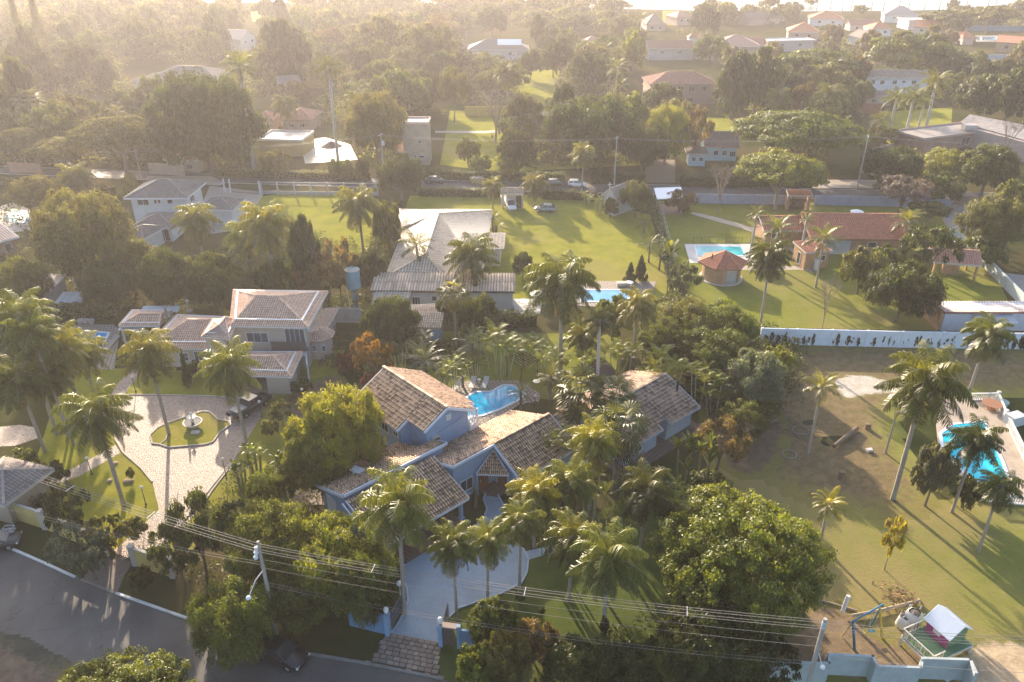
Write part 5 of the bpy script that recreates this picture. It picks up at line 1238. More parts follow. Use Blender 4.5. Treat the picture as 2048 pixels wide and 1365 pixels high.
def crown_joined(k):                       # for far palms: all fronds in one crown
    v = PK[k]; Vs, Fs, Ts = [], [], []; off = 0; nf = v['nf']
    for i in range(nf):
        j = min(len(v['els']) - 1, int((i / nf) ** .9 * len(v['els']))); V, F, T = v['data'][j]; V = np.array(V)
        a = i * 2.39996; c, s = math.cos(a), math.sin(a)
        Vs.append(np.stack([V[:, 0] * c - V[:, 1] * s, V[:, 0] * s + V[:, 1] * c, V[:, 2]], 1)); Fs.append(np.array(F) + off); Ts.append(np.array(T) * rs.uniform(.8, 1.2)); off += len(V)
    return qmesh('crown', np.concatenate(Vs), np.concatenate(Fs), np.concatenate(Ts), LEAFP)
CJ = {k: crown_joined(k) for k in ('queen', 'royal', 'coco', 'fan')}
GRN = {'dk': (.066, .080, .022), 'md': (.105, .125, .026), 'lt': (.155, .175, .030), 'yl': (.22, .225, .028), 'br': (.16, .115, .045), 'gy': (.13, .14, .085), 'rd': (.15, .05, .03), 'pu': (.16, .13, .15), 'ol': (.135, .132, .038), 'or': (.25, .12, .02), 'sv': (.13, .15, .10)}
def colj(c, j=.12):
    c = GRN[c] if isinstance(c, str) else c; k = rnd.uniform(1 - j, 1 + j)
    return (c[0] * k * rnd.uniform(.93, 1.07), c[1] * k, c[2] * k, 1)
def spot(px, ytop, ybase, wpx):
    Y = W(1024, ybase, 0).y; t = WY(px, ytop, Y); h = max(.5, t.z); s = PPM(ybase) * .5 + PPM(ytop) * .0 + CT * (ybase - HOR) / CAMH * .5
    dist_scale = FPX / ((Y * CT) + (CAMH - h * .6) * ST)
    return Vector((t.x, Y, 0)), h, wpx / dist_scale / 2
def dome_h(k, p, h, r):                     # a wide crown seen from above shows its far shoulder over its top
    zb = {'umbrella': .6, 'flat': .5, 'shrub': 0, 'open': .3}.get(k, .12); d = math.atan2(CAMH - h * .5, p.y); c, s = math.cos(d), math.sin(d); lo, hi = h * .5, h
    for _ in range(18):
        m = (lo + hi) / 2; lo, hi = (m, hi) if (1 + zb) / 2 * m * c + math.hypot(r * .9 * s, (1 - zb) / 2 * m * c) < h * c else (lo, m)
    return (lo + hi) / 2
def tree(k, px, ytop, ybase, wpx, col, label, group=None, cat='tree', name=None, zmin=0):
    p, h, r = spot(px, ytop, ybase, wpx); kk = KIND[k]; h = dome_h(k, p, h, r) if k not in ('cone', 'tall') else h
    root = thing(name or {'shrub': 'shrub', 'cone': 'conifer_tree'}.get(k, 'broadleaf_tree'), label, cat, p, group, rnd.uniform(0, 6.28))
    q_ = kk['hi' if wpx >= 95 and ybase > 300 else 'lo']; m = q_[rnd.randint(0, len(q_) - 1)]
    c = link('crown', m, root, (0, 0, 0), None, (r, r, h)); c.color = colj(col)
    if k != 'shrub' or wpx > 60: t = link('trunk', kk['trunk'][0], root, None, None, (r, r, h))
    return root
def bare(px, ytop, ybase, wpx, label, col=None, group=None):
    p, h, r = spot(px, ytop, ybase, wpx); root = thing('bare_tree', label, 'tree', p, group, rnd.uniform(0, 6.28))
    link('branches', BARE[0], root, None, None, (r, r, h))
    if col:
        c = link('crown', KIND['open']['lo'][0], root, None, None, (r * .8, r * .8, h * .95)); c.color = colj((.38, .30, .03))
    return root
def pine(px, ytop, ybase, wpx, label):
    p, h, r = spot(px, ytop, ybase, wpx); root = thing('pine_tree', label, 'tree', p)
    c = link('crown', PINE, root, None, None, (r, r, h)); c.color = colj('ol'); link('trunk', KIND['cone']['trunk'][0], root, None, None, (r * .5, r * .5, h * .9)); return root
def palm(k, px, ytop, ybase, wpx, label, tint='md', group=None, dead=None, lean=None, Lmax=None):
    p, h, r = spot(px, ytop, ybase, wpx); v = PK[k]
    L = r * 1.12; th = max(.3, h - L * {'queen': .62, 'royal': .7, 'coco': .6, 'fan': .62, 'cycad': .6, 'date': .65, 'banana': .9, 'strel': .95, 'areca': .75}[k])
    root = thing({'banana': 'banana_plant', 'strel': 'bird_of_paradise_plant', 'cycad': 'cycad'}.get(k, 'palm_tree'), label, {'banana': 'plant', 'strel': 'plant', 'cycad': 'cycad'}.get(k, 'palm tree'), p, group, rnd.uniform(0, 6.28))
    ts = max(.8, min(1.5, L / 3.2)) if k not in ('areca',) else 1
    ln = Vector(lean or (rnd.uniform(-.03, .03), rnd.uniform(-.03, .03), 0)) * th
    t = link('trunk', TRK[k][rnd.randint(0, 1)], root, None, None, (ts, ts, th)); t.rotation_euler = (-ln.y / th, ln.x / th, 0)
    top = Vector((ln.x, ln.y, th * .995))
    cb = colj({'lt': (.155, .160, .044), 'md': (.110, .120, .034), 'dk': (.075, .082, .028), 'yl': (.22, .21, .04)}.get(tint, tint))
    if k == 'fan': cb = tuple(x * .75 for x in cb)
    if k == 'royal': s_ = link('crownshaft', CSH, root, top + Vector((0, 0, .2)), None, (ts, ts, 1.3 * ts))
    if ybase < 335 and k in CJ:
        c = link('crown', CJ[k], root, top, (0, 0, rnd.uniform(0, 6)), (L, L, L)); c.color = cb; return root
    nf = v['nf'] if wpx > 55 else int(v['nf'] * .75); ne = len(v['els'])
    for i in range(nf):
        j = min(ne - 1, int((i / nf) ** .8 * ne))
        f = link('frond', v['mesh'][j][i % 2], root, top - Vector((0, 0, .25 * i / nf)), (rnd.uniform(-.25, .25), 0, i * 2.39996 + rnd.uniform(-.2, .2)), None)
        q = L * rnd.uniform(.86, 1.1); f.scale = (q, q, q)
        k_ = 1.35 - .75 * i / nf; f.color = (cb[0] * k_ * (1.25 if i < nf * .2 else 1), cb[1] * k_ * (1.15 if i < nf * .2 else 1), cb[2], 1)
    for i in range(v['dead'] if dead is None else dead):
        f = link('dead_frond', v['mesh'][ne - 1][i % 2], root, top - Vector((0, 0, .5)), (0, .55, rnd.uniform(0, 6.28)), None); q = L * .75; f.scale = (q, q, q)
        f.color = colj((.24, .15, .06)); 
    return root
def clump(px, ytop, ybase, wpx, label, tint='lt', stems=6, k='areca', group=None):
    p, h, r = spot(px, ytop, ybase, wpx); v = PK[k]
    root = thing('palm_clump' if k == 'areca' else 'banana_plant', label, 'palm clump' if k == 'areca' else 'plant', p, group)
    L = r * .75
    for s_ in range(stems):
        a = s_ * 2.4; rr = r * .38 * math.sqrt((s_ + .4) / stems); hh = max(.3, h * rnd.uniform(.62, .95) - L * .7); q = Vector((rr * math.cos(a), rr * math.sin(a), 0)); tp = q + Vector((q.x * .7, q.y * .7, hh))
        st_ = link('stem', TRK[k][0], root, q, None, (1, 1, hh)); st_.rotation_euler = (-q.y * .7 / hh, q.x * .7 / hh, 0)
        cb = colj(tint)
        for i in range(v['nf'] if stems < 5 else 7):
            j = min(len(v['els']) - 1, int(i / v['nf'] * len(v['els'])))
            f = link('frond', v['mesh'][j][i % 2], root, tp, (rnd.uniform(-.2, .2), 0, i * 2.4 + rnd.uniform(-.3, .3)), None); z = L * rnd.uniform(.85, 1.15); f.scale = (z, z, z); f.color = cb
    return root
def hedge(pts, hgt, wd, label, col='md', n_per=None, cat='hedge'):
    P = [W(p[0], p[1], 0) for p in pts]; Ps, Ns = [], []
    for i in range(len(P) - 1):
        a, b_ = np.array(P[i]), np.array(P[i + 1]); L = np.linalg.norm(b_ - a); n = int(L * (hgt + wd) * 42 * (n_per or 1)); d = (b_ - a) / L; s = np.array((-d[1], d[0], 0))
        t = rs.rand(n); u = rs.rand(n); side = np.where(u < .35, -1, np.where(u < .7, 1, 0)); off = np.where(side == 0, rs.uniform(-1, 1, n), side) * wd / 2
        z = np.where(side == 0, hgt, rs.rand(n) * hgt); bul = 1 + .12 * np.sin(t * L * 1.3) + .05 * np.sin(t * L * 4.1)
        p = a + d * (t * L)[:, None] + s * (off * bul + rs.normal(0, .05, n))[:, None]; p[:, 2] = z * (bul * .5 + .5) + rs.normal(0, .06, n)
        nn = s * side[:, None] + np.array((0, 0, 1)) * (side == 0)[:, None] + unit(n) * .6; nn /= np.linalg.norm(nn, axis=1)[:, None]
        Ps.append(p); Ns.append(nn)
    P_ = np.concatenate(Ps); N_ = np.concatenate(Ns); P_[:, 2] = np.maximum(P_[:, 2], .05)
    c = P[0]; V, F, T = cards(P_ - np.array(c), N_, .17, .09, rs.uniform(.75, 1.2, len(P_)))
    root = thing('hedge', label, cat, c); o = link('foliage', qmesh('foliage', V, F, T, LEAF), root); o.color = colj(col)
    b = MB()
    for i in range(len(P) - 1): b.beam(P[i] + Vector((0, 0, hgt * .42)), P[i + 1] + Vector((0, 0, hgt * .42)), wd * .7, hgt * .8)
    b.build('branch_core', m_flat((.03, .035, .015), .9, 0, .1), root)
    return root
# ------------------------------------------------------------------ trees and palms, one row each: kind, crown px, top y, ground y, width, tint, label
T_ = [
 ('big', 185, 1296, 1500, 300, 'lt', 'leafy bright green tree reaching in over the road at the bottom left corner'),
 ('pepper', 440, 1150, 1300, 175, 'lt', 'small pale green weeping tree on the kerb of the near road'),
 ('light', 525, 995, 1160, 190, 'lt', 'yellow green feathery tree behind the front utility pole'),
 ('light', 660, 1020, 1195, 220, 'yl', 'bright yellow green feathery tree left of the palm by the garage roof'),
 ('light', 590, 1085, 1215, 215, 'md', 'broad feathery tree shading the kerb above the parked black car'),
 ('light', 708, 1105, 1258, 115, 'md', 'shaded feathery tree against the blue gate wall'),
 ('open', 370, 975, 1150, 130, 'dk', 'dark conifer with open branches between the yellow wall and the drive'),
 ('open', 335, 1040, 1170, 110, 'dk', 'dark shaggy conifer just inside the yellow wall'),
 ('open', 445, 1000, 1120, 120, 'gy', 'grey green airy tree right of the dark conifers'),
 ('light', 668, 768, 965, 195, 'yl', 'big lime green tree hugging the left wall of the blue house'),
 ('light', 625, 840, 990, 150, 'lt', 'lower lime green tree in front of the left garage wing'),
 ('light', 532, 935, 1020, 100, 'lt', 'small golden green tree beside the banana plants'),
 ('round', 778, 590, 712, 112, 'dk', 'round dense magnolia-like tree right of the beige house'),
 ('open', 738, 668, 765, 90, 'or', 'orange tinged bougainvillea tree below the round magnolia-like tree'),
 ('round', 955, 588, 690, 85, 'dk', 'dark round tree between the fan palm and the great feathery palm'),
 ('big', 1503, 975, 1212, 352, 'lt', 'huge rounded green tree at lower right, largest crown of the picture'),
 ('open', 1290, 958, 1090, 0, 'dk', '') ,
 ('round', 1462, 1170, 1330, 210, 'dk', 'dark green tree below the huge rounded tree'),
 ('light', 1385, 1220, 1350, 150, 'dk', 'dark undergrowth tree left below the huge rounded tree'),
 ('open', 1560, 1270, 1370, 120, 'dk', 'thin dark tree beside the right utility pole'),
 ('light', 1890, 885, 1012, 85, 'gy', 'grey green bushy tree between the two pool side palms'),
 ('round', 1945, 950, 1015, 62, 'dk', 'dark cycad-like bush at the lower edge of the right pool'),
 ('light', 1375, 600, 705, 130, 'ol', 'olive tree in the thicket below the hexagonal kiosk'),
 ('light', 1462, 605, 700, 125, 'lt', 'sunlit tree in the thicket left of the long white wall'),
 ('light', 1430, 655, 765, 150, 'md', 'bushy tree in the middle of the right hand thicket'),
 ('round', 1520, 700, 815, 130, 'sv', 'silvery leaved dark tree at the edge of the bare lot'),
 ('light', 1562, 692, 765, 62, 'yl', 'small yellowish bush tree by the end of the long white wall'),
 ('light', 1340, 640, 740, 110, 'md', 'green tree above the areca palms of the thicket'),
 ('light', 1230, 590, 680, 80, 'md', 'rounded green tree in front of the middle pool'),
 ('open', 1372, 525, 605, 75, 'gy', 'grey green bush beside the kiosk wall'),
 ('light', 1490, 800, 880, 100, 'md', 'low spreading tree on the edge of the bare lot'),
 ('open', 1450, 830, 940, 120, 'br', 'dry brown brush tree right of the blue guest house'),
 ('round', 1735, 495, 588, 85, 'ol', 'round olive tree left of the larger garden tree'),
 ('light', 1783, 488, 560, 72, 'md', 'pale green tree between the olive tree and the coconut palm'),
 ('round', 1822, 522, 645, 138, 'dk', 'large dark spreading tree on the right hand lawn'),
 ('open', 1882, 445, 565, 125, 'dk', 'open branched dark tree over the salmon roofed shelter'),
 ('cone', 1262, 528, 563, 30, 'dk', 'shorter of the two dark cypress bushes on the sunny lawn'),
 ('cone', 1284, 514, 563, 34, 'dk', 'taller of the two dark cypress bushes on the sunny lawn'),
 ('round', 1275, 360, 436, 60, 'ol', 'round tree right of the white chapel'),
 ('light', 1222, 395, 438, 30, 'ol', 'small clipped tree at the chapel front'),
 ('round', 1362, 380, 425, 62, 'br', 'reddish dark tree in front of the carport'),
 ('round', 797, 308, 402, 95, 'dk', 'dense dark tree on the near side of the far road beside the fenced lawn'),
 ('light', 770, 400, 520, 60, 'ol', 'tall slim hedge tree left of the weathered grey roof'),
 ('round', 322, 498, 625, 110, 'dk', 'dark ivy covered tree below the white two-storey house'),
 ('round', 412, 505, 625, 120, 'dk', 'thick dark tree behind the sprawling beige house'),
 ('tall', 600, 445, 600, 70, 'dk', 'tall dark tree right of the twin feathery palms'),
 ('open', 668, 478, 605, 90, 'br', 'brownish tree at the lower edge of the fenced sunny lawn'),
 ('open', 640, 525, 625, 110, 'br', 'dry looking brown tree left of the water tower'),
 ('round', 738, 500, 590, 62, 'dk', 'small dark tree right above the water tower'),
 ('light', 470, 540, 630, 100, 'ol', 'olive bushy tree behind the main roof of the beige house'),
 ('light', 545, 520, 620, 80, 'dk', 'dark tree at the foot of the twin feathery palms'),
 ('light', 140, 380, 570, 195, 'ol', 'very large rounded tree between the round pool and the white house'),
 ('light', 245, 475, 590, 120, 'ol', 'yellow topped tree left of the ivy covered tree'),
 ('round', 200, 520, 620, 110, 'dk', 'shadowy tree above the small flat roofed shed'),
 ('light', 30, 515, 625, 100, 'ol', 'bushy tree with a few red flowers at the left edge'),
 ('light', 60, 350, 420, 100, 'ol', 'low tree above the round turquoise pool'),
 ('light', 255, 345, 400, 30, 'yl', 'little lime tree at the left corner of the white house'),
 ('umbrella', 1570, 300, 420, 172, 'lt', 'wide umbrella shaped tree by the far road'),
 ('umbrella', 1605, 215, 345, 245, 'md', 'largest dark umbrella tree above the bright umbrella tree'),
 ('open', 1815, 348, 428, 115, 'pu', 'tree covered in grey lilac blossom beside the far road'),
 ('round', 1790, 290, 378, 115, 'dk', 'dark tree right of the right hand street pole'),
 ('light', 1910, 298, 375, 105, 'yl', 'yellow green tree on the far road at right'),
 ('round', 1992, 288, 395, 105, 'md', 'rounded green tree right of the yellow green tree'),
 ('light', 1895, 345, 412, 90, 'md', 'leafy green tree on the near side of the far road at right'),
 ('umbrella', 1866, 400, 452, 80, 'dk', 'low flat topped dark tree at the far end of the right lawn'),
 ('light', 2000, 388, 510, 120, 'ol', 'tall pale leaved tree across the curving drive at right'),
 ('light', 2035, 360, 440, 60, 'lt', 'light green tree cut by the right edge near the far road'),
 ('light', 1975, 470, 530, 90, 'md', 'green tree below the pale leaved tree at right'),
 ('light', 1340, 208, 330, 95, 'yl', 'golden green tree with visible stem above the carport'),
 ('round', 1180, 190, 340, 180, 'dk', 'large dark tree in the centre beyond the far road'),
 ('light', 1250, 182, 300, 115, 'lt', 'light yellow green tree right of the large dark centre tree'),
 ('round', 1290, 240, 350, 100, 'dk', 'dark tree shading the white van'),
 ('light', 1035, 253, 355, 82, 'dk', 'round dark tree below the bare spreading tree'),
 ('light', 1017, 312, 362, 48, 'lt', 'small light green tree at the far road hedge'),
 ('open', 905, 135, 245, 72, 'ol', 'thin leaved tall tree right of the brick tower'),
 ('light', 745, 180, 330, 120, 'ol', 'silvery pale tree left of the brick tower'),
 ('light', 790, 138, 245, 150, 'md', 'broad bright tree behind the brick tower'),
 ('round', 390, 145, 350, 215, 'dk', 'huge dark tree at upper left beside the royal palm'),
 ('umbrella', 225, 228, 352, 175, 'ol', 'umbrella tree with spreading limbs left of the huge dark tree'),
 ('umbrella', 112, 272, 350, 130, 'ol', 'flat topped tree at the left beyond the far road'),
 ('umbrella', 30, 255, 340, 110, 'ol', 'flat topped tree cut by the left edge'),
 ('light', 960, 310, 350, 50, 'lt', 'small spreading tree on the sunlit strip beyond the far road'),
 ('light', 935, 275, 330, 50, 'lt', 'slender young tree on the sunlit strip right of the tower'),
 ('light', 668, 318, 360, 30, 'lt', 'left round bush of the row in front of the bright pool'),
 ('light', 693, 320, 362, 30, 'lt', 'middle round bush of the row in front of the bright pool'),
 ('light', 722, 318, 362, 30, 'dk', 'right round bush of the row in front of the bright pool'),
 ('light', 548, 300, 350, 60, 'ol', 'grey green bush in front of the yellow pavilion'),
 ('light', 590, 160, 215, 70, 'br', 'russet round tree left of the royal palm'),
 ('round', 1330, 165, 235, 80, 'dk', 'dark round tree in front of the terracotta verandah house'),
 ('tall', 1480, 115, 240, 90, 'dk', 'tall dark tree right of the terracotta verandah house'),
 ('light', 1525, 95, 230, 80, 'dk', 'dark tree behind the umbrella trees'),
 ('open', 1395, 215, 330, 75, 'br', 'bare looking russet tree left of the light blue cottage'),
 ('light', 1770, 250, 295, 60, 'ol', 'round shrub like tree left of the little triangular pool'),
 ('round', 1115, 75, 150, 60, 'dk', 'first dark round tree above the sunny clearing'),
 ('round', 1062, 100, 160, 48, 'dk', 'dark round tree on the left of the sunny clearing'),
 ('round', 1108, 85, 155, 50, 'dk', 'dark round tree on the right of the sunny clearing'),
 ('round', 1175, 105, 190, 75, 'dk', 'dark layered tree right of the sunny clearing'),
 ('light', 1270, 65, 150, 50, 'yl', 'yellowish slim tree left of the long salmon roof'),
 ('round', 1428, 70, 130, 72, 'md', 'round green tree between the two salmon roofs'),
 ('round', 1417, 8, 80, 58, 'dk', 'dense round tree by the lake between red roofs'),
 ('umbrella', 1650, 96, 180, 170, 'md', 'broad low tree below the flat mauve house'),
 ('light', 1580, 110, 200, 130, 'md', 'sprawling green tree left of the white two-storey house'),
 ('light', 1830, 62, 160, 170, 'md', 'very broad green tree behind the white two-storey house'),
 ('round', 1910, 100, 165, 90, 'dk', 'dark part of the grove right of the broad green tree'),
 ('round', 1980, 150, 240, 100, 'dk', 'dark grove tree right of the four royal palms'),
 ('round', 2040, 140, 250, 90, 'dk', 'dark grove tree cut by the right edge'),
 ('umbrella', 1895, 20, 75, 90, 'ol', 'flat topped tree near the lake, left of two'),
 ('umbrella', 1985, 12, 72, 110, 'ol', 'flat topped tree near the lake, right of two'),
 ('light', 1655, 125, 215, 110, 'ol', 'olive green tree left of the fan of royal palms'),
 ('light', 1720, 110, 190, 60, 'br', 'brownish thin tree left of the white two-storey house'),
 ('tall', 560, 50, 180, 110, 'dk', 'tall dark hazy tree behind the royal palm'),
 ('tall', 420, 30, 110, 50, 'dk', 'dark rounded tree in the sun glare at top left'),
 ('light', 760, 30, 130, 130, 'ol', 'broad sunlit hazy tree near the top centre left'),
 ('light', 850, 45, 150, 120, 'ol', 'rust green hazy tree left of the solar roofs'),
 ('round', 985, 15, 75, 60, 'dk', 'dark hazy tree above the solar roofs'),
]
for k, px, yt, yb, wd, c, lab in T_:
    if wd: tree(k, px, yt, yb, wd, c, lab)
bare(990, 168, 285, 150, 'bare spreading tree on the lawn beyond the far road', None)
bare(1452, 318, 425, 90, 'pale bare tree left of the bright umbrella tree')
bare(1668, 545, 657, 72, 'leafless sapling on the right lawn near the long white wall')
bare(1802, 1030, 1140, 62, 'young tree with sparse yellow leaves on the lower right lawn', 'yl')
bare(1128, 830, 1010, 0.1, 'x') if False else None
bare(1255, 830, 1010, 45, 'thin bare tree against the front wall of the guest house')
bare(640, 470, 600, 90, 'bare grey branched tree at the edge of the fenced lawn')
bare(1480, 830, 900, 110, 'tangled leafless brush on the bare lot beside the guest house')
bare(2030, 230, 330, 80, 'leafless grey tree before the sloping grey roof')
pine(15, -20, 130, 40, 'tall dim conifer at the top left corner')
pine(55, -25, 130, 40, 'tall dim conifer second from the top left corner')
P_ = [
 ('queen', 785, 958, 1228, 175, 'lt', 'feathery palm in front of the open garage roof'),
 ('queen', 905, 1048, 1238, 118, 'md', 'left of the two palms standing on the blue paved drive'),
 ('queen', 972, 1045, 1202, 108, 'lt', 'right of the two palms standing on the blue paved drive'),
 ('queen', 1040, 1005, 1185, 105, 'md', 'palm at the right edge of the blue paved drive'),
 ('queen', 1145, 1035, 1200, 135, 'md', 'broad palm right of the blue drive with an orange hanging flower stalk'),
 ('queen', 1222, 1072, 1270, 165, 'md', 'big drooping palm in front of the shaded lower lawn'),
 ('queen', 1070, 948, 1095, 125, 'yl', 'golden tipped palm beside the entrance garden'),
 ('queen', 1140, 925, 1080, 120, 'lt', 'palm with golden crown below the end of the long tiled roof'),
 ('queen', 1190, 845, 1020, 115, 'yl', 'brightest green feathery palm between the blue houses'),
 ('fan', 1160, 745, 885, 125, 'md', 'fan palm nearest the pool between the blue houses'),
 ('fan', 1228, 760, 895, 110, 'md', 'fan palm touching the ridge of the guest house'),
 ('fan', 1240, 815, 985, 135, 'md', 'big fan palm hanging over the left end of the guest house'),
 ('queen', 1295, 940, 1105, 125, 'dk', 'dark slender palm below the guest house terrace'),
 ('queen', 1130, 508, 752, 165, 'md', 'great feathery palm with sunlit top, tallest in the centre'),
 ('queen', 1275, 578, 742, 95, 'lt', 'tall feathery palm right of the middle pool'),
 ('royal', 1205, 612, 790, 75, 'dk', 'slim trunked palm behind the thatched hut'),
 ('queen', 1168, 645, 735, 85, 'md', 'low palm with orange dead fronds next to the great feathery palm'),
 ('queen', 942, 472, 605, 112, 'md', 'palm with arching fronds in front of the weathered grey roof'),
 ('coco', 832, 465, 565, 78, 'lt', 'coconut palm rising before the weathered grey roof'),
 ('fan', 908, 560, 700, 80, 'lt', 'tall fan palm in front of the long cream building'),
 ('queen', 1550, 478, 655, 95, 'dk', 'ivy wrapped tall palm left of the red roofed brick house'),
 ('coco', 1656, 452, 575, 80, 'lt', 'coconut palm in front of the brick annexe, longest shadow on the lawn'),
 ('coco', 1560, 432, 530, 80, 'lt', 'coconut palm left of the brick annexe'),
 ('royal', 1515, 410, 528, 42, 'md', 'slender palm beside the turquoise kiosk pool'),
 ('royal', 1617, 422, 520, 34, 'lt', 'small slender palm before the red roof'),
 ('coco', 1820, 418, 505, 66, 'lt', 'coconut palm behind the open dark tree'),
 ('queen', 1872, 705, 1000, 178, 'md', 'tallest feathery palm beside the large right hand pool'),
 ('queen', 1965, 845, 1025, 115, 'dk', 'shorter palm on the near side of the large right hand pool'),
 ('queen', 1988, 630, 780, 112, 'md', 'palm in front of the long white wall at far right'),
 ('queen', 2015, 948, 1105, 95, 'md', 'small leaning palm at the right edge below the pool'),
 ('coco', 1650, 750, 908, 78, 'lt', 'thin coconut palm on the bare lot near the sand patch'),
 ('coco', 1665, 985, 1090, 72, 'yl', 'short yellow green coconut palm beside the huge rounded tree'),
 ('queen', 287, 665, 868, 125, 'lt', 'tall palm rising from the left tip of the grass island'),
 ('queen', 455, 690, 908, 128, 'lt', 'palm beside the parked pickup on the cobbled drive'),
 ('queen', 178, 778, 1012, 155, 'md', 'big palm leaning on the front lawn left of the cobbled drive'),
 ('queen', 20, 590, 870, 140, 'md', 'leftmost feathery palm of the grove at the left edge'),
 ('queen', 62, 625, 888, 110, 'lt', 'pale topped palm of the left grove'),
 ('queen', 112, 655, 862, 120, 'lt', 'middle palm of the left grove above the round cobbled path'),
 ('queen', 152, 665, 805, 110, 'lt', 'right hand palm of the left grove near the blue pool'),
 ('queen', 25, 715, 905, 130, 'md', 'lower dark palm of the left grove'),
 ('queen', 85, 720, 880, 100, 'md', 'inner palm of the left grove with thin trunk'),
 ('queen', 525, 402, 600, 125, 'lt', 'right of the twin feathery palms behind the beige house'),
 ('queen', 485, 440, 580, 95, 'lt', 'left of the twin feathery palms behind the beige house'),
 ('queen', 385, 405, 530, 92, 'lt', 'feathery palm in front of the white two-storey house'),
 ('queen', 714, 372, 510, 98, 'lt', 'big feathery palm on the edge of the fenced sunny lawn'),
 ('queen', 118, 452, 590, 95, 'ol', 'palm in the shade of the very large rounded tree at left'),
 ('queen', 140, 326, 405, 80, 'lt', 'pale feathery palm at left on the near side of the far road'),
 ('queen', 985, 352, 418, 54, 'ol', 'bushy palm left of the tiled gateway'),
 ('queen', 1070, 345, 414, 62, 'ol', 'bushy palm right of the tiled gateway'),
 ('queen', 1168, 286, 395, 58, 'lt', 'palm behind the white hatchback'),
 ('royal', 653, 105, 325, 72, 'md', 'tall royal palm towering over the bright pool'),
 ('royal', 470, 98, 345, 78, 'md', 'tall royal palm beside the huge dark tree at upper left'),
 ('fan', 52, 180, 285, 75, 'lt', 'skirted fan palm at the upper left edge'),
 ('queen', 565, 188, 268, 60, 'ol', 'round headed palm in front of the pink hip roofs'),
 ('queen', 715, 178, 300, 70, 'lt', 'pale palm left of the silvery tree by the tower'),
 ('royal', 1800, 172, 262, 62, 'lt', 'royal palm on the right hand lawn, first from the left'),
 ('royal', 1835, 168, 285, 70, 'lt', 'royal palm on the right hand lawn, second from the left'),
 ('royal', 1882, 135, 280, 72, 'lt', 'royal palm on the right hand lawn, tallest'),
 ('royal', 1855, 180, 268, 50, 'md', 'royal palm on the right hand lawn, behind the others'),
 ('coco', 1765, 222, 262, 48, 'lt', 'low coconut palm left of the royal palms'),
 ('queen', 1665, 165, 255, 70, 'lt', 'feathery palm left of the white two-storey house'),
 ('queen', 1560, 175, 262, 60, 'lt', 'feathery palm behind the largest umbrella tree'),
 ('coco', 1235, 118, 190, 55, 'lt', 'coconut palm left of the terracotta verandah house'),
 ('coco', 1213, 85, 150, 45, 'lt', 'coconut palm below the small red roof'),
 ('coco', 1283, 25, 90, 38, 'lt', 'coconut palm before the brown hip roof at top'),
 ('queen', 1015, 125, 215, 62, 'ol', 'pale drooping palm left of the sunny clearing'),
 ('queen', 805, 92, 170, 58, 'ol', 'left of two pale palms in the haze at top centre'),
 ('queen', 855, 88, 160, 48, 'ol', 'right of two pale palms in the haze at top centre'),
 ('queen', 1460, 90, 175, 40, 'ol', 'pale palm behind the round tree between the salmon roofs'),
]
for k, px, yt, yb, wd, c, lab in P_: palm(k, px, yt, yb, wd, lab, c)
Cy = [('cycad', 1290, 428, 468, 48, 'first dark cycad along the garden boundary hedge'), ('cycad', 1302, 468, 525, 55, 'second dark cycad along the garden boundary hedge'), ('cycad', 1322, 498, 540, 44, 'third dark cycad along the garden boundary hedge'),
 ('cycad', 1042, 768, 818, 58, 'cycad at the right corner of the angular pool'), ('cycad', 925, 745, 775, 26, 'tiny cycad at the left end of the pool deck'), ('cycad', 1032, 970, 1000, 42, 'cycad beside the entrance porch'), ('cycad', 950, 975, 1015, 30, 'thin dragon tree by the entrance window'),
 ('date', 945, 665, 752, 72, 'silvery palm behind the sun loungers'), ('date', 1100, 735, 800, 60, 'dark palm beside the pergola'), ('date', 985, 422, 462, 40, 'upper spiky palm at the corner of the weathered roof'), ('date', 992, 440, 478, 46, 'lower spiky palm at the corner of the weathered roof'), ('date', 850, 690, 775, 95, 'large silver fronded palm behind the blue house ridge'), ('date', 1500, 470, 520, 0, ''), ('date', 1985, 990, 1010, 0, '')]
for k, px, yt, yb, wd, lab in Cy:
    if wd: palm(k, px, yt, yb, wd, lab, 'sv' if 'silver' in lab else 'dk')
C_ = [(1000, 655, 757, 120, 'areca palm clump left of the great feathery palm, behind the pool', 'lt', 7), (1340, 688, 800, 115, 'areca palm clump above the guest house chimney', 'yl', 8), (1410, 712, 815, 85, 'areca palm clump right of the guest house roof', 'yl', 6),
 (795, 675, 745, 85, 'areca palm clump at the foot of the round magnolia-like tree', 'md', 5), (900, 700, 785, 75, 'areca palm clump against the back of the blue house', 'lt', 5), (1300, 660, 745, 80, 'areca palm clump beside the tall palm trunk', 'lt', 5), (960, 640, 700, 60, 'areca palm clump near the fan palm', 'md', 4),
 (1175, 382, 412, 42, 'left bushy clump beside the white chapel', 'lt', 4), (1198, 384, 425, 38, 'right bushy clump beside the white chapel', 'lt', 4), (890, 525, 580, 62, 'areca clump below the coconut palm on the roof side', 'lt', 4), (1270, 905, 1010, 70, 'areca clump at the corner of the guest terrace', 'md', 5)]
LM = 'left of|right of|behind|in front of'.split('|')
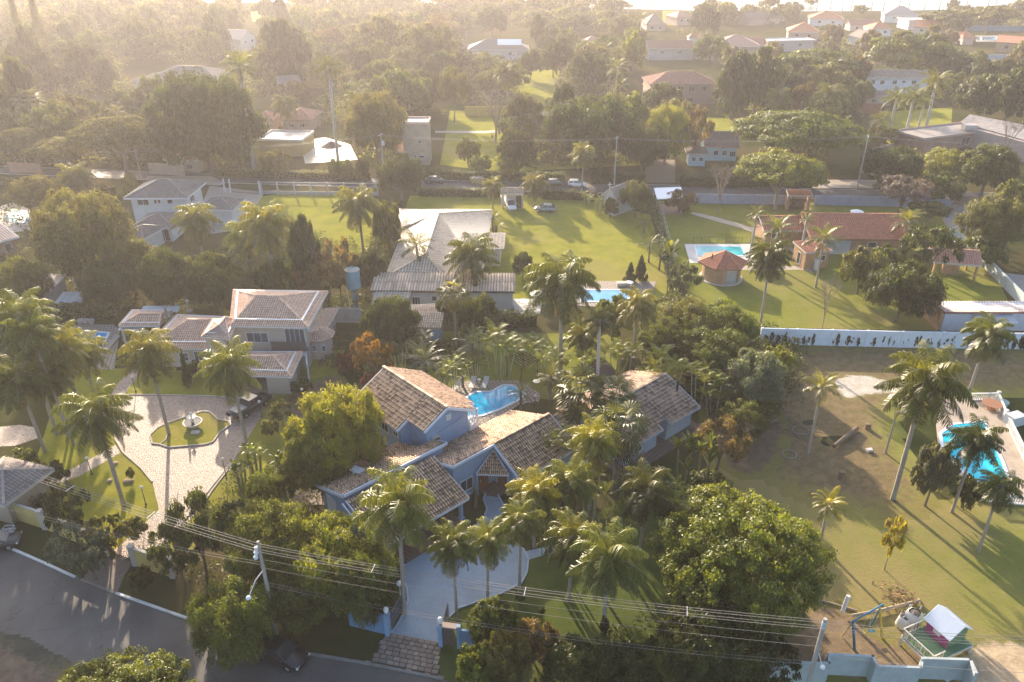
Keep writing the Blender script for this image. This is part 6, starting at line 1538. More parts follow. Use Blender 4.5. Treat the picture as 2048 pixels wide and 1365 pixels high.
for i_, (px, yt, yb, wd, wh_) in enumerate(((1060, 660, 735, 90, 'above the sun loungers'), (1110, 690, 760, 80, 'left of the great feathery palm trunk'), (1180, 700, 770, 80, 'left of the thatched hut'), (1235, 670, 750, 85, 'behind the thatched hut'), (1370, 650, 730, 100, 'high in the right thicket'), (1310, 720, 790, 80, 'on the roof side of the right thicket'), (1440, 745, 830, 80, 'at the lower end of the right thicket'), (830, 655, 720, 80, 'under the blue outhouse'), (870, 720, 790, 80, 'by the upper eave of the blue house'), (950, 700, 760, 60, 'right behind the sun loungers'), (1125, 850, 950, 90, 'at the long tiled roof end'), (1190, 930, 1040, 90, 'between the golden palms'), (1240, 1000, 1090, 90, 'left of the dark slender palm'), (1100, 1010, 1110, 80, 'above the side path of the blue drive'), (1345, 960, 1050, 90, 'left of the huge rounded tree'))):
    C_.append((px, yt, yb, wd, 'areca palm clump ' + wh_, ('lt', 'md', 'yl')[i_ % 3], 6))
for px, yt, yb, wd, lab, c, n_ in C_: clump(px, yt, yb, wd, lab, c, n_)
B_ = [(497, 880, 960, 62, 'banana plant with a lit yellow leaf beside the cobbled drive', 'lt'), (560, 905, 985, 70, 'banana plant with pale ribs left of the lime green tree', 'md'), (470, 915, 985, 50, 'lower banana plant on the edge of the drive', 'md'), (1488, 780, 830, 52, 'lone banana plant in the dark corner of the bare lot', 'lt'), (1375, 875, 985, 85, 'left heliconia like plant with upright leaves by the guest house', 'md'), (1418, 880, 975, 75, 'right heliconia like plant with upright leaves by the guest house', 'md')]
for px, yt, yb, wd, lab, c in B_: clump(px, yt, yb, wd, lab, c, 4, 'banana' if 'banana' in lab else 'strel')
palm('strel', 1345, 478, 605, 62, 'tall bird of paradise plant left of the kiosk', 'md')
S_ = [
 ('open', 130, 1035, 1140, 125, 'sv', 'large grey leaved shrub outside the yellow wall'), ('open', 165, 1075, 1160, 85, 'sv', 'grey leaved shrub nearest the paved drive entrance'), ('open', 195, 1030, 1120, 90, 'ol', 'thin dusty shrub inside the yellow wall'),
 ('shrub', 260, 1035, 1080, 60, 'ol', 'olive shrub behind the low black gate'), ('shrub', 275, 1135, 1185, 45, 'dk', 'small dark shrub on the verge beside the paved drive'), ('shrub', 985, 1198, 1290, 110, 'md', 'bougainvillea bush with pink and red flowers beside the right gate pillar'),
 ('shrub', 1065, 1240, 1320, 100, 'br', 'dry brown flowering bush right of the bougainvillea'), ('light', 950, 1285, 1375, 85, 'lt', 'light green bush beside the wire basket on the verge'), ('light', 1010, 1262, 1370, 110, 'ol', 'olive bush on the verge below the bougainvillea'),
 ('shrub', 1140, 1272, 1350, 120, 'dk', 'dark low shrub on the shaded verge, left'), ('shrub', 1250, 1285, 1365, 130, 'dk', 'dark low shrub on the shaded verge, middle'), ('shrub', 535, 840, 876, 38, 'ol', 'clipped round bush right of the pickup'), ('open', 557, 800, 852, 52, 'ol', 'thin small tree between pickup and lime green tree'),
 ('cone', 362, 704, 772, 24, 'dk', 'narrow cypress against the beige house wall'), ('shrub', 385, 722, 758, 30, 'dk', 'dark shrub at the wall of the beige house'), ('shrub', 600, 758, 792, 46, 'dk', 'dark shrub at the garage corner of the beige house'), ('shrub', 690, 705, 750, 40, 'rd', 'red flowering shrub beside the round magnolia-like tree'), ('shrub', 745, 745, 785, 50, 'rd', 'red shrub touching the back of the blue house roof'),
 ('open', 115, 965, 1090, 90, 'dk', 'dark leaned tree beside the gatehouse'), ('shrub', 35, 900, 950, 70, 'md', 'white speckled shrub under the left palm grove'), ('shrub', 85, 920, 975, 70, 'dk', 'dark shrub in front of the left palm grove'), ('shrub', 257, 936, 962, 16, 'ol', 'tiny agave in the middle of the front lawn'),
 ('shrub', 900, 590, 660, 60, 'dk', 'dark bush at the base of the tall fan palm'), ('shrub', 1040, 1185, 1205, 22, 'dk', 'little dark bush under the palm at the drive edge'), ('shrub', 1085, 1215, 1232, 12, 'dk', 'tiny bush on the shaded lawn'), ('shrub', 1210, 1235, 1275, 22, 'dk', 'tuft at the foot of the big drooping palm'),
 ('round', 1045, 503, 562, 40, 'dk', 'ivy covered stump standing on the sunny central lawn'), ('shrub', 1430, 560, 0, 0, '', ''), ('shrub', 1300, 770, 0, 0, '', ''), ('shrub', 1600, 880, 0, 0, '', ''), ('shrub', 1525, 515, 540, 60, 'gy', 'row of spiky plants right of the kiosk'),
 ('shrub', 1120, 560, 0, 0, '', ''), ('shrub', 1330, 495, 530, 24, 'md', 'clipped shrub at the garden boundary'), ('shrub', 1650, 1290, 0, 0, '', ''), ('shrub', 1425, 940, 985, 90, 'md', 'small leafy shrub at the top of the huge rounded tree'), ('shrub', 1350, 1000, 1050, 60, 'dk', 'dark shrub behind the huge rounded tree'),
 ('light', 700, 900, 960, 70, 'dk', 'dark climbing shrub against the lower blue wall'), ('shrub', 60, 618, 645, 60, 'ol', 'low olive shrub under the flat shed'), ('light', 20, 600, 665, 90, 'yl', 'yellow green tree top at the left edge under the shed'), ('light', 100, 655, 700, 60, 'lt', 'light bush beside the blue pool of the beige house'),
]
for k, px, yt, yb, wd, c, lab in S_:
    if wd: tree(k, px, yt, yb, wd, c, lab, cat='shrub' if k == 'shrub' else 'tree')
# filling trees of the hazy woods: ground space, kept off houses, pools, lawns and the road
KEEP = [(255, 130, 450, 215), (205, 195, 300, 262), (480, 60, 520, 110), (495, 20, 590, 60), (495, 200, 640, 345), (640, 255, 720, 345), (790, 235, 880, 350), (875, 215, 1110, 275), (880, 275, 1000, 345), (930, 60, 1065, 118), (1160, 60, 1210, 112), (1035, 140, 1120, 220), (1270, 25, 1345, 80), (1345, 14, 1400, 60), (1290, 72, 1400, 140), (1425, 55, 1530, 118),
        (1255, 130, 1445, 240), (1370, 240, 1530, 345), (1475, 60, 1640, 120), (1605, 18, 1700, 60), (1690, 35, 1890, 95), (1765, 10, 1890, 60), (1725, 135, 1870, 225), (1640, 260, 1770, 350), (1715, 215, 1905, 320), (1840, 225, 2048, 345), (1915, 60, 2048, 130), (1290, 295, 1345, 345), (1060, 210, 1100, 280), (760, 262, 775, 345), (320, 300, 400, 345), (90, 240, 150, 275), (1225, 275, 1240, 345), (40, 205, 215, 245), (600, 280, 730, 345)]
placed = []
MARK = [(170, 240, 'the ribbed garden umbrella roof'), (260, 230, 'the plain pink roof'), (390, 250, 'the huge dark tree'), (360, 160, 'the long grey roofed house'), (500, 90, 'the white gable front'), (560, 300, 'the yellow pavilion'), (655, 300, 'the bright pool'), (540, 30, 'the yellow field'), (830, 290, 'the brick tower'), (990, 90, 'the solar house'), (1080, 180, 'the sunny clearing'), (1185, 90, 'the small red roofed house'), (1340, 100, 'the long salmon roof'), (1370, 200, 'the verandah house'), (1445, 300, 'the light blue cottage'), (1000, 250, 'the bare spreading tree'), (1580, 80, 'the flat mauve house'), (1795, 170, 'the white two-storey house'), (1850, 270, 'the royal palms'), (1740, 330, 'the black garage'), (2000, 100, 'the orange roofed brick house'), (60, 270, 'the skirted fan palm'), (1660, 30, 'the lakeside salmon roof'), (700, 150, 'the pair of pale hazy palms'), (1600, 260, 'the largest umbrella tree'), (150, 130, 'the glare at top left'), (1920, 200, 'the dark grove'), (680, 220, 'the tall royal palm')]
SEEN = {}
def where(px, py, pre):
    q = min(MARK, key=lambda m: (m[0] - px) ** 2 + ((m[1] - py) * 2.2) ** 2); dx, dy = px - q[0], (py - q[1]) * 2.2
    rel = ('right of' if dx > 0 else 'left of') if abs(dx) > abs(dy) else ('in front of' if dy > 0 else 'behind')
    s_ = pre + ' ' + rel + ' ' + q[2]; SEEN[s_] = SEEN.get(s_, 0) + 1
    if SEEN[s_] > 1: s_ = ('', 'another ', 'a third ', 'a further ')[min(3, SEEN[s_] - 1)] + s_
    return s_
def free(px, py, m=0):
    for a, b_, c, d in KEEP:
        if a - m < px < c + m and b_ - 4 < py < d + m * .4: return False
    return True
for o_ in list(COL.objects):
    if o_.type == 'EMPTY' and 'tree' in o_.name or 'palm' in o_.name and o_.type == 'EMPTY': placed.append((o_.location.x, o_.location.y))
fillk = [('round', 'dk'), ('light', 'ol'), ('light', 'md'), ('tall', 'dk'), ('round', 'ol'), ('light', 'lt'), ('umbrella', 'ol'), ('round', 'md'), ('light', 'br')]
names = {('round', 'dk'): 'dense dark rounded tree', ('light', 'ol'): 'airy olive green tree', ('light', 'md'): 'airy mid green tree', ('tall', 'dk'): 'tall dark narrow tree', ('round', 'ol'): 'rounded olive tree', ('light', 'lt'): 'airy pale green tree', ('umbrella', 'ol'): 'flat topped olive tree', ('round', 'md'): 'rounded mid green tree', ('light', 'br'): 'airy brownish tree'}
zones = lambda px, py: 'in the hazy wood at upper left' if px < 700 else ('in the wood at top centre' if px < 1280 else 'among the villas at upper right')
cnt = 0; tries = 0
while cnt < 200 and tries < 9000:
    tries += 1
    py = 72 + 262 * rnd.random() ** 1.5; px = rnd.uniform(-60, 2110)
    if not free(px, py, 9) or (px > 1250 and not free(px, py - 16, 2)): continue
    p = W(px, py, 0); sep = 4.8 + (p.y - 150) * .007
    if px > 1250: sep += .4
    if any((p.x - a) ** 2 + (p.y - b_) ** 2 < sep * sep for a, b_ in placed): continue
    placed.append((p.x, p.y)); cnt += 1
    kk, cc = rnd.choice(fillk if px > 600 else fillk[:5]); h = rnd.uniform(7, 13) * (1.15 if px < 650 else .9); r = rnd.uniform(4.2, 7.2) if px < 1250 else rnd.uniform(3.2, 5.6)
    if kk == 'tall': r *= .7; h *= 1.2
    z = zones(px, py); root = thing('broadleaf_tree', where(px, py, ('large ' if r > 5.7 else 'smaller ') + names[(kk, cc)]), 'tree', p, 'trees ' + z, rnd.uniform(0, 6.28))
    c = link('crown', KIND[kk]['lo'][rnd.randint(0, 1)], root, None, None, (r, r, h)); c.color = colj(cc, .2); link('trunk', KIND[kk]['trunk'][0], root, None, None, (r, r, h))
for i in range(26):                        # filling palms in the same woods
    for t_ in range(60):
        py = 30 + 290 * rnd.random(); px = rnd.uniform(0, 2048)
        p = W(px, py, 0)
        if free(px, py, 10) and not any((p.x - a) ** 2 + (p.y - b_) ** 2 < 9 for a, b_ in placed): break
    placed.append((p.x, p.y)); z = zones(px, py); k = rnd.choice(['queen', 'queen', 'coco', 'royal'])
    root = thing('palm_tree', where(px, py, {'queen': 'drooping feathery palm', 'coco': 'coconut palm', 'royal': 'slim royal palm'}[k]), 'palm tree', p, 'palms ' + z)
    h = rnd.uniform(6, 12); link('trunk', TRK[k][0], root, None, None, (1, 1, h)); c = link('crown', CJ[k], root, (0, 0, h), (0, 0, rnd.uniform(0, 6)), (3.2, 3.2, 3.2)); c.color = colj(rnd.choice(['lt', 'ol', 'md']))
# the row of tall palms on the lake shore, crowns above the frame
for i in range(30):
    px = 1180 + i * 28 + rnd.uniform(-12, 12); py = 22 + rnd.uniform(-3, 5); p = W(px, py, 0); h = rnd.uniform(15, 21)
    root = thing('palm_tree', 'bare trunk of a tall royal palm on the lake shore', 'palm tree', p, 'tall royal palms along the lake shore')
    t_ = link('trunk', TRK['royal'][0], root, None, None, (1.3, 1.3, h)); c = link('crown', CJ['royal'], root, (0, 0, h), (0, 0, rnd.uniform(0, 6)), (3.6, 3.6, 3.6)); c.color = colj('ol')
# the farthest woods read as one mass: small coarse crowns joined in one object
mini = []
for sh in ('round', 'umbrella', 'tall', 'round'):
    m_ = crown_mesh('mini', 12, 7, 13, .10, .055, shape=sh, rt=.17); n_v = len(m_.vertices); co = np.empty(n_v * 3, dtype=np.float32); m_.vertices.foreach_get('co', co); tt = np.empty(n_v, dtype=np.float32); m_.attributes['tint'].data.foreach_get('value', tt)
    mini.append((co.reshape(-1, 3), tt)); bpy.data.meshes.remove(m_)
for nm, rng_, n_ in (('distant_wood', (4, 34), 150), ('distant_wood', (34, 76), 190)):
    Vs, Ts = [], []; k_ = 0; tr_ = 0
    while k_ < n_ and tr_ < 8000:
        tr_ += 1; px = rnd.uniform(-120, 2170); py = rnd.uniform(*rng_)
        if py < 26 and px > 1200 and rnd.random() < .9: continue
        if not free(px, py, 1) or (px > 900 and not free(px, py - 13, 1)): continue
        p = W(px, py, 0)
        if any((p.x - a) ** 2 + (p.y - b_) ** 2 < 26 for a, b_ in placed): continue
        placed.append((p.x, p.y)); k_ += 1; co, tt = rnd.choice(mini); an = rnd.uniform(0, 6.28); c_, s_ = math.cos(an), math.sin(an)
        r = rnd.uniform(5, 8.5) * (1 if px < 1250 else .75); h = rnd.uniform(7, 13) * (1.1 if px < 700 else .8); t_ = rnd.uniform(.65, 1.3)
        Vs.append(np.stack([(co[:, 0] * c_ - co[:, 1] * s_) * r + p.x, (co[:, 0] * s_ + co[:, 1] * c_) * r + p.y, co[:, 2] * h], 1)); Ts.append(tt * t_)
    V = np.concatenate(Vs); F = (np.arange(len(V) // 4) * 4)[:, None] + np.arange(4)[None, :]
    o = link(nm, qmesh(nm, V, F, np.concatenate(Ts), LEAF)); o.color = GRN['ol'] + (1,); o['kind'] = 'stuff'
hedge([(-20, 372), (120, 376), (230, 392)], 1.8, 1.6, 'clipped dark hedge along the far road at left', 'ol')
hedge([(30, 640), (130, 640), (240, 632)], 2.0, 1.8, 'long clipped hedge below the small flat shed', 'ol')
hedge([(430, 352), (560, 356), (740, 360)], 1.6, 1.8, 'hedge on the far side of the far road beyond the fenced lawn', 'ol')
hedge([(860, 358), (975, 362), (1130, 364)], 1.9, 1.6, 'tall clipped hedge on the far side of the road behind the dark car', 'md')
hedge([(1180, 366), (1290, 368)], 2.2, 2.0, 'hedge behind the white hatchback', 'dk')
hedge([(1360, 372), (1480, 374), (1620, 376)], 2.2, 1.8, 'hedge in front of the light blue cottage', 'dk')
hedge([(838, 392), (1000, 395)], 1.7, .8, 'clipped hedge on the near side of the far road left of the gateway', 'md')
hedge([(1085, 398), (1195, 402)], 1.9, .9, 'dark clipped hedge between gateway and chapel', 'dk')
hedge([(1000, 655), (1072, 650)], 2.0, 1.6, 'clipped hedge below the white terrace', 'md')
hedge([(1305, 410), (1318, 470), (1335, 540), (1345, 580)], 1.5, 1.0, 'ragged boundary hedge between the two central lawns', 'md')
hedge([(618, 688), (665, 686)], 1.2, .9, 'low hedge beside the round bay of the beige house', 'dk')
# climbing shrubs trained on the long white wall: 46 of them
P0_, P1_ = W(1528, 686, 0), W(2095, 698, 0); n_ = 46
for i in range(n_):
    if i in (4, 9, 10, 16, 31): continue
    p = P0_.lerp(P1_, (i + rnd.uniform(-.25, .25)) / n_) + Vector((0, -.25, 0))
    root = thing('climbing_shrub', 'dark climbing shrub trained up the long white wall', 'shrub', p, 'row of climbing shrubs on the long white wall')
    c = link('foliage', KIND['tall']['lo'][i % 2], root, None, (0, 0, rnd.uniform(0, 6)), (.52 * rnd.uniform(.7, 1.2), .3, 1.75 * rnd.uniform(.75, 1.1))); c.color = colj('dk')
# ------------------------------------------------------------------ walls, fences, gates
def wall(name, pts, hgt, th, m, label, cat='wall', cap=None, piers=0):
    P = [W(p[0], p[1], 0) for p in pts]; root = thing(name, label, cat, P[0])
    b = MB(); strip(b, P, th, hgt); b.build('wall_face', m, root)
    if cap: b = MB(); strip(b, P, th + .1, .07, hgt); b.build('coping', cap, root)
    for i in range(len(P) - 1):
        n = max(1, int((P[i + 1] - P[i]).length / piers)) if piers else 0
        for k in range(n):
            q = P[i].lerp(P[i + 1], k / n); b = MB(); b.box((q.x, q.y, hgt / 2 + .02), (th + .12, th + .12, hgt + .04)); b.build('pier', m, root)
    return root
wall('boundary_wall', [(1520, 688), (1800, 695), (2120, 700)], 2.3, .18, m_paint((.60, .66, .74), .8, .25), 'long white boundary wall with climbing shrubs behind the bare lot', piers=4.2)
wall('boundary_wall', [(1390, 407), (1574, 410)], 1.9, .18, m_paint((.30, .33, .42), .85, .3), 'grey blue wall along the far road left of the brick gateway', piers=5)
wall('boundary_wall', [(1629, 410), (1770, 413), (1900, 418)], 1.9, .18, m_paint((.28, .31, .40), .85, .3), 'grey blue wall along the far road right of the brick gateway', piers=5)
wall('boundary_wall', [(1893, 470), (1940, 505), (2000, 568), (2070, 640)], 1.8, .2, m_paint((.36, .42, .45), .85, .4), 'slanting pale wall between the right lawn and the curved drive')
wall('boundary_wall', [(1905, 408), (1960, 410)], 1.6, .2, m_paint((.25, .18, .13), .85, .4), 'short dark wall by the entrance of the curved drive')
wall('boundary_wall', [(655, 645), (724, 646)], 2.2, .18, m_paint((.46, .41, .38), .85, .35), 'cream garden wall between the beige house and the water tower')
wall('boundary_wall', [(40, 662), (95, 662)], 2.4, .18, m_paint((.10, .14, .14), .9), 'dark green wall below the small flat roofed shed')
wall('boundary_wall', [(20, 345), (85, 347)], 2.2, .2, m_paint((.42, .24, .17), .9), 'terracotta wall along the far road at left')
wall('boundary_wall', [(300, 348), (372, 352)], 2.4, .2, m_paint((.42, .31, .25), .9), 'tan wall beside the thatched gate on the far road')
wall('boundary_wall', [(930, 232), (1090, 230)], 2.6, .2, m_paint((.50, .36, .08), .9), 'long mustard yellow wall behind the bare spreading tree')
wall('boundary_wall', [(1955, 124), (2090, 122)], 2.6, .2, m_paint((.40, .43, .48), .9), 'pale wall in front of the orange roofed brick house')
wall('boundary_wall', [(1925, 62), (2080, 64)], 2.6, .2, m_paint((.24, .32, .42), .9), 'blue wall behind the blue pool strip')
wall('boundary_wall', [(1378, 118), (1430, 122)], 2.2, .2, m_paint((.45, .43, .44), .9), 'grey wall in front of the long salmon roofed house')
wall('timber_screen', [(1718, 228), (1762, 229)], 3.0, .15, m_paint((.26, .13, .08), .9, .5), 'brown timber screen in front of the white two-storey house', 'fence')
YW = m_paint((.50, .38, .13), .85, .35); YP = m_paint((.42, .38, .34), .85, .4)
for pts, lab in (([(30, 1038), (47, 1043), (92, 1058), (150, 1082), (216, 1110)], 'yellow street wall with grey coping left of the paved drive'), ([(272, 1130), (347, 1155)], 'yellow street wall right of the paved drive')):
    P = [W(p[0], p[1], 0) for p in pts]; r_ = thing('street_wall', lab, 'wall', P[0]); b = MB(); strip(b, P, .18, 1.9); b.build('wall_face', YW, r_); b = MB(); strip(b, P, .26, .08, 1.9); b.build('coping', YP, r_)
    for q in (P[0], P[-1]) + ((P[2],) if len(P) > 3 else ()): b = MB(); b.box((q.x, q.y, 1.05), (.42, .42, 2.1)); b.box((q.x, q.y, 2.12), (.52, .52, .08)); b.build('pier', YP, r_)
p = W(218, 1108, 0); q = W(268, 1128, 0); r_ = thing('drive_gate', 'low black iron rail gate across the paved drive between the yellow walls', 'gate', p); b = MB()
for z in (.12, .35): b.beam(p + Vector((0, 0, z)), q + Vector((0, 0, z)), .05, .06)
b.build('rail', m_flat((.03, .03, .03)), r_)
for k in range(12): b = MB(); t = p.lerp(q, k / 11); b.box((t.x, t.y, .25), (.04, .04, .45)); b.build('bar', m_flat((.03, .03, .03)), r_)
# fence of white posts round the sunny lawn, and the mesh gate
P0_, P1_ = W(524, 389, 0), W(756, 392, 0); r_ = thing('post_fence', 'fence of pale concrete posts and rails behind the sunny fenced lawn', 'fence', P0_)
for k in range(8):
    q = P0_.lerp(P1_, k / 7); b = MB(); b.box((q.x, q.y, 1.3), (.3, .22, 2.6)); b.build('post', m_paint((.42, .40, .38)), r_)
for z, n_ in ((2.45, 'top_rail'), (.35, 'low_wall')): b = MB(); b.beam(P0_ + Vector((0, .15, z)), P1_ + Vector((0, .15, z)), .1, .12 if z > 1 else .7); b.build(n_, m_paint((.38, .35, .33)), r_)
P0_, P1_ = W(462, 386, 0), W(521, 390, 0); r_ = thing('mesh_gate', 'dark mesh gate between pale posts right of the white two-storey house', 'gate', P0_)
for t in (-.2, 0, 1): q = P0_.lerp(P1_, t); b = MB(); b.box((q.x, q.y, 1.4), (.3, .3, 2.8)); b.build('post', m_paint((.5, .5, .52)), r_)
b = MB()
for z in (.2, 2.5): b.beam(P0_ + Vector((0, 0, z)), P1_ + Vector((0, 0, z)), .08, .08)
for k in range(26): q = P0_.lerp(P1_, (k + .5) / 26); b.box((q.x, q.y, 1.35), (.04, .04, 2.3))
b.build('mesh', m_flat((.05, .05, .05)), r_, kind='stuff')
# garden boundary wire fence
P = [W(*q) for q in ((1303, 395), (1316, 440), (1330, 500), (1340, 530))]; r_ = thing('wire_fence', 'pale wire fence line between the two central gardens', 'fence', P[0])
for i in range(3):
    for k in range(6): q = P[i].lerp(P[i + 1], k / 6); b = MB(); b.box((q.x + .9, q.y, .8), (.08, .08, 1.6)); b.build('post', m_paint((.4, .38, .36)), r_)
b = MB(); strip(b, [q + Vector((.9, 0, 0)) for q in P], .03, .04, 1.5); strip(b, [q + Vector((.9, 0, 0)) for q in P], .03, .04, .8); b.build('wire', m_flat((.4, .38, .35)), r_)
# pool fence of the turquoise kiosk pool
for lab, pts in (('thin dark fence behind the turquoise kiosk pool', [(1370, 487), (1500, 487)]), ('thin dark fence right of the turquoise kiosk pool', [(1500, 489), (1516, 527)])):
    A_, B_2 = W(*pts[0]), W(*pts[1]); r_ = thing('pool_fence', lab, 'fence', A_)
    for z in (.1, 1.1): b = MB(); b.beam(A_ + Vector((0, 0, z)), B_2 + Vector((0, 0, z)), .04, .04); b.build('rail', m_flat((.05, .05, .05)), r_)
    for k in range(9): q = A_.lerp(B_2, k / 8); b = MB(); b.box((q.x, q.y, .6), (.05, .05, 1.2)); b.build('post', m_flat((.05, .05, .05)), r_)
# blue gate
GB = m_paint((.12, .23, .38), .75, .25); GB2 = m_paint((.20, .31, .46), .75, .3)
def globe(p, label, r=.2, h=.0):
    o = thing('globe_lamp', label, 'lamp', p); b = MB(); b.lathe((p[0], p[1], p[2]), [(r * .5, 0), (r * .55, .08), (r * .95, .16), (r, .16 + r), (r * .7, .16 + r * 1.7), (r * .1, .16 + r * 2)], 14); b.build('globe', m_flat((.75, .75, .72), .3), o)
    b = MB(); b.tube([(p[0], p[1], p[2] - .12), (p[0], p[1], p[2] + .03)], r * .5, 8); b.build('base', m_flat((.2, .2, .2)), o); return o
pl, pr = W(777, 1269, 0), W(883, 1290, 0); r_ = thing('blue_gate', 'open blue entrance gate with two pillars, slatted leaves and a small pedestrian door', 'gate', pl.lerp(pr, .5))
for q in (pl, pr): b = MB(); b.box((q.x, q.y, 1.1), (.34, .5, 2.2), R(-12)); b.build('pillar', GB2, r_)
q0 = W(748, 1262, 0); b = MB(); strip(b, [W(700, 1250, 0), q0, pl], .16, 2.0); b.build('wall_face', GB, r_)
w1, w2, w3 = W(912, 1295, 0), W(920, 1297, 0), W(945, 1300, 0); b = MB(); strip(b, [w2, w3, W(985, 1302, 0)], .18, 2.0); b.build('wall_face', GB, r_)
b = MB(); b.box((w1.x + .25, w1.y, 1.15), (.3, .34, 2.3)); b.build('pillar', GB2, r_)
c = pr.lerp(w1, .5); dr = MB(); dr.box((c.x, c.y, 1.0), ((w1 - pr).length - .3, .06, 1.8), R(-8)); d_ = dr.build('door', m_flat((.10, .08, .07)), r_); b = MB(); b.beam(pr + Vector((0, 0, 2.15)), w1 + Vector((.2, 0, 2.15)), .5, .14); b.build('lintel', m_paint((.28, .22, .2)), r_)
def leaf(a, bp, n, label=None):
    for k in range(n): q = a.lerp(bp, (k + .5) / n); b = MB(); b.box((q.x, q.y, .95), (.05, .05, 1.5)); b.build('slat', GB2 if 0 else m_flat((.09, .11, .14)), r_)
    b = MB()
    for z in (.25, 1.0, 1.7): b.beam(a + Vector((0, 0, z)), bp + Vector((0, 0, z)), .07, .08)
    b.build('gate_frame', m_flat((.09, .11, .14)), r_)
leaf(W(783, 1262, 0), W(806, 1220, 0), 12)
b = MB(); a_, c_ = W(884, 1280, 0), W(897, 1240, 0); b.add([a_ + Vector((0, 0, .1)), c_ + Vector((0, 0, .1)), c_ + Vector((0, 0, 1.9)), a_ + Vector((0, 0, 1.2))], [(0, 1, 2, 3)]); b.add([p + Vector((.05, 0, 0)) for p in (a_ + Vector((0, 0, .1)), c_ + Vector((0, 0, .1)), c_ + Vector((0, 0, 1.9)), a_ + Vector((0, 0, 1.2)))], [(3, 2, 1, 0)]); b.build('gate_leaf', m_flat((.16, .17, .2)), r_)
globe((pl.x, pl.y, 2.32), 'white globe lamp on the left blue gate pillar'); globe((pr.x, pr.y, 2.32), 'white globe lamp on the right blue gate pillar')
def lamp_post(px, py, hgt, label, globe_r=.16, c=(.05, .05, .05), gc=(.7, .65, .58)):
    p = W(px, py, 0); o = thing('lamp_post', label, 'lamp post', p); b = MB(); b.tube([(p.x, p.y, 0), (p.x, p.y, hgt)], [.05, .035], 6); b.lathe((p.x, p.y, 0), [(.1, 0), (.1, .1), (.05, .25)], 8); b.build('post', m_flat(c), o)
    b = MB(); b.lathe((p.x, p.y, hgt), [(globe_r * .5, 0), (globe_r, globe_r * .8), (globe_r, globe_r * 1.3), (globe_r * .3, globe_r * 2), (.02, globe_r * 2.1)], 10); b.build('lamp', m_flat(gc, .35), o); return o
lamp_post(803, 1214, 2.3, 'white lamp post with globe beside the open slatted gate leaf', .24, (.55, .58, .6), (.8, .8, .8))
for px, py, lab in ((184, 950, 'garden lamp post beside the cobbled path'), (292, 1010, 'garden lamp post on the front lawn near the drive'), (452, 952, 'garden lamp post at the right edge of the cobbled drive'), (524, 835, 'garden lamp post behind the pickup'), (608, 810, 'garden lamp post on the bare bank by the beige house'), (272, 785, 'short lamp post on the lawn by the beige house'), (1070, 812, 'small garden lamp beside the angular pool'), (1968, 525, 'lamp post along the curved drive')):
    lamp_post(px, py, 1.9 if 'small' not in lab else 1.2, lab)
# ------------------------------------------------------------------ poles and wires
CON = m_paint((.36, .34, .31), .85, .35)
def pole(px, pyb, ytop, label, r=.16, tr=False, pxt=None, arms=True):
    p = W(px, pyb, 0); t = WY(pxt or px, ytop, p.y); hgt = t.z
    o = thing('utility_pole', label, 'utility pole', p); b = MB(); b.tube([(p.x, p.y, 0), (p.x, p.y, hgt)], [r * 1.25, r * .75], 8); b.build('pole', CON, o)
    if arms:
        b = MB(); b.box((p.x, p.y, hgt - .5), (1.8, .12, .12), R(65 if pyb > 900 else 80)); b.build('crossarm', m_paint((.3, .28, .25)), o)
        for k in (-.8, -.3, .3, .8):
            d = Vector((math.cos(R(65)), math.sin(R(65)), 0)) * k; b = MB(); b.lathe((p.x + d.x, p.y + d.y, hgt - .44), [(.06, 0), (.09, .08), (.05, .16)], 8); b.build('insulator', m_flat((.6, .6, .6)), o)
    if tr: b = MB(); b.lathe((p.x + .4, p.y - .2, hgt - 2.6), [(.05, -.05), (.32, 0), (.32, .9), (.1, 1.0)], 12); b.build('transformer', m_flat((.5, .52, .54)), o)
    return o, Vector((p.x, p.y, hgt))
o1, t1 = pole(553, 1267, 1083, 'concrete utility pole among the feathery trees on the near road', .15, arms=False)
b = MB()
for k in range(3): d = Vector((-.25, .1 - .2 * k, -.9 - .25 * k)); b = MB(); b.lathe(tuple(t1 + d), [(.03, 0), (.16, .05), (.18, .22), (.05, .3)], 8); b.build('fuse_box', m_flat((.7, .7, .72)), o1)
lp = W(497, 1196, 6.0); a0 = Vector((t1.x, t1.y, 6.6)); b = MB(); b.tube([a0, a0.lerp(lp, .5) + Vector((0, 0, .3)), lp], .04, 6); ar = b.build('lamp_arm', m_flat((.5, .5, .5)), o1); b = MB(); b.lathe(tuple(lp + Vector((0, 0, -.12))), [(.05, 0), (.2, .08), (.16, .2), (.04, .26)], 10); b.build('street_lamp', m_flat((.72, .74, .76), .3), ar)
p2 = W(1600, 1430, 0); t2 = WY(1645, 1238, p2.y)
o2 = thing('utility_pole', 'grey utility pole in front of the pale concrete wall at bottom right', 'utility pole', p2); b = MB(); b.tube([(p2.x, p2.y, 0), (p2.x, p2.y, t2.z)], [.2, .13], 9); b.build('pole', CON, o2)
t2 = Vector((p2.x, p2.y, t2.z)); b = MB(); b.lathe((t2.x, t2.y, t2.z - .9), [(.05, 0), (.14, .05), (.15, .6), (.06, .75)], 10); b.build('transformer', m_flat((.4, .5, .6)), o2)
q = W(1645, 1336, 5.6); b = MB(); b.tube([(t2.x, t2.y, 6.6), q], .035, 5); ar = b.build('lamp_arm', m_flat((.5, .5, .5)), o2); b = MB(); b.lathe(tuple(q), [(.05, -.1), (.17, 0), (.15, .14), (.03, .2)], 8); b.build('street_lamp', m_flat((.72, .74, .76), .3), ar)
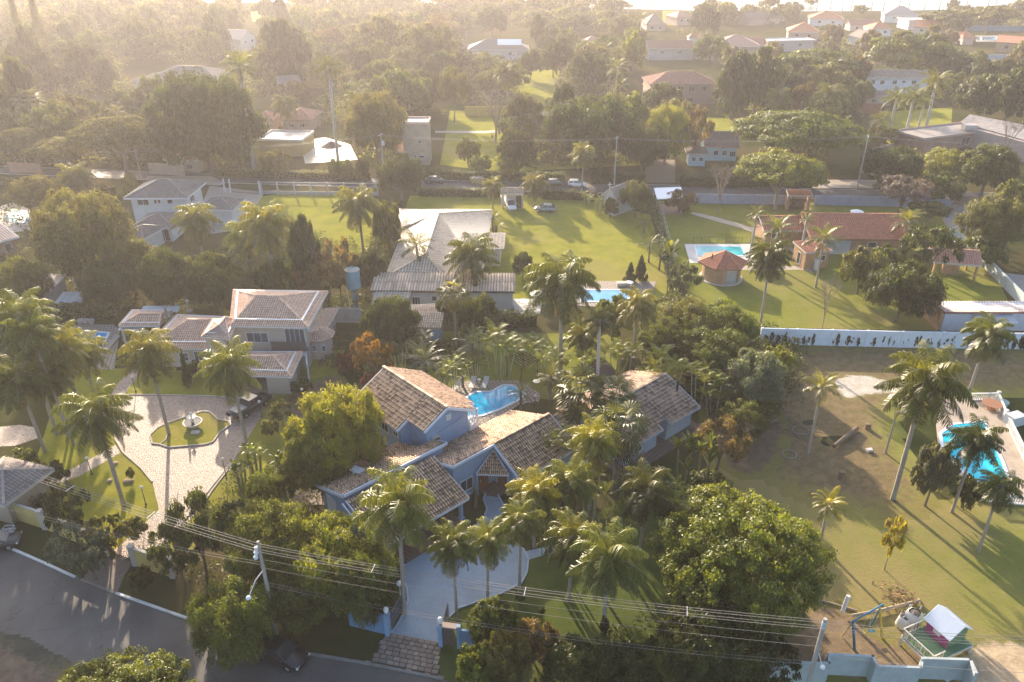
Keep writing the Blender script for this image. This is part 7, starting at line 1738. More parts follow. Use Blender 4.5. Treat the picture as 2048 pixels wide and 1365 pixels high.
def wires(A, B, n, sep, sag, label, r=.011, spacers=(), grp='overhead power lines'):
    d = (B - A); d.z = 0; d.normalize(); s = Vector((-d.y, d.x, 0)); outs = []
    for k in range(n):
        off = s * ((k - (n - 1) / 2) * sep) + Vector((0, 0, -(k % 2) * .05)); b = MB(); pts = []
        for i in range(17):
            t = i / 16; pts.append(A.lerp(B, t) + off - Vector((0, 0, sag * 4 * t * (1 - t))))
        b.tube(pts, r, 4); o = b.build('power_line', m_flat((.24, .22, .20), .7)); tag(o, label, 'power line', grp)
    for t in spacers:
        c = A.lerp(B, t) - Vector((0, 0, sag * 4 * t * (1 - t) + .02)); b = MB(); b.beam(c - s * (sep * n * .4), c + s * (sep * n * .4), .035, .035); tag(b.build('line_spacer', m_flat((.6, .6, .58))), 'small pale spacer clamped across the near power lines', 'spacer', 'spacers on the near power lines')
zt = t1.z - .6
A_ = W(-60, 905, zt); wires(A_, Vector((t1.x, t1.y, zt)), 4, .26, .35, 'upper power line left of the front utility pole', .014, (.38, .66), 'upper power lines at left')
wires(Vector((t1.x, t1.y, zt)), Vector((t2.x, t2.y, t2.z - .5)), 4, .26, .7, 'upper power line between the two near utility poles', .014, (.22, .5, .78), 'upper power lines in the middle')
wires(Vector((t2.x, t2.y, t2.z - .5)), W(2150, 1284, t2.z - .6), 4, .26, .4, 'upper power line right of the right utility pole', .012, (), 'upper power lines at right')
wires(W(-60, 995, 7.0), Vector((t1.x, t1.y, 7.2)), 2, .3, .5, 'lower cable left of the front utility pole', .009, (), 'lower cables at left')
wires(Vector((t1.x, t1.y, 7.2)), Vector((t2.x, t2.y, 7.2)), 2, .8, .7, 'lower cable between the two near utility poles', .009, (), 'lower cables in the middle')
wires(Vector((t1.x, t1.y, 5.2)), Vector((t2.x, t2.y, 5.2)), 2, .3, 1.0, 'lowest cable between the two near utility poles', .010, (), 'lowest cables in the middle')
wires(Vector((t2.x, t2.y, 6.0)), W(2150, 1350, 6.0), 1, .3, .3, 'lower cable right of the right utility pole', .012, (), None)
far = []
for px, pyb, yt, lab in ((1228, 370, 272, 'tall grey street pole on the far road by the white hatchback'), (1714, 378, 268, 'street pole on the far road by the black garage'), (768, 352, 266, 'street pole with transformer left of the brick tower'), (283, 358, 298, 'short leaning street pole at left on the far road'), (1315, 92, 52, 'street pole beside the brown hip roof'), (935, 132, 62, 'thin pole left of the grey solar roofs')):
    o, t = pole(px, pyb, yt, lab, .15, 'transformer' in lab, None, 'thin' not in lab); far.append(t)
far_l = sorted(far[:4], key=lambda t: t.x)
for i in range(3): wires(far_l[i] - Vector((0, 0, .5)), far_l[i + 1] - Vector((0, 0, .5)), 3, .5, .8, 'power line along the far road', .018, (), 'power lines along the far road')
wires(far_l[3] - Vector((0, 0, .5)), far_l[3] + Vector((45, -6, -.5)), 3, .5, .8, 'power line leaving the far road at right', .018, (), 'power lines leaving the far road at right')
wires(far_l[0] - Vector((0, 0, .5)), far_l[0] + Vector((-45, 5, -.5)), 3, .5, .8, 'power line leaving the far road at left', .018, (), 'power lines leaving the far road at left')

# ------------------------------------------------------------------ vehicles
def car(px, py, head, c, label, kind='sedan', cat='car', L=4.3, name='parked_car', lit=(.75, .75, .75)):
    p = W(px, py, 0); root = thing(name, label, cat, (p.x, p.y, .015), None, R(head)); wd = 1.76 if kind != 'suv' else 1.85
    k = L / 4.3
    # stations along x: bumper to bumper; lower and upper section of the body
    st_ = {'sedan': [(-2.15, .34, .62, .72), (-2.08, .28, .86, .92), (-1.3, .25, .95, .98), (1.0, .25, .92, .98), (1.75, .27, .80, .95), (2.08, .30, .66, .86), (2.15, .36, .56, .7)],
           'hatch': [(-1.95, .34, .70, .76), (-1.9, .28, .96, .92), (-1.2, .25, .98, .98), (1.0, .25, .95, .98), (1.6, .27, .84, .95), (2.0, .30, .70, .86), (2.08, .36, .58, .72)],
           'suv': [(-2.2, .45, .8, .8), (-2.15, .38, 1.1, .94), (-1.3, .34, 1.12, .98), (1.0, .34, 1.1, .98), (1.8, .36, 1.0, .96), (2.15, .40, .84, .88), (2.2, .46, .7, .74)],
           'pickup': [(-2.5, .5, .9, .9), (-2.45, .42, 1.05, .95), (-1.2, .38, 1.08, .98), (1.1, .38, 1.06, .98), (2.0, .4, .98, .96), (2.35, .44, .84, .88), (2.45, .5, .7, .74)]}[kind]
    cab = {'sedan': [(-1.75, .93, .88), (-1.15, 1.38, .70), (.35, 1.42, .70), (1.15, .90, .86)], 'hatch': [(-1.9, .95, .86), (-1.55, 1.42, .72), (.3, 1.48, .72), (1.2, .92, .86)],
           'suv': [(-2.08, 1.1, .88), (-1.85, 1.68, .76), (.35, 1.74, .76), (1.15, 1.1, .88)], 'pickup': [(-.75, 1.05, .90), (-.55, 1.68, .76), (.6, 1.72, .76), (1.4, 1.05, .88)]}[kind]
    b = MB(); vs = []; ring = 10; hw = wd / 2
    for x, z0, z1, f in st_:
        y = hw * f
        vs += [(x * k, -y * .8, z0), (x * k, -y, z0 + .12), (x * k, -y * 1.0, (z0 + z1) / 2 + .05), (x * k, -y * .95, z1 - .06), (x * k, -y * .82, z1), (x * k, y * .82, z1), (x * k, y * .95, z1 - .06), (x * k, y, (z0 + z1) / 2 + .05), (x * k, y, z0 + .12), (x * k, y * .8, z0)]
    n = len(st_); fs = [(i * ring + j, i * ring + (j + 1) % ring, (i + 1) * ring + (j + 1) % ring, (i + 1) * ring + j) for i in range(n - 1) for j in range(ring)] + [tuple(range(ring)), tuple(reversed(range((n - 1) * ring, n * ring)))]
    fs = [tuple(reversed(f)) for f in fs]
    b.add(vs, fs); body = link('body', b.mesh('body', m_carpaint(c), smooth=True), root)
    b = MB(); vs = []
    for x, z, f in cab: vs += [(x * k, -hw * f, z), (x * k, hw * f, z)]
    b.add(vs, [(2, 4, 5, 3)]); b.add([(x, y, z + .015) for x, y, z in (vs[2], vs[4], vs[5], vs[3])], [(0, 1, 2, 3)])
    zz = .93 if kind == 'sedan' else cab[0][1]
    roof = MB(); roof.add([(v[0], v[1], v[2]) for v in (vs[2], vs[4], vs[5], vs[3])] + [(v[0], v[1], v[2] - .05) for v in (vs[2], vs[4], vs[5], vs[3])], [(0, 1, 2, 3), (7, 6, 5, 4), (0, 4, 5, 1), (1, 5, 6, 2), (2, 6, 7, 3), (3, 7, 4, 0)])
    for s in (0, 1):
        for i in range(3): roof.beam(vs[i * 2 + s], vs[i * 2 + 2 + s], .07, .05)
        m0 = Vector(vs[2 + s]).lerp(Vector(vs[4 + s]), .45); m1 = Vector((m0.x, vs[0 + s][1] * .99, zz)); roof.beam(m0, m1, .07, .05)
    link('roof', roof.mesh('roof', m_carpaint(c)), root)
    g = MB(); ins = [(x, y * .985, z - .01) for x, y, z in vs]; g.add(ins, [(0, 2, 3, 1), (4, 6, 7, 5), (0, 6, 4, 2), (1, 3, 5, 7)]); link('glass', g.mesh('glass', m_glass((.015, .018, .022), .05)), root)
    wl = MB(); wl.tube([(0, -.1, 0), (0, .1, 0)], .32, 14); rim = MB(); rim.tube([(0, -.105, 0), (0, .105, 0)], .19, 10); wm, rm = wl.mesh('tyre', m_flat((.02, .02, .02), .8)), rim.mesh('rim', m_flat((.5, .5, .52), .3, .8))
    for sx in (-1, 1):
        for sy in (-1, 1): o = link('wheel', wm, root, (sx * 1.30 * k, sy * (hw - .1), .32)); link('rim', rm, o)
    hl = MB(); hl.box((0, 0, 0), (.12, .34, .16)); hm = hl.mesh('headlight', m_flat(lit, .1)); rl = MB(); rl.box((0, 0, 0), (.1, .3, .2)); rm_ = rl.mesh('tail_light', m_flat((.35, .02, .02), .2))
    for s in (-1, 1):
        link('headlight', hm, root, (st_[-2][0] * k - .02, s * .6, st_[-2][2] - .12)); link('tail_light', rm_, root, (st_[1][0] * k + .0, s * .66, st_[1][2] - .2))
        mi = MB(); mi.box((.95 * k, s * (hw + .08), cab[-1][1] + .1), (.1, .2, .14)); link('mirror', mi.mesh('mirror', m_carpaint(c)), root)
    if kind == 'pickup': bd_ = MB(); bd_.box((-1.6, 0, 1.08), (1.5, 1.3, .03)); link('cargo_bed', bd_.mesh('cargo_bed', m_flat((.1, .11, .12), .4)), root)
    pl_ = MB(); pl_.box((st_[0][0] * k - .01, 0, .62), (.02, .45, .13)); link('number_plate', pl_.mesh('number_plate', m_flat((.6, .6, .6))), root)
    return root
car(560, 1315, -23, (.012, .012, .014), 'black sedan parked on the near road under the feathery trees', 'sedan', L=4.5)
car(503, 820, 58, (.02, .02, .022), 'black double cab pickup on the cobbled drive in front of the garage', 'pickup', 'pickup truck', 4.7, 'pickup_truck')
car(1153, 374, -8, (.72, .73, .75), 'white hatchback parked on the far road left of the grey pole', 'hatch', L=3.9)
car(870, 366, 4, (.06, .06, .065), 'dark grey sedan driving on the far road', 'sedan')
car(1112, 372, 2, (.05, .05, .055), 'dark car half hidden behind the bushy palm by the gateway', 'hatch')
car(1021, 416, -82, (.65, .66, .68), 'white pickup standing on the lawn just inside the tiled gateway', 'pickup', 'pickup truck', 5.0, 'pickup_truck')
car(1091, 423, 172, (.22, .23, .24), 'old grey sedan parked on the central lawn', 'sedan')
car(1296, 318, -88, (.7, .7, .72), 'white van under the dark trees beyond the far road', 'suv', 'van', L=4.4, name='parked_van')
car(431, 438, 48, (.4, .4, .42), 'silver car beside the small grey roofed garage of the white house', 'suv')
car(-8, 1094, 15, (.03, .03, .035), 'dark car whose bumper just enters the frame at the left kerb', 'hatch')
p = W(954, 367, 0); sk = thing('rubble_skip', 'mustard yellow rubble skip on the far road', 'skip', p, rz=R(-5)); b = MB()
b.add([(-1, -.7, .1), (1, -.7, .1), (1, .7, .1), (-1, .7, .1), (-1.5, -.85, 1.2), (1.5, -.85, 1.2), (1.5, .85, 1.2), (-1.5, .85, 1.2)], [(3, 2, 1, 0), (0, 1, 5, 4), (1, 2, 6, 5), (2, 3, 7, 6), (3, 0, 4, 7)]); link('bin', b.mesh('bin', m_paint((.42, .34, .14), .7, .5)), sk)
b = MB()
for k in range(14): b.box((rnd.uniform(-1.1, 1.1), rnd.uniform(-.6, .6), 1.1 + rnd.uniform(0, .25)), (rnd.uniform(.2, .6), rnd.uniform(.2, .5), .25), rnd.uniform(0, 3))
link('rubble', b.mesh('rubble', m_paint((.4, .36, .32), .9, .6)), sk)['kind'] = 'stuff'

# ------------------------------------------------------------------ garden things
def lounger(px, py, head, label):
    p = W(px, py, .06); o = thing('sun_lounger', label, 'sun lounger', p, 'sun loungers by the angular pool' if 0 else None, R(head)); m = m_paint((.5, .48, .46), .7, .1)
    b = MB(); b.slab([(-.95, -.32, .34), (.35, -.32, .34), (.35, .32, .34), (-.95, .32, .34)], .06); link('seat', b.mesh('seat', m), o)
    b = MB(); b.slab([(.35, -.32, .34), (.95, -.32, .8), (.95, .32, .8), (.35, .32, .34)], .06); link('backrest', b.mesh('backrest', m), o)
    for x in (-.85, .3):
        for y in (-.27, .27): b = MB(); b.box((x, y, .15), (.06, .06, .3)); link('leg', b.mesh('leg', m), o)
lounger(945, 772, 82, 'left grey sun lounger at the back of the angular pool'); lounger(970, 772, 78, 'right grey sun lounger at the back of the angular pool'); lounger(912, 779, 60, 'folded white lounger at the left end of the pool deck')
def table(px, py, r, hgt, label, c=WHITE, z=0, legs=1, name='round_table'):
    p = W(px, py, z); o = thing(name, label, 'table', p); b = MB(); b.lathe((p.x, p.y, z + hgt - .05), [(r, 0), (r, .05), (.01, .06)], 20); b.build('tabletop', m_paint(c, .5, .1), o)
    b = MB(); b.tube([(p.x, p.y, z), (p.x, p.y, z + hgt - .05)], .06, 6); b.lathe((p.x, p.y, z), [(r * .5, 0), (r * .45, .05), (.06, .08)], 10); b.build('leg', m_paint(c, .5, .1), o); return o
table(958, 765, .22, .4, 'tiny white side table between the sun loungers', z=.06)
table(1047, 612, .75, .75, 'round white table on the pale terrace'); table(1066, 614, .45, .7, 'smaller white table under the white parasol')
p = W(1069, 614, 0); o = thing('parasol', 'white octagonal parasol on the pale terrace', 'parasol', p); b = MB(); b.tube([(p.x + .5, p.y, 0), (p.x + .5, p.y, 2.4)], .03, 6); b.build('pole', m_flat((.6, .6, .6)), o)
b = MB(); b.lathe((p.x + .5, p.y, 2.0), [(1.25, 0), (1.22, .05), (.05, .5), (.01, .52)], 8); b.build('canopy', m_paint((.5, .55, .52), .7, .1), o)
table(1981, 818, 1.05, .75, 'large round brown wooden table on the right pool terrace', (.30, .14, .07), .06); table(1259, 573, .6, .7, 'white round table at the back of the middle pool', z=.06)
p = W(1248, 572, .06); b = MB(); b.box((p.x, p.y, .4), (2.2, .9, .5)); tag(b.build('daybed', m_paint((.5, .42, .36))), 'pale daybed on the deck behind the middle pool', 'daybed')
def balustrade(pts, label):
    P = [W(*q) for q in pts]; o = thing('balustrade', label, 'balustrade', P[0]); m = m_paint((.58, .57, .56), .7, .2)
    b = MB(); strip(b, P, .22, .1, .9); b.build('handrail', m, o); b = MB(); strip(b, P, .25, .12, .06); b.build('plinth', m, o)
    lt = MB(); lt.lathe((0, 0, 0), [(.06, 0), (.05, .1), (.09, .28), (.04, .55), (.06, .74)], 7); me = lt.mesh('baluster', m)
    for i in range(len(P) - 1):
        n = int((P[i + 1] - P[i]).length / .24)
        for k in range(n): q = P[i].lerp(P[i + 1], (k + .5) / n); link('baluster', me, o, (q.x - P[0].x, q.y - P[0].y, .17))
        b = MB(); b.box((P[i + 1].x, P[i + 1].y, .6), (.34, .34, 1.2)); b.build('pier', m, o)
balustrade([(1940, 802), (1993, 801), (2008, 838)], 'white balustrade behind the round brown table'); balustrade([(2013, 848), (2047, 918), (2080, 985)], 'white balustrade on the right side of the large pool'); balustrade([(1960, 1003), (2016, 1008), (2060, 1012)], 'low white balustrade at the near end of the large pool')
p = W(2022, 848, 0); b = MB(); b.box((p.x + .2, p.y, .6), (1.8, 1.2, 1.2), R(20)); tag(b.build('barbecue_block', m_paint((.5, .52, .54), .8, .4)), 'white masonry barbecue block behind the pool balustrade', 'barbecue')
p = W(2004, 812, 0); b = MB(); b.lathe(tuple(p), [(.5, 0), (.65, .5), (.6, .6), (.1, .7)], 12); tag(b.build('covered_jacuzzi', m_paint((.3, .42, .4))), 'small green covered tub beside the balustrade', 'tub')
# fallen pole frame on the lawn, logs, stumps
p = W(1771, 907, 0); o = thing('timber_pole', 'weathered pole standing on the lawn left of the tall feathery palm', 'pole', p); t = WY(1795, 826, p.y); b = MB(); b.tube([p, (p.x, p.y, t.z)], [.12, .09], 7); b.build('post', m_bark((.36, .3, .24)), o)
b = MB(); b.tube([(p.x, p.y, t.z), W(1822, 822, t.z + .2)], .12, 6); b.tube([W(1785, 811, 3.4), W(1822, 818, 3.6)], .09, 6); b.build('crossbeam', m_bark((.34, .28, .24)), o)
b = MB(); b.tube([W(1668, 893, .3), W(1690, 876, .35), W(1715, 856, .3)], [.2, .26, .22], 8); tag(b.build('fallen_log', m_bark((.16, .12, .09))), 'long dark fallen log beside the burnt patch', 'log')
def stump(px, py, r, h, label): p = W(px, py, 0); b = MB(); b.lathe(tuple(p), [(r * 1.25, 0), (r, .15), (r * .9, h), (r * .5, h + .04)], 10); tag(b.build('tree_stump', m_bark((.2, .14, .09))), label, 'tree stump')
stump(1735, 858, .32, .6, 'sunlit stump right of the fallen log'); stump(1682, 958, .35, .9, 'dark stump in the middle of the bare lot'); stump(1626, 990, .32, .35, 'low dark stump behind the huge rounded tree'); stump(1560, 818, .5, .5, 'rough stump at the thicket edge')
p = W(1738, 903, 0); b = MB(); b.box((p.x, p.y, .15), (.6, .4, .3), .2); tag(b.build('concrete_block', m_paint((.5, .48, .45))), 'pale concrete block lying on the lawn beside the burnt patch', 'block')
def ring(px, py, r, label):
    p = W(px, py, 0); o = thing('stone_ring', label, 'stone ring', p); lt = MB(); lt.box((0, 0, .08), (.24, .16, .16)); me = lt.mesh('stone', m_paint((.24, .2, .16)))
    for k in range(14): a = k * math.pi / 7; link('stone', me, o, (r * math.cos(a), r * math.sin(a), 0), (0, 0, a + 1.57))
ring(1601, 863, .85, 'larger stone ring on the bare lot'); ring(1578, 911, .7, 'smaller stone ring on the bare lot')
b = MB(); p = W(1555, 850, 0)
for k in range(40):
    a = rnd.uniform(0, 6.28); q = p + Vector((rnd.gauss(0, 1.6), rnd.gauss(0, 1.2), rnd.uniform(.05, .5))); d = Vector((math.cos(a), math.sin(a), rnd.uniform(-.15, .25))) * rnd.uniform(.5, 1.6); b.tube([q, q + d], rnd.uniform(.03, .09), 5)
tag(b.build('brush_pile', m_bark((.2, .15, .11))), 'pile of dry cut branches at the edge of the bare lot', 'brush pile', kind='stuff')
# lawn rocks
def rock(px, py, r, label):
    p = W(px, py, 0); b = MB(); V = []; n = 9
    b.lathe(tuple(p), [(r, 0), (r * 1.1, r * .3), (r * .8, r * .7), (r * .2, r * .85)], 7); tag(b.build('rock', m_paint((.36, .27, .2), .9, .5)), label, 'rock')
rock(253, 964, .3, 'left rock beside the tiny agave'); rock(262, 963, .28, 'right rock beside the tiny agave'); rock(219, 963, .26, 'single rock on the front lawn left of the agave'); rock(231, 928, .26, 'rock by the cobbled path edge')
# thatched hut and pergola by the pool garden
p = W(1198, 768, 0); o = thing('thatched_hut', 'small dark thatched hut between palms behind the guest house', 'hut', p); b = MB(); b.lathe((p.x, p.y, 1.7), [(1.9, 0), (1.75, .25), (.9, 1.2), (.05, 1.8)], 14); b.build('thatch', m_bark((.16, .11, .08)), o)
for k in range(4): a = k * 1.57 + .7; b = MB(); b.tube([(p.x + 1.3 * math.cos(a), p.y + 1.3 * math.sin(a), 0), (p.x + 1.3 * math.cos(a), p.y + 1.3 * math.sin(a), 1.9)], .08, 6); b.build('post', m_bark((.14, .1, .07)), o)
pf = Frame(W(1042, 768, 0), 40); o = thing('pergola', 'dark wooden pergola at the right end of the angular pool', 'pergola', tuple(pf.o))
for u in (0, 2.6):
    for v in (0, 2.6): b = MB(); b.box(pf(u, v, 1.15), (.12, .12, 2.3)); b.build('post', m_bark((.12, .08, .05)), o)
for k in range(7): b = MB(); b.beam(pf(k * .43, -.3, 2.4), pf(k * .43, 2.9, 2.4), .07, .14); b.build('beam', m_bark((.12, .08, .05)), o)
p = W(1073, 765, 1.9); b = MB(); b.lathe(tuple(p), [(.05, 0), (.4, .12), (.42, .15)], 14); tag(b.build('satellite_dish', m_flat((.5, .48, .45))), 'grey satellite dish beside the pergola', 'dish')
# thatched parasols at upper left
for px, py, r, lab in ((168, 240, 4.6, 'wide ribbed beige garden umbrella roof at upper left'), (665, 312, 2.6, 'round thatched sunshade by the bright pool')):
    p = W(px, py, 0); o = thing('thatched_sunshade', lab, 'sunshade', p); b = MB(); b.lathe((p.x, p.y, 2.2), [(r, 0), (r * .95, .1), (.1, 1.3), (.02, 1.35)], 16); b.build('roof', m_paint((.42, .36, .3) if px < 300 else (.16, .12, .1), .9, .5), o); b = MB(); b.tube([(p.x, p.y, 0), (p.x, p.y, 2.6)], .12, 6); b.build('post', m_bark(), o)
for k in range(3): p = W(163 + k * 10.5, 648, .06); b = MB(); b.lathe(tuple(p), [(.32, 0), (.48, .35), (.42, .7), (.3, .72)], 12); tag(b.build('garden_pot', m_paint((.36, .32, .28))), ('left', 'middle', 'right')[k] + ' large clay pot in the row behind the beige house pool', 'pot')
p = W(105, 641, 0); b = MB(); b.lathe(tuple(p), [(1.6, 0), (1.6, .25), (.1, .3)], 20); tag(b.build('trampoline', m_flat((.06, .14, .1))), 'green round trampoline behind the left palm grove', 'trampoline')
p = W(204, 700, 0); b = MB(); b.box((p.x, p.y, .9), (.12, .9, 1.8), .3); tag(b.build('pool_shower', m_flat((.12, .09, .08))), 'dark pool side panel at the corner of the beige house pool', 'shower')
b = MB(); b.slab(W3([(193, 712, .3), (232, 668, .3), (240, 672, .3), (200, 718, .3)]), .25); tag(b.build('pool_bench', m_paint((.3, .27, .25))), 'long grey bench along the right side of the beige house pool', 'bench')
# wire baskets on the verge
def basket(px, py, label):
    p = W(px, py, 0); o = thing('litter_basket', label, 'litter basket', p); b = MB(); b.tube([p, (p.x, p.y, 1.0)], .035, 6); b.build('post', m_flat((.5, .5, .5)), o); b = MB()
    for z in (1.0, 1.35):
        P = [(p.x - .4, p.y - .25, z), (p.x + .4, p.y - .25, z), (p.x + .4, p.y + .25, z), (p.x - .4, p.y + .25, z), (p.x - .4, p.y - .25, z)]
        for i in range(4): b.beam(P[i], P[i + 1], .035, .035)
    for i in range(9): x = p.x - .4 + i * .1; b.tube([(x, p.y - .25, 1.35), (x, p.y - .22, 1.0), (x, p.y + .22, 1.0), (x, p.y + .25, 1.35)], .012, 3)
    b.build('wire_tray', m_flat((.6, .62, .62)), o)
basket(966, 1352, 'white wire litter basket on a post in front of the light green bush'); basket(26, 1078, 'wire litter basket on the verge outside the yellow wall')
p = W(755, 1180, 0); b = MB(); b.box((p.x, p.y, .12), (1.0, .7, .2), .2); tag(b.build('inspection_slab', m_paint((.36, .4, .42))), 'grey concrete slab on the grass left of the blue drive', 'slab')
# ------------------------------------------------------------------ playground and the concrete wall, bottom right
GW = m_paint((.40, .44, .44), .85, .35); r_ = thing('stepped_wall', 'pale blue grey stepped concrete wall along the bottom right edge', 'wall', tuple(W(1700, 1345, 0)))
P = [W(*q) for q in ((1535, 1362), (1648, 1364), (1648, 1348), (1733, 1352), (1741, 1368), (1829, 1371), (1832, 1356), (1925, 1359), (1936, 1385))]
hs = [2.0, 2.0, 2.1, 2.1, 1.9, 1.9, 2.1, 2.1]
for i in range(len(P) - 1): b = MB(); d = (P[i + 1] - P[i]).normalized() * .08; b.beam(P[i] - d + Vector((0, 0, hs[i] / 2)), P[i + 1] + d + Vector((0, 0, hs[i] / 2)), .17 + .004 * i, hs[i]); b.build('wall_panel', GW, r_)
o = thing('swing_set', 'blue and yellow wooden swing set beside the playhouse', 'swing', tuple(W(1735, 1285, 0))); MBp, MYp = m_paint((.03, .14, .24), .6, .3), m_paint((.50, .36, .06), .6, .3)
def postw(pb, pt, m, nm='post', r=.1): a = W(*pb); t = WY(pt[0], pt[1], a.y); b = MB(); b.tube([a, (a.x * .3 + t.x * .7, a.y, t.z)] if 0 else [a, (t.x, a.y, t.z)], r, 7); b.build(nm, m, o); return Vector((t.x, a.y, t.z))
ta = postw((1709, 1300), (1706, 1243), MBp); tb_ = postw((1764, 1277), (1760, 1219), MYp)
b = MB(); b.tube([ta, tb_ + Vector((.4, .4, .1))], .07, 6); b.build('crossbar', MBp, o)
b = MB(); b.tube([W(1684, 1272, .1), ta - Vector((0, 0, .2))], .05, 6); b.build('brace', MYp, o); b = MB(); b.tube([W(1741, 1252, .6), tb_], .06, 6); b.build('brace', MBp, o)
for (px, py), m in (((1731, 1264), MYp), ((1743, 1262), MBp)):
    q = W(px, py, .5); b = MB(); b.box(q, (.45, .25, .05), .3); s_ = b.build('swing_seat', m, o); b = MB()
    for x in (-.2, .2): b.tube([q + Vector((x, 0, 0)), q + Vector((x, .25, 2.0))], .012, 3)
    b.build('rope', m_flat((.5, .45, .35)), s_)
b = MB(); b.tube([W(1703, 1232, .25), W(1760, 1222, .3), W(1840, 1202, .25)], [.13, .16, .14], 8); tag(b.build('fallen_log', m_bark((.34, .28, .2))), 'long pale log lying behind the swing set', 'log')
b = MB(); b.tube([W(1617, 1196, .12), W(1660, 1206, .12), W(1714, 1222, .12)], .08, 6); tag(b.build('thin_branch', m_bark((.32, .26, .2))), 'thin branch on the bare soil left of the long pale log', 'branch')
b = MB(); p = W(1795, 1200, 0)
for k in range(90):
    q = p + Vector((rnd.gauss(0, .75), rnd.gauss(0, .8), rnd.uniform(.03, .5))); d = Vector((rnd.uniform(-1, 1), rnd.uniform(-1, 1), rnd.uniform(-.2, .5))) * .3; b.beam(q, q + d, .12, .05)
tag(b.build('leaf_pile', m_bark((.3, .19, .1))), 'heap of dry brown palm leaves and cuttings behind the bulk bags', 'leaf pile', kind='stuff')
p = W(1686, 1226, 0); t = WY(1697, 1192, p.y); b = MB(); b.tube([W(1685, 1224, .3), Vector((t.x, p.y, t.z))], .16, 8); tag(b.build('leaning_pipe', m_flat((.6, .6, .62))), 'short white pipe leaning upright at the edge of the bare soil', 'pipe')
def bag(px, py, s, label):
    p = W(px, py, 0); o = thing('bulk_bag', label, 'bulk bag', p); b = MB(); n = 12; vs = []
    for z, r in ((0, .8), (.25, 1.05), (.8, .98), (1.1, .85), (1.2, .65)):
        for k in range(n): a = k * 2 * math.pi / n; rr = r * s * (.55 + .06 * math.cos(4 * a) + .05 * math.sin(3 * a + z * 5)); vs.append((p.x + rr * math.cos(a), p.y + rr * math.sin(a), z * s))
    b.add(vs, [(i * n + j, i * n + (j + 1) % n, (i + 1) * n + (j + 1) % n, (i + 1) * n + j) for i in range(4) for j in range(n)]); b.build('sack', m_paint((.66, .65, .64), .8, .2), o, smooth=True)
    b = MB(); b.lathe((p.x, p.y, 1.1 * s), [(.4 * s, 0), (.3 * s, .06), (.05, .12)], 10); b.build('filling', m_paint((.14, .11, .09), .9), o)
    for k in range(4): a = k * 1.57 + .6; c = Vector((p.x + .45 * s * math.cos(a), p.y + .45 * s * math.sin(a), 1.15 * s)); b = MB(); b.tube([c, c + Vector((.05, 0, .3)), c + Vector((.18, .05, .28)), c + Vector((.16, .1, 0))], .03, 5); b.build('lifting_loop', m_paint((.66, .65, .64)), o)
bag(1821, 1252, 1.25, 'large full white bulk bag behind the playhouse deck'); bag(1803, 1254, .9, 'smaller grey bulk bag left of the full white one')
# playhouse: frame along its own axes
hf = Frame(W(1795, 1300, 0), 24); hf.o = W(1797, 1290, 0) - hf.v * 2.7; o = thing('playhouse', 'raised green playhouse with pink front, white corrugated roof, deck and railings', 'playhouse', tuple(hf(2, 1)))
mg, mp, mw_ = m_paint((.13, .22, .12), .7, .3), m_paint((.38, .07, .20), .7, .2), m_paint((.62, .58, .54), .7, .3)
DX, DY, DZ = 4.3, 2.7, .85
for k in range(18): b = MB(); b.box(hf(DX * (k + .5) / 18, DY / 2, DZ), (DX / 18 - .02, DY, .05), hf.deg); b.build('deck_plank', mg, o)
for u in (.05, DX / 2, DX - .05):
    for v in (.05, DY - .05): b = MB(); b.box(hf(u, v, DZ / 2), (.16, .16, DZ), hf.deg); b.build('post', mw_, o)
b = MB(); b.beam(hf(0, 0, DZ - .12), hf(DX, 0, DZ - .12), .08, .16); b.beam(hf(0, 0, DZ - .12), hf(0, DY, DZ - .12), .08, .16); b.build('deck_beam', mw_, o)
def rail(u0, v0, u1, v1, n, cs):
    for z in (DZ + .15, DZ + .85): b = MB(); b.beam(hf(u0, v0, z), hf(u1, v1, z), .07, .08); b.build('handrail', mw_, o)
    for k in range(n): t = (k + .5) / n; b = MB(); b.box(hf(u0 + (u1 - u0) * t, v0 + (v1 - v0) * t, DZ + .5), (.09, .04, .66), hf.deg); b.build('baluster', cs[k % len(cs)], o)
cc = [m_paint((.45, .25, .12)), mg, m_paint((.5, .35, .1)), mw_]
rail(0, 0, 0, DY, 9, cc); rail(0, DY, 2.0, DY, 7, cc); rail(.0, 0, 1.1, 0, 4, cc)
b = MB(); b.prism([tuple(hf(*q)) for q in ((2.1, .55), (4.0, .55), (4.0, 2.4), (2.1, 2.4))], DZ + .03, DZ + 1.35)
for v in (.55, 2.35): P = [hf(2.1, v, DZ + 1.35), hf(4.0, v, DZ + 1.35), hf(3.05, v, DZ + 2.0)]; Q = [q + hf.v * .05 for q in P]; b.add(P + Q, [(0, 1, 2), (3, 5, 4), (1, 0, 3, 4), (2, 1, 4, 5), (0, 2, 5, 3)])
b.build('wall', mg, o)
b = MB(); b.beam(hf(2.07, .55, DZ + .7), hf(2.07, 2.4, DZ + .7), .06, 1.25); fr_ = b.build('front_wall', mp, o); b = MB(); b.beam(hf(2.03, 1.2, DZ + .85), hf(2.03, 1.8, DZ + .85), .05, .5); b.build('window_board', mw_, fr_)
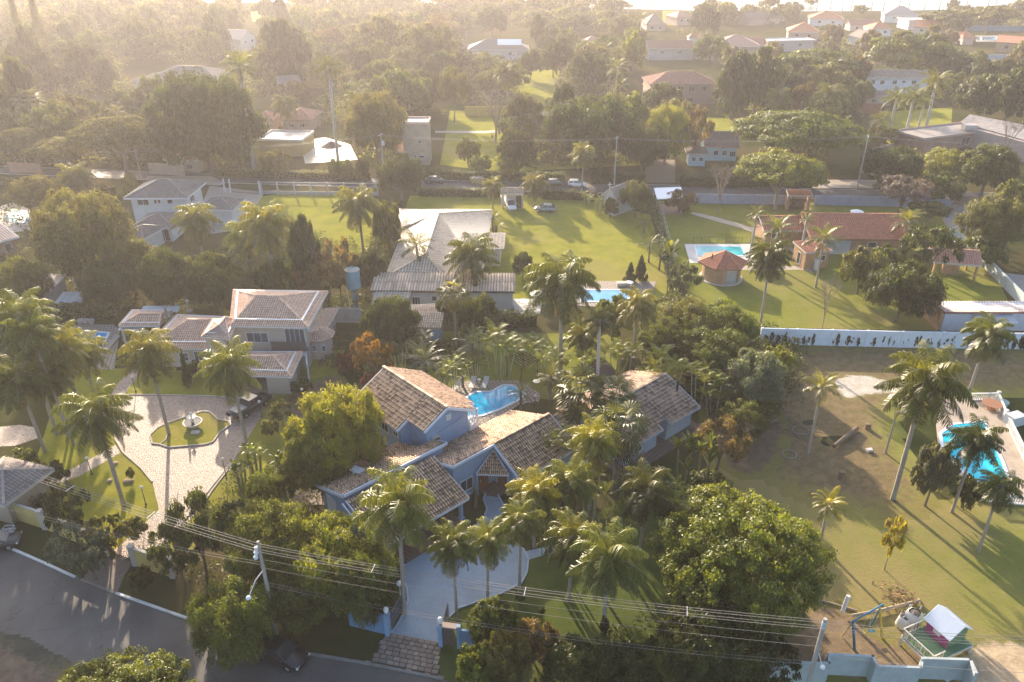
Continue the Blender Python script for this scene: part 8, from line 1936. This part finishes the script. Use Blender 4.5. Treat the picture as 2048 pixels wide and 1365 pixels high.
for s in (0, 1):
    P = [hf(1.8, .3, DZ + 1.2), hf(1.8, 2.65, DZ + 1.2), hf(3.05, 2.65, DZ + 2.1), hf(3.05, .3, DZ + 2.1)] if s == 0 else [hf(4.3, 2.65, DZ + 1.2), hf(4.3, .3, DZ + 1.2), hf(3.05, .3, DZ + 2.1), hf(3.05, 2.65, DZ + 2.1)]
    b = MB(); b.slab(P, .03)
    for k in range(16): t = (k + .5) / 16; b.beam(P[0].lerp(P[1], t) + Vector((0, 0, .02)), P[3].lerp(P[2], t) + Vector((0, 0, .02)), .07, .05)
    b.build('roof_sheet', m_flat((.66, .70, .76), .4), o)
for k in range(4): b = MB(); b.box(hf(.95, -.2 - k * .28, DZ - .2 - k * .2), (.9, .26, .05), hf.deg); b.build('step', mw_, o)
b = MB(); b.box(hf(.45, -.15, DZ + .25), (.06, .5, .8), hf.deg); b.build('sign_board', m_flat((.62, .62, .6)), o)
# dense low growth that closes the ground under the woods and thickets
def undergrowth(zs_, n, hmax, rad, lf, leaf_n, col, nm, keep=False):
    Ps = []
    i = 0; tr_ = 0
    while i < n and tr_ < n * 6:
        tr_ += 1; zp = rnd.choice(zs_); xs = [q[0] for q in zp]; ys = [q[1] for q in zp]; px, py = rnd.uniform(min(xs), max(xs)), rnd.uniform(min(ys), max(ys))
        if not inpoly(px, py, zp): continue
        if keep and not free(px, py, 6): continue
        p = W(px, py, 0); r = rad * rnd.uniform(.6, 1.3); h = hmax * rnd.uniform(.35, 1); d = unit(leaf_n); d[:, 2] = np.abs(d[:, 2]); Ps.append(np.array((p.x, p.y, 0.02)) + d * np.array((r, r, h)) * rs.uniform(.7, 1.0, (leaf_n, 1))); i += 1
    P = np.concatenate(Ps); N = unit(len(P)); N[:, 2] = np.abs(N[:, 2]) + .2; N /= np.linalg.norm(N, axis=1)[:, None]
    V, F, T = cards(P, N, lf, lf * .5, np.repeat(rs.uniform(.65, 1.25, len(Ps)), leaf_n) * rs.uniform(.8, 1.2, len(P)))
    o = link(nm, qmesh(nm, V, F, T, LEAF)); o.color = col + (1,); o['kind'] = 'stuff'; return o
undergrowth([[(-60, 14), (2110, 18), (2110, 335), (-60, 335)]], 2200, 4.0, 3.6, .5, 34, GRN['ol'], 'undergrowth', True)
undergrowth([[(-20, 415), (240, 430), (260, 500), (330, 500), (560, 500), (620, 470), (760, 500), (765, 610), (700, 640), (655, 612), (460, 575), (430, 628), (240, 625), (40, 600), (-20, 600)], [(765, 420), (790, 415), (770, 560), (745, 560)]], 420, 2.2, 1.8, .22, 50, GRN['dk'], 'undergrowth')
undergrowth([[(1255, 650), (1345, 600), (1500, 650), (1600, 700), (1580, 800), (1480, 860), (1400, 800), (1380, 760)]], 330, 2.4, 1.6, .19, 60, GRN['md'], 'undergrowth')
undergrowth([[(-20, 960), (100, 980), (130, 1010), (60, 1020), (-20, 990)], [(430, 930), (600, 940), (660, 1010), (600, 1100), (480, 1180), (380, 1150), (400, 1050)], [(1330, 1210), (1600, 1240), (1540, 1400), (1050, 1400), (1100, 1330)], [(640, 1100), (760, 1130), (770, 1220), (640, 1225)], [(650, 640), (700, 690), (745, 760), (690, 750), (640, 720)], [(780, 690), (930, 690), (900, 750), (790, 730)]], 300, 1.6, 1.1, .13, 70, GRN['dk'], 'undergrowth')
# ------------------------------------------------------------------ the air
b = MB(); b.box((0, 2040, 24.6), (5100, 4400, 51.2))
n = NT('warm haze'); v = n.n('VolumePrincipled'); v.inputs['Color'].default_value = HAZE_COL + (1,); v.inputs['Density'].default_value = HAZE_DENS; v.inputs['Anisotropy'].default_value = HAZE_G
n.l(v.outputs[0], n.out.inputs['Volume'])
tag(b.build('haze', n.m), kind='stuff')
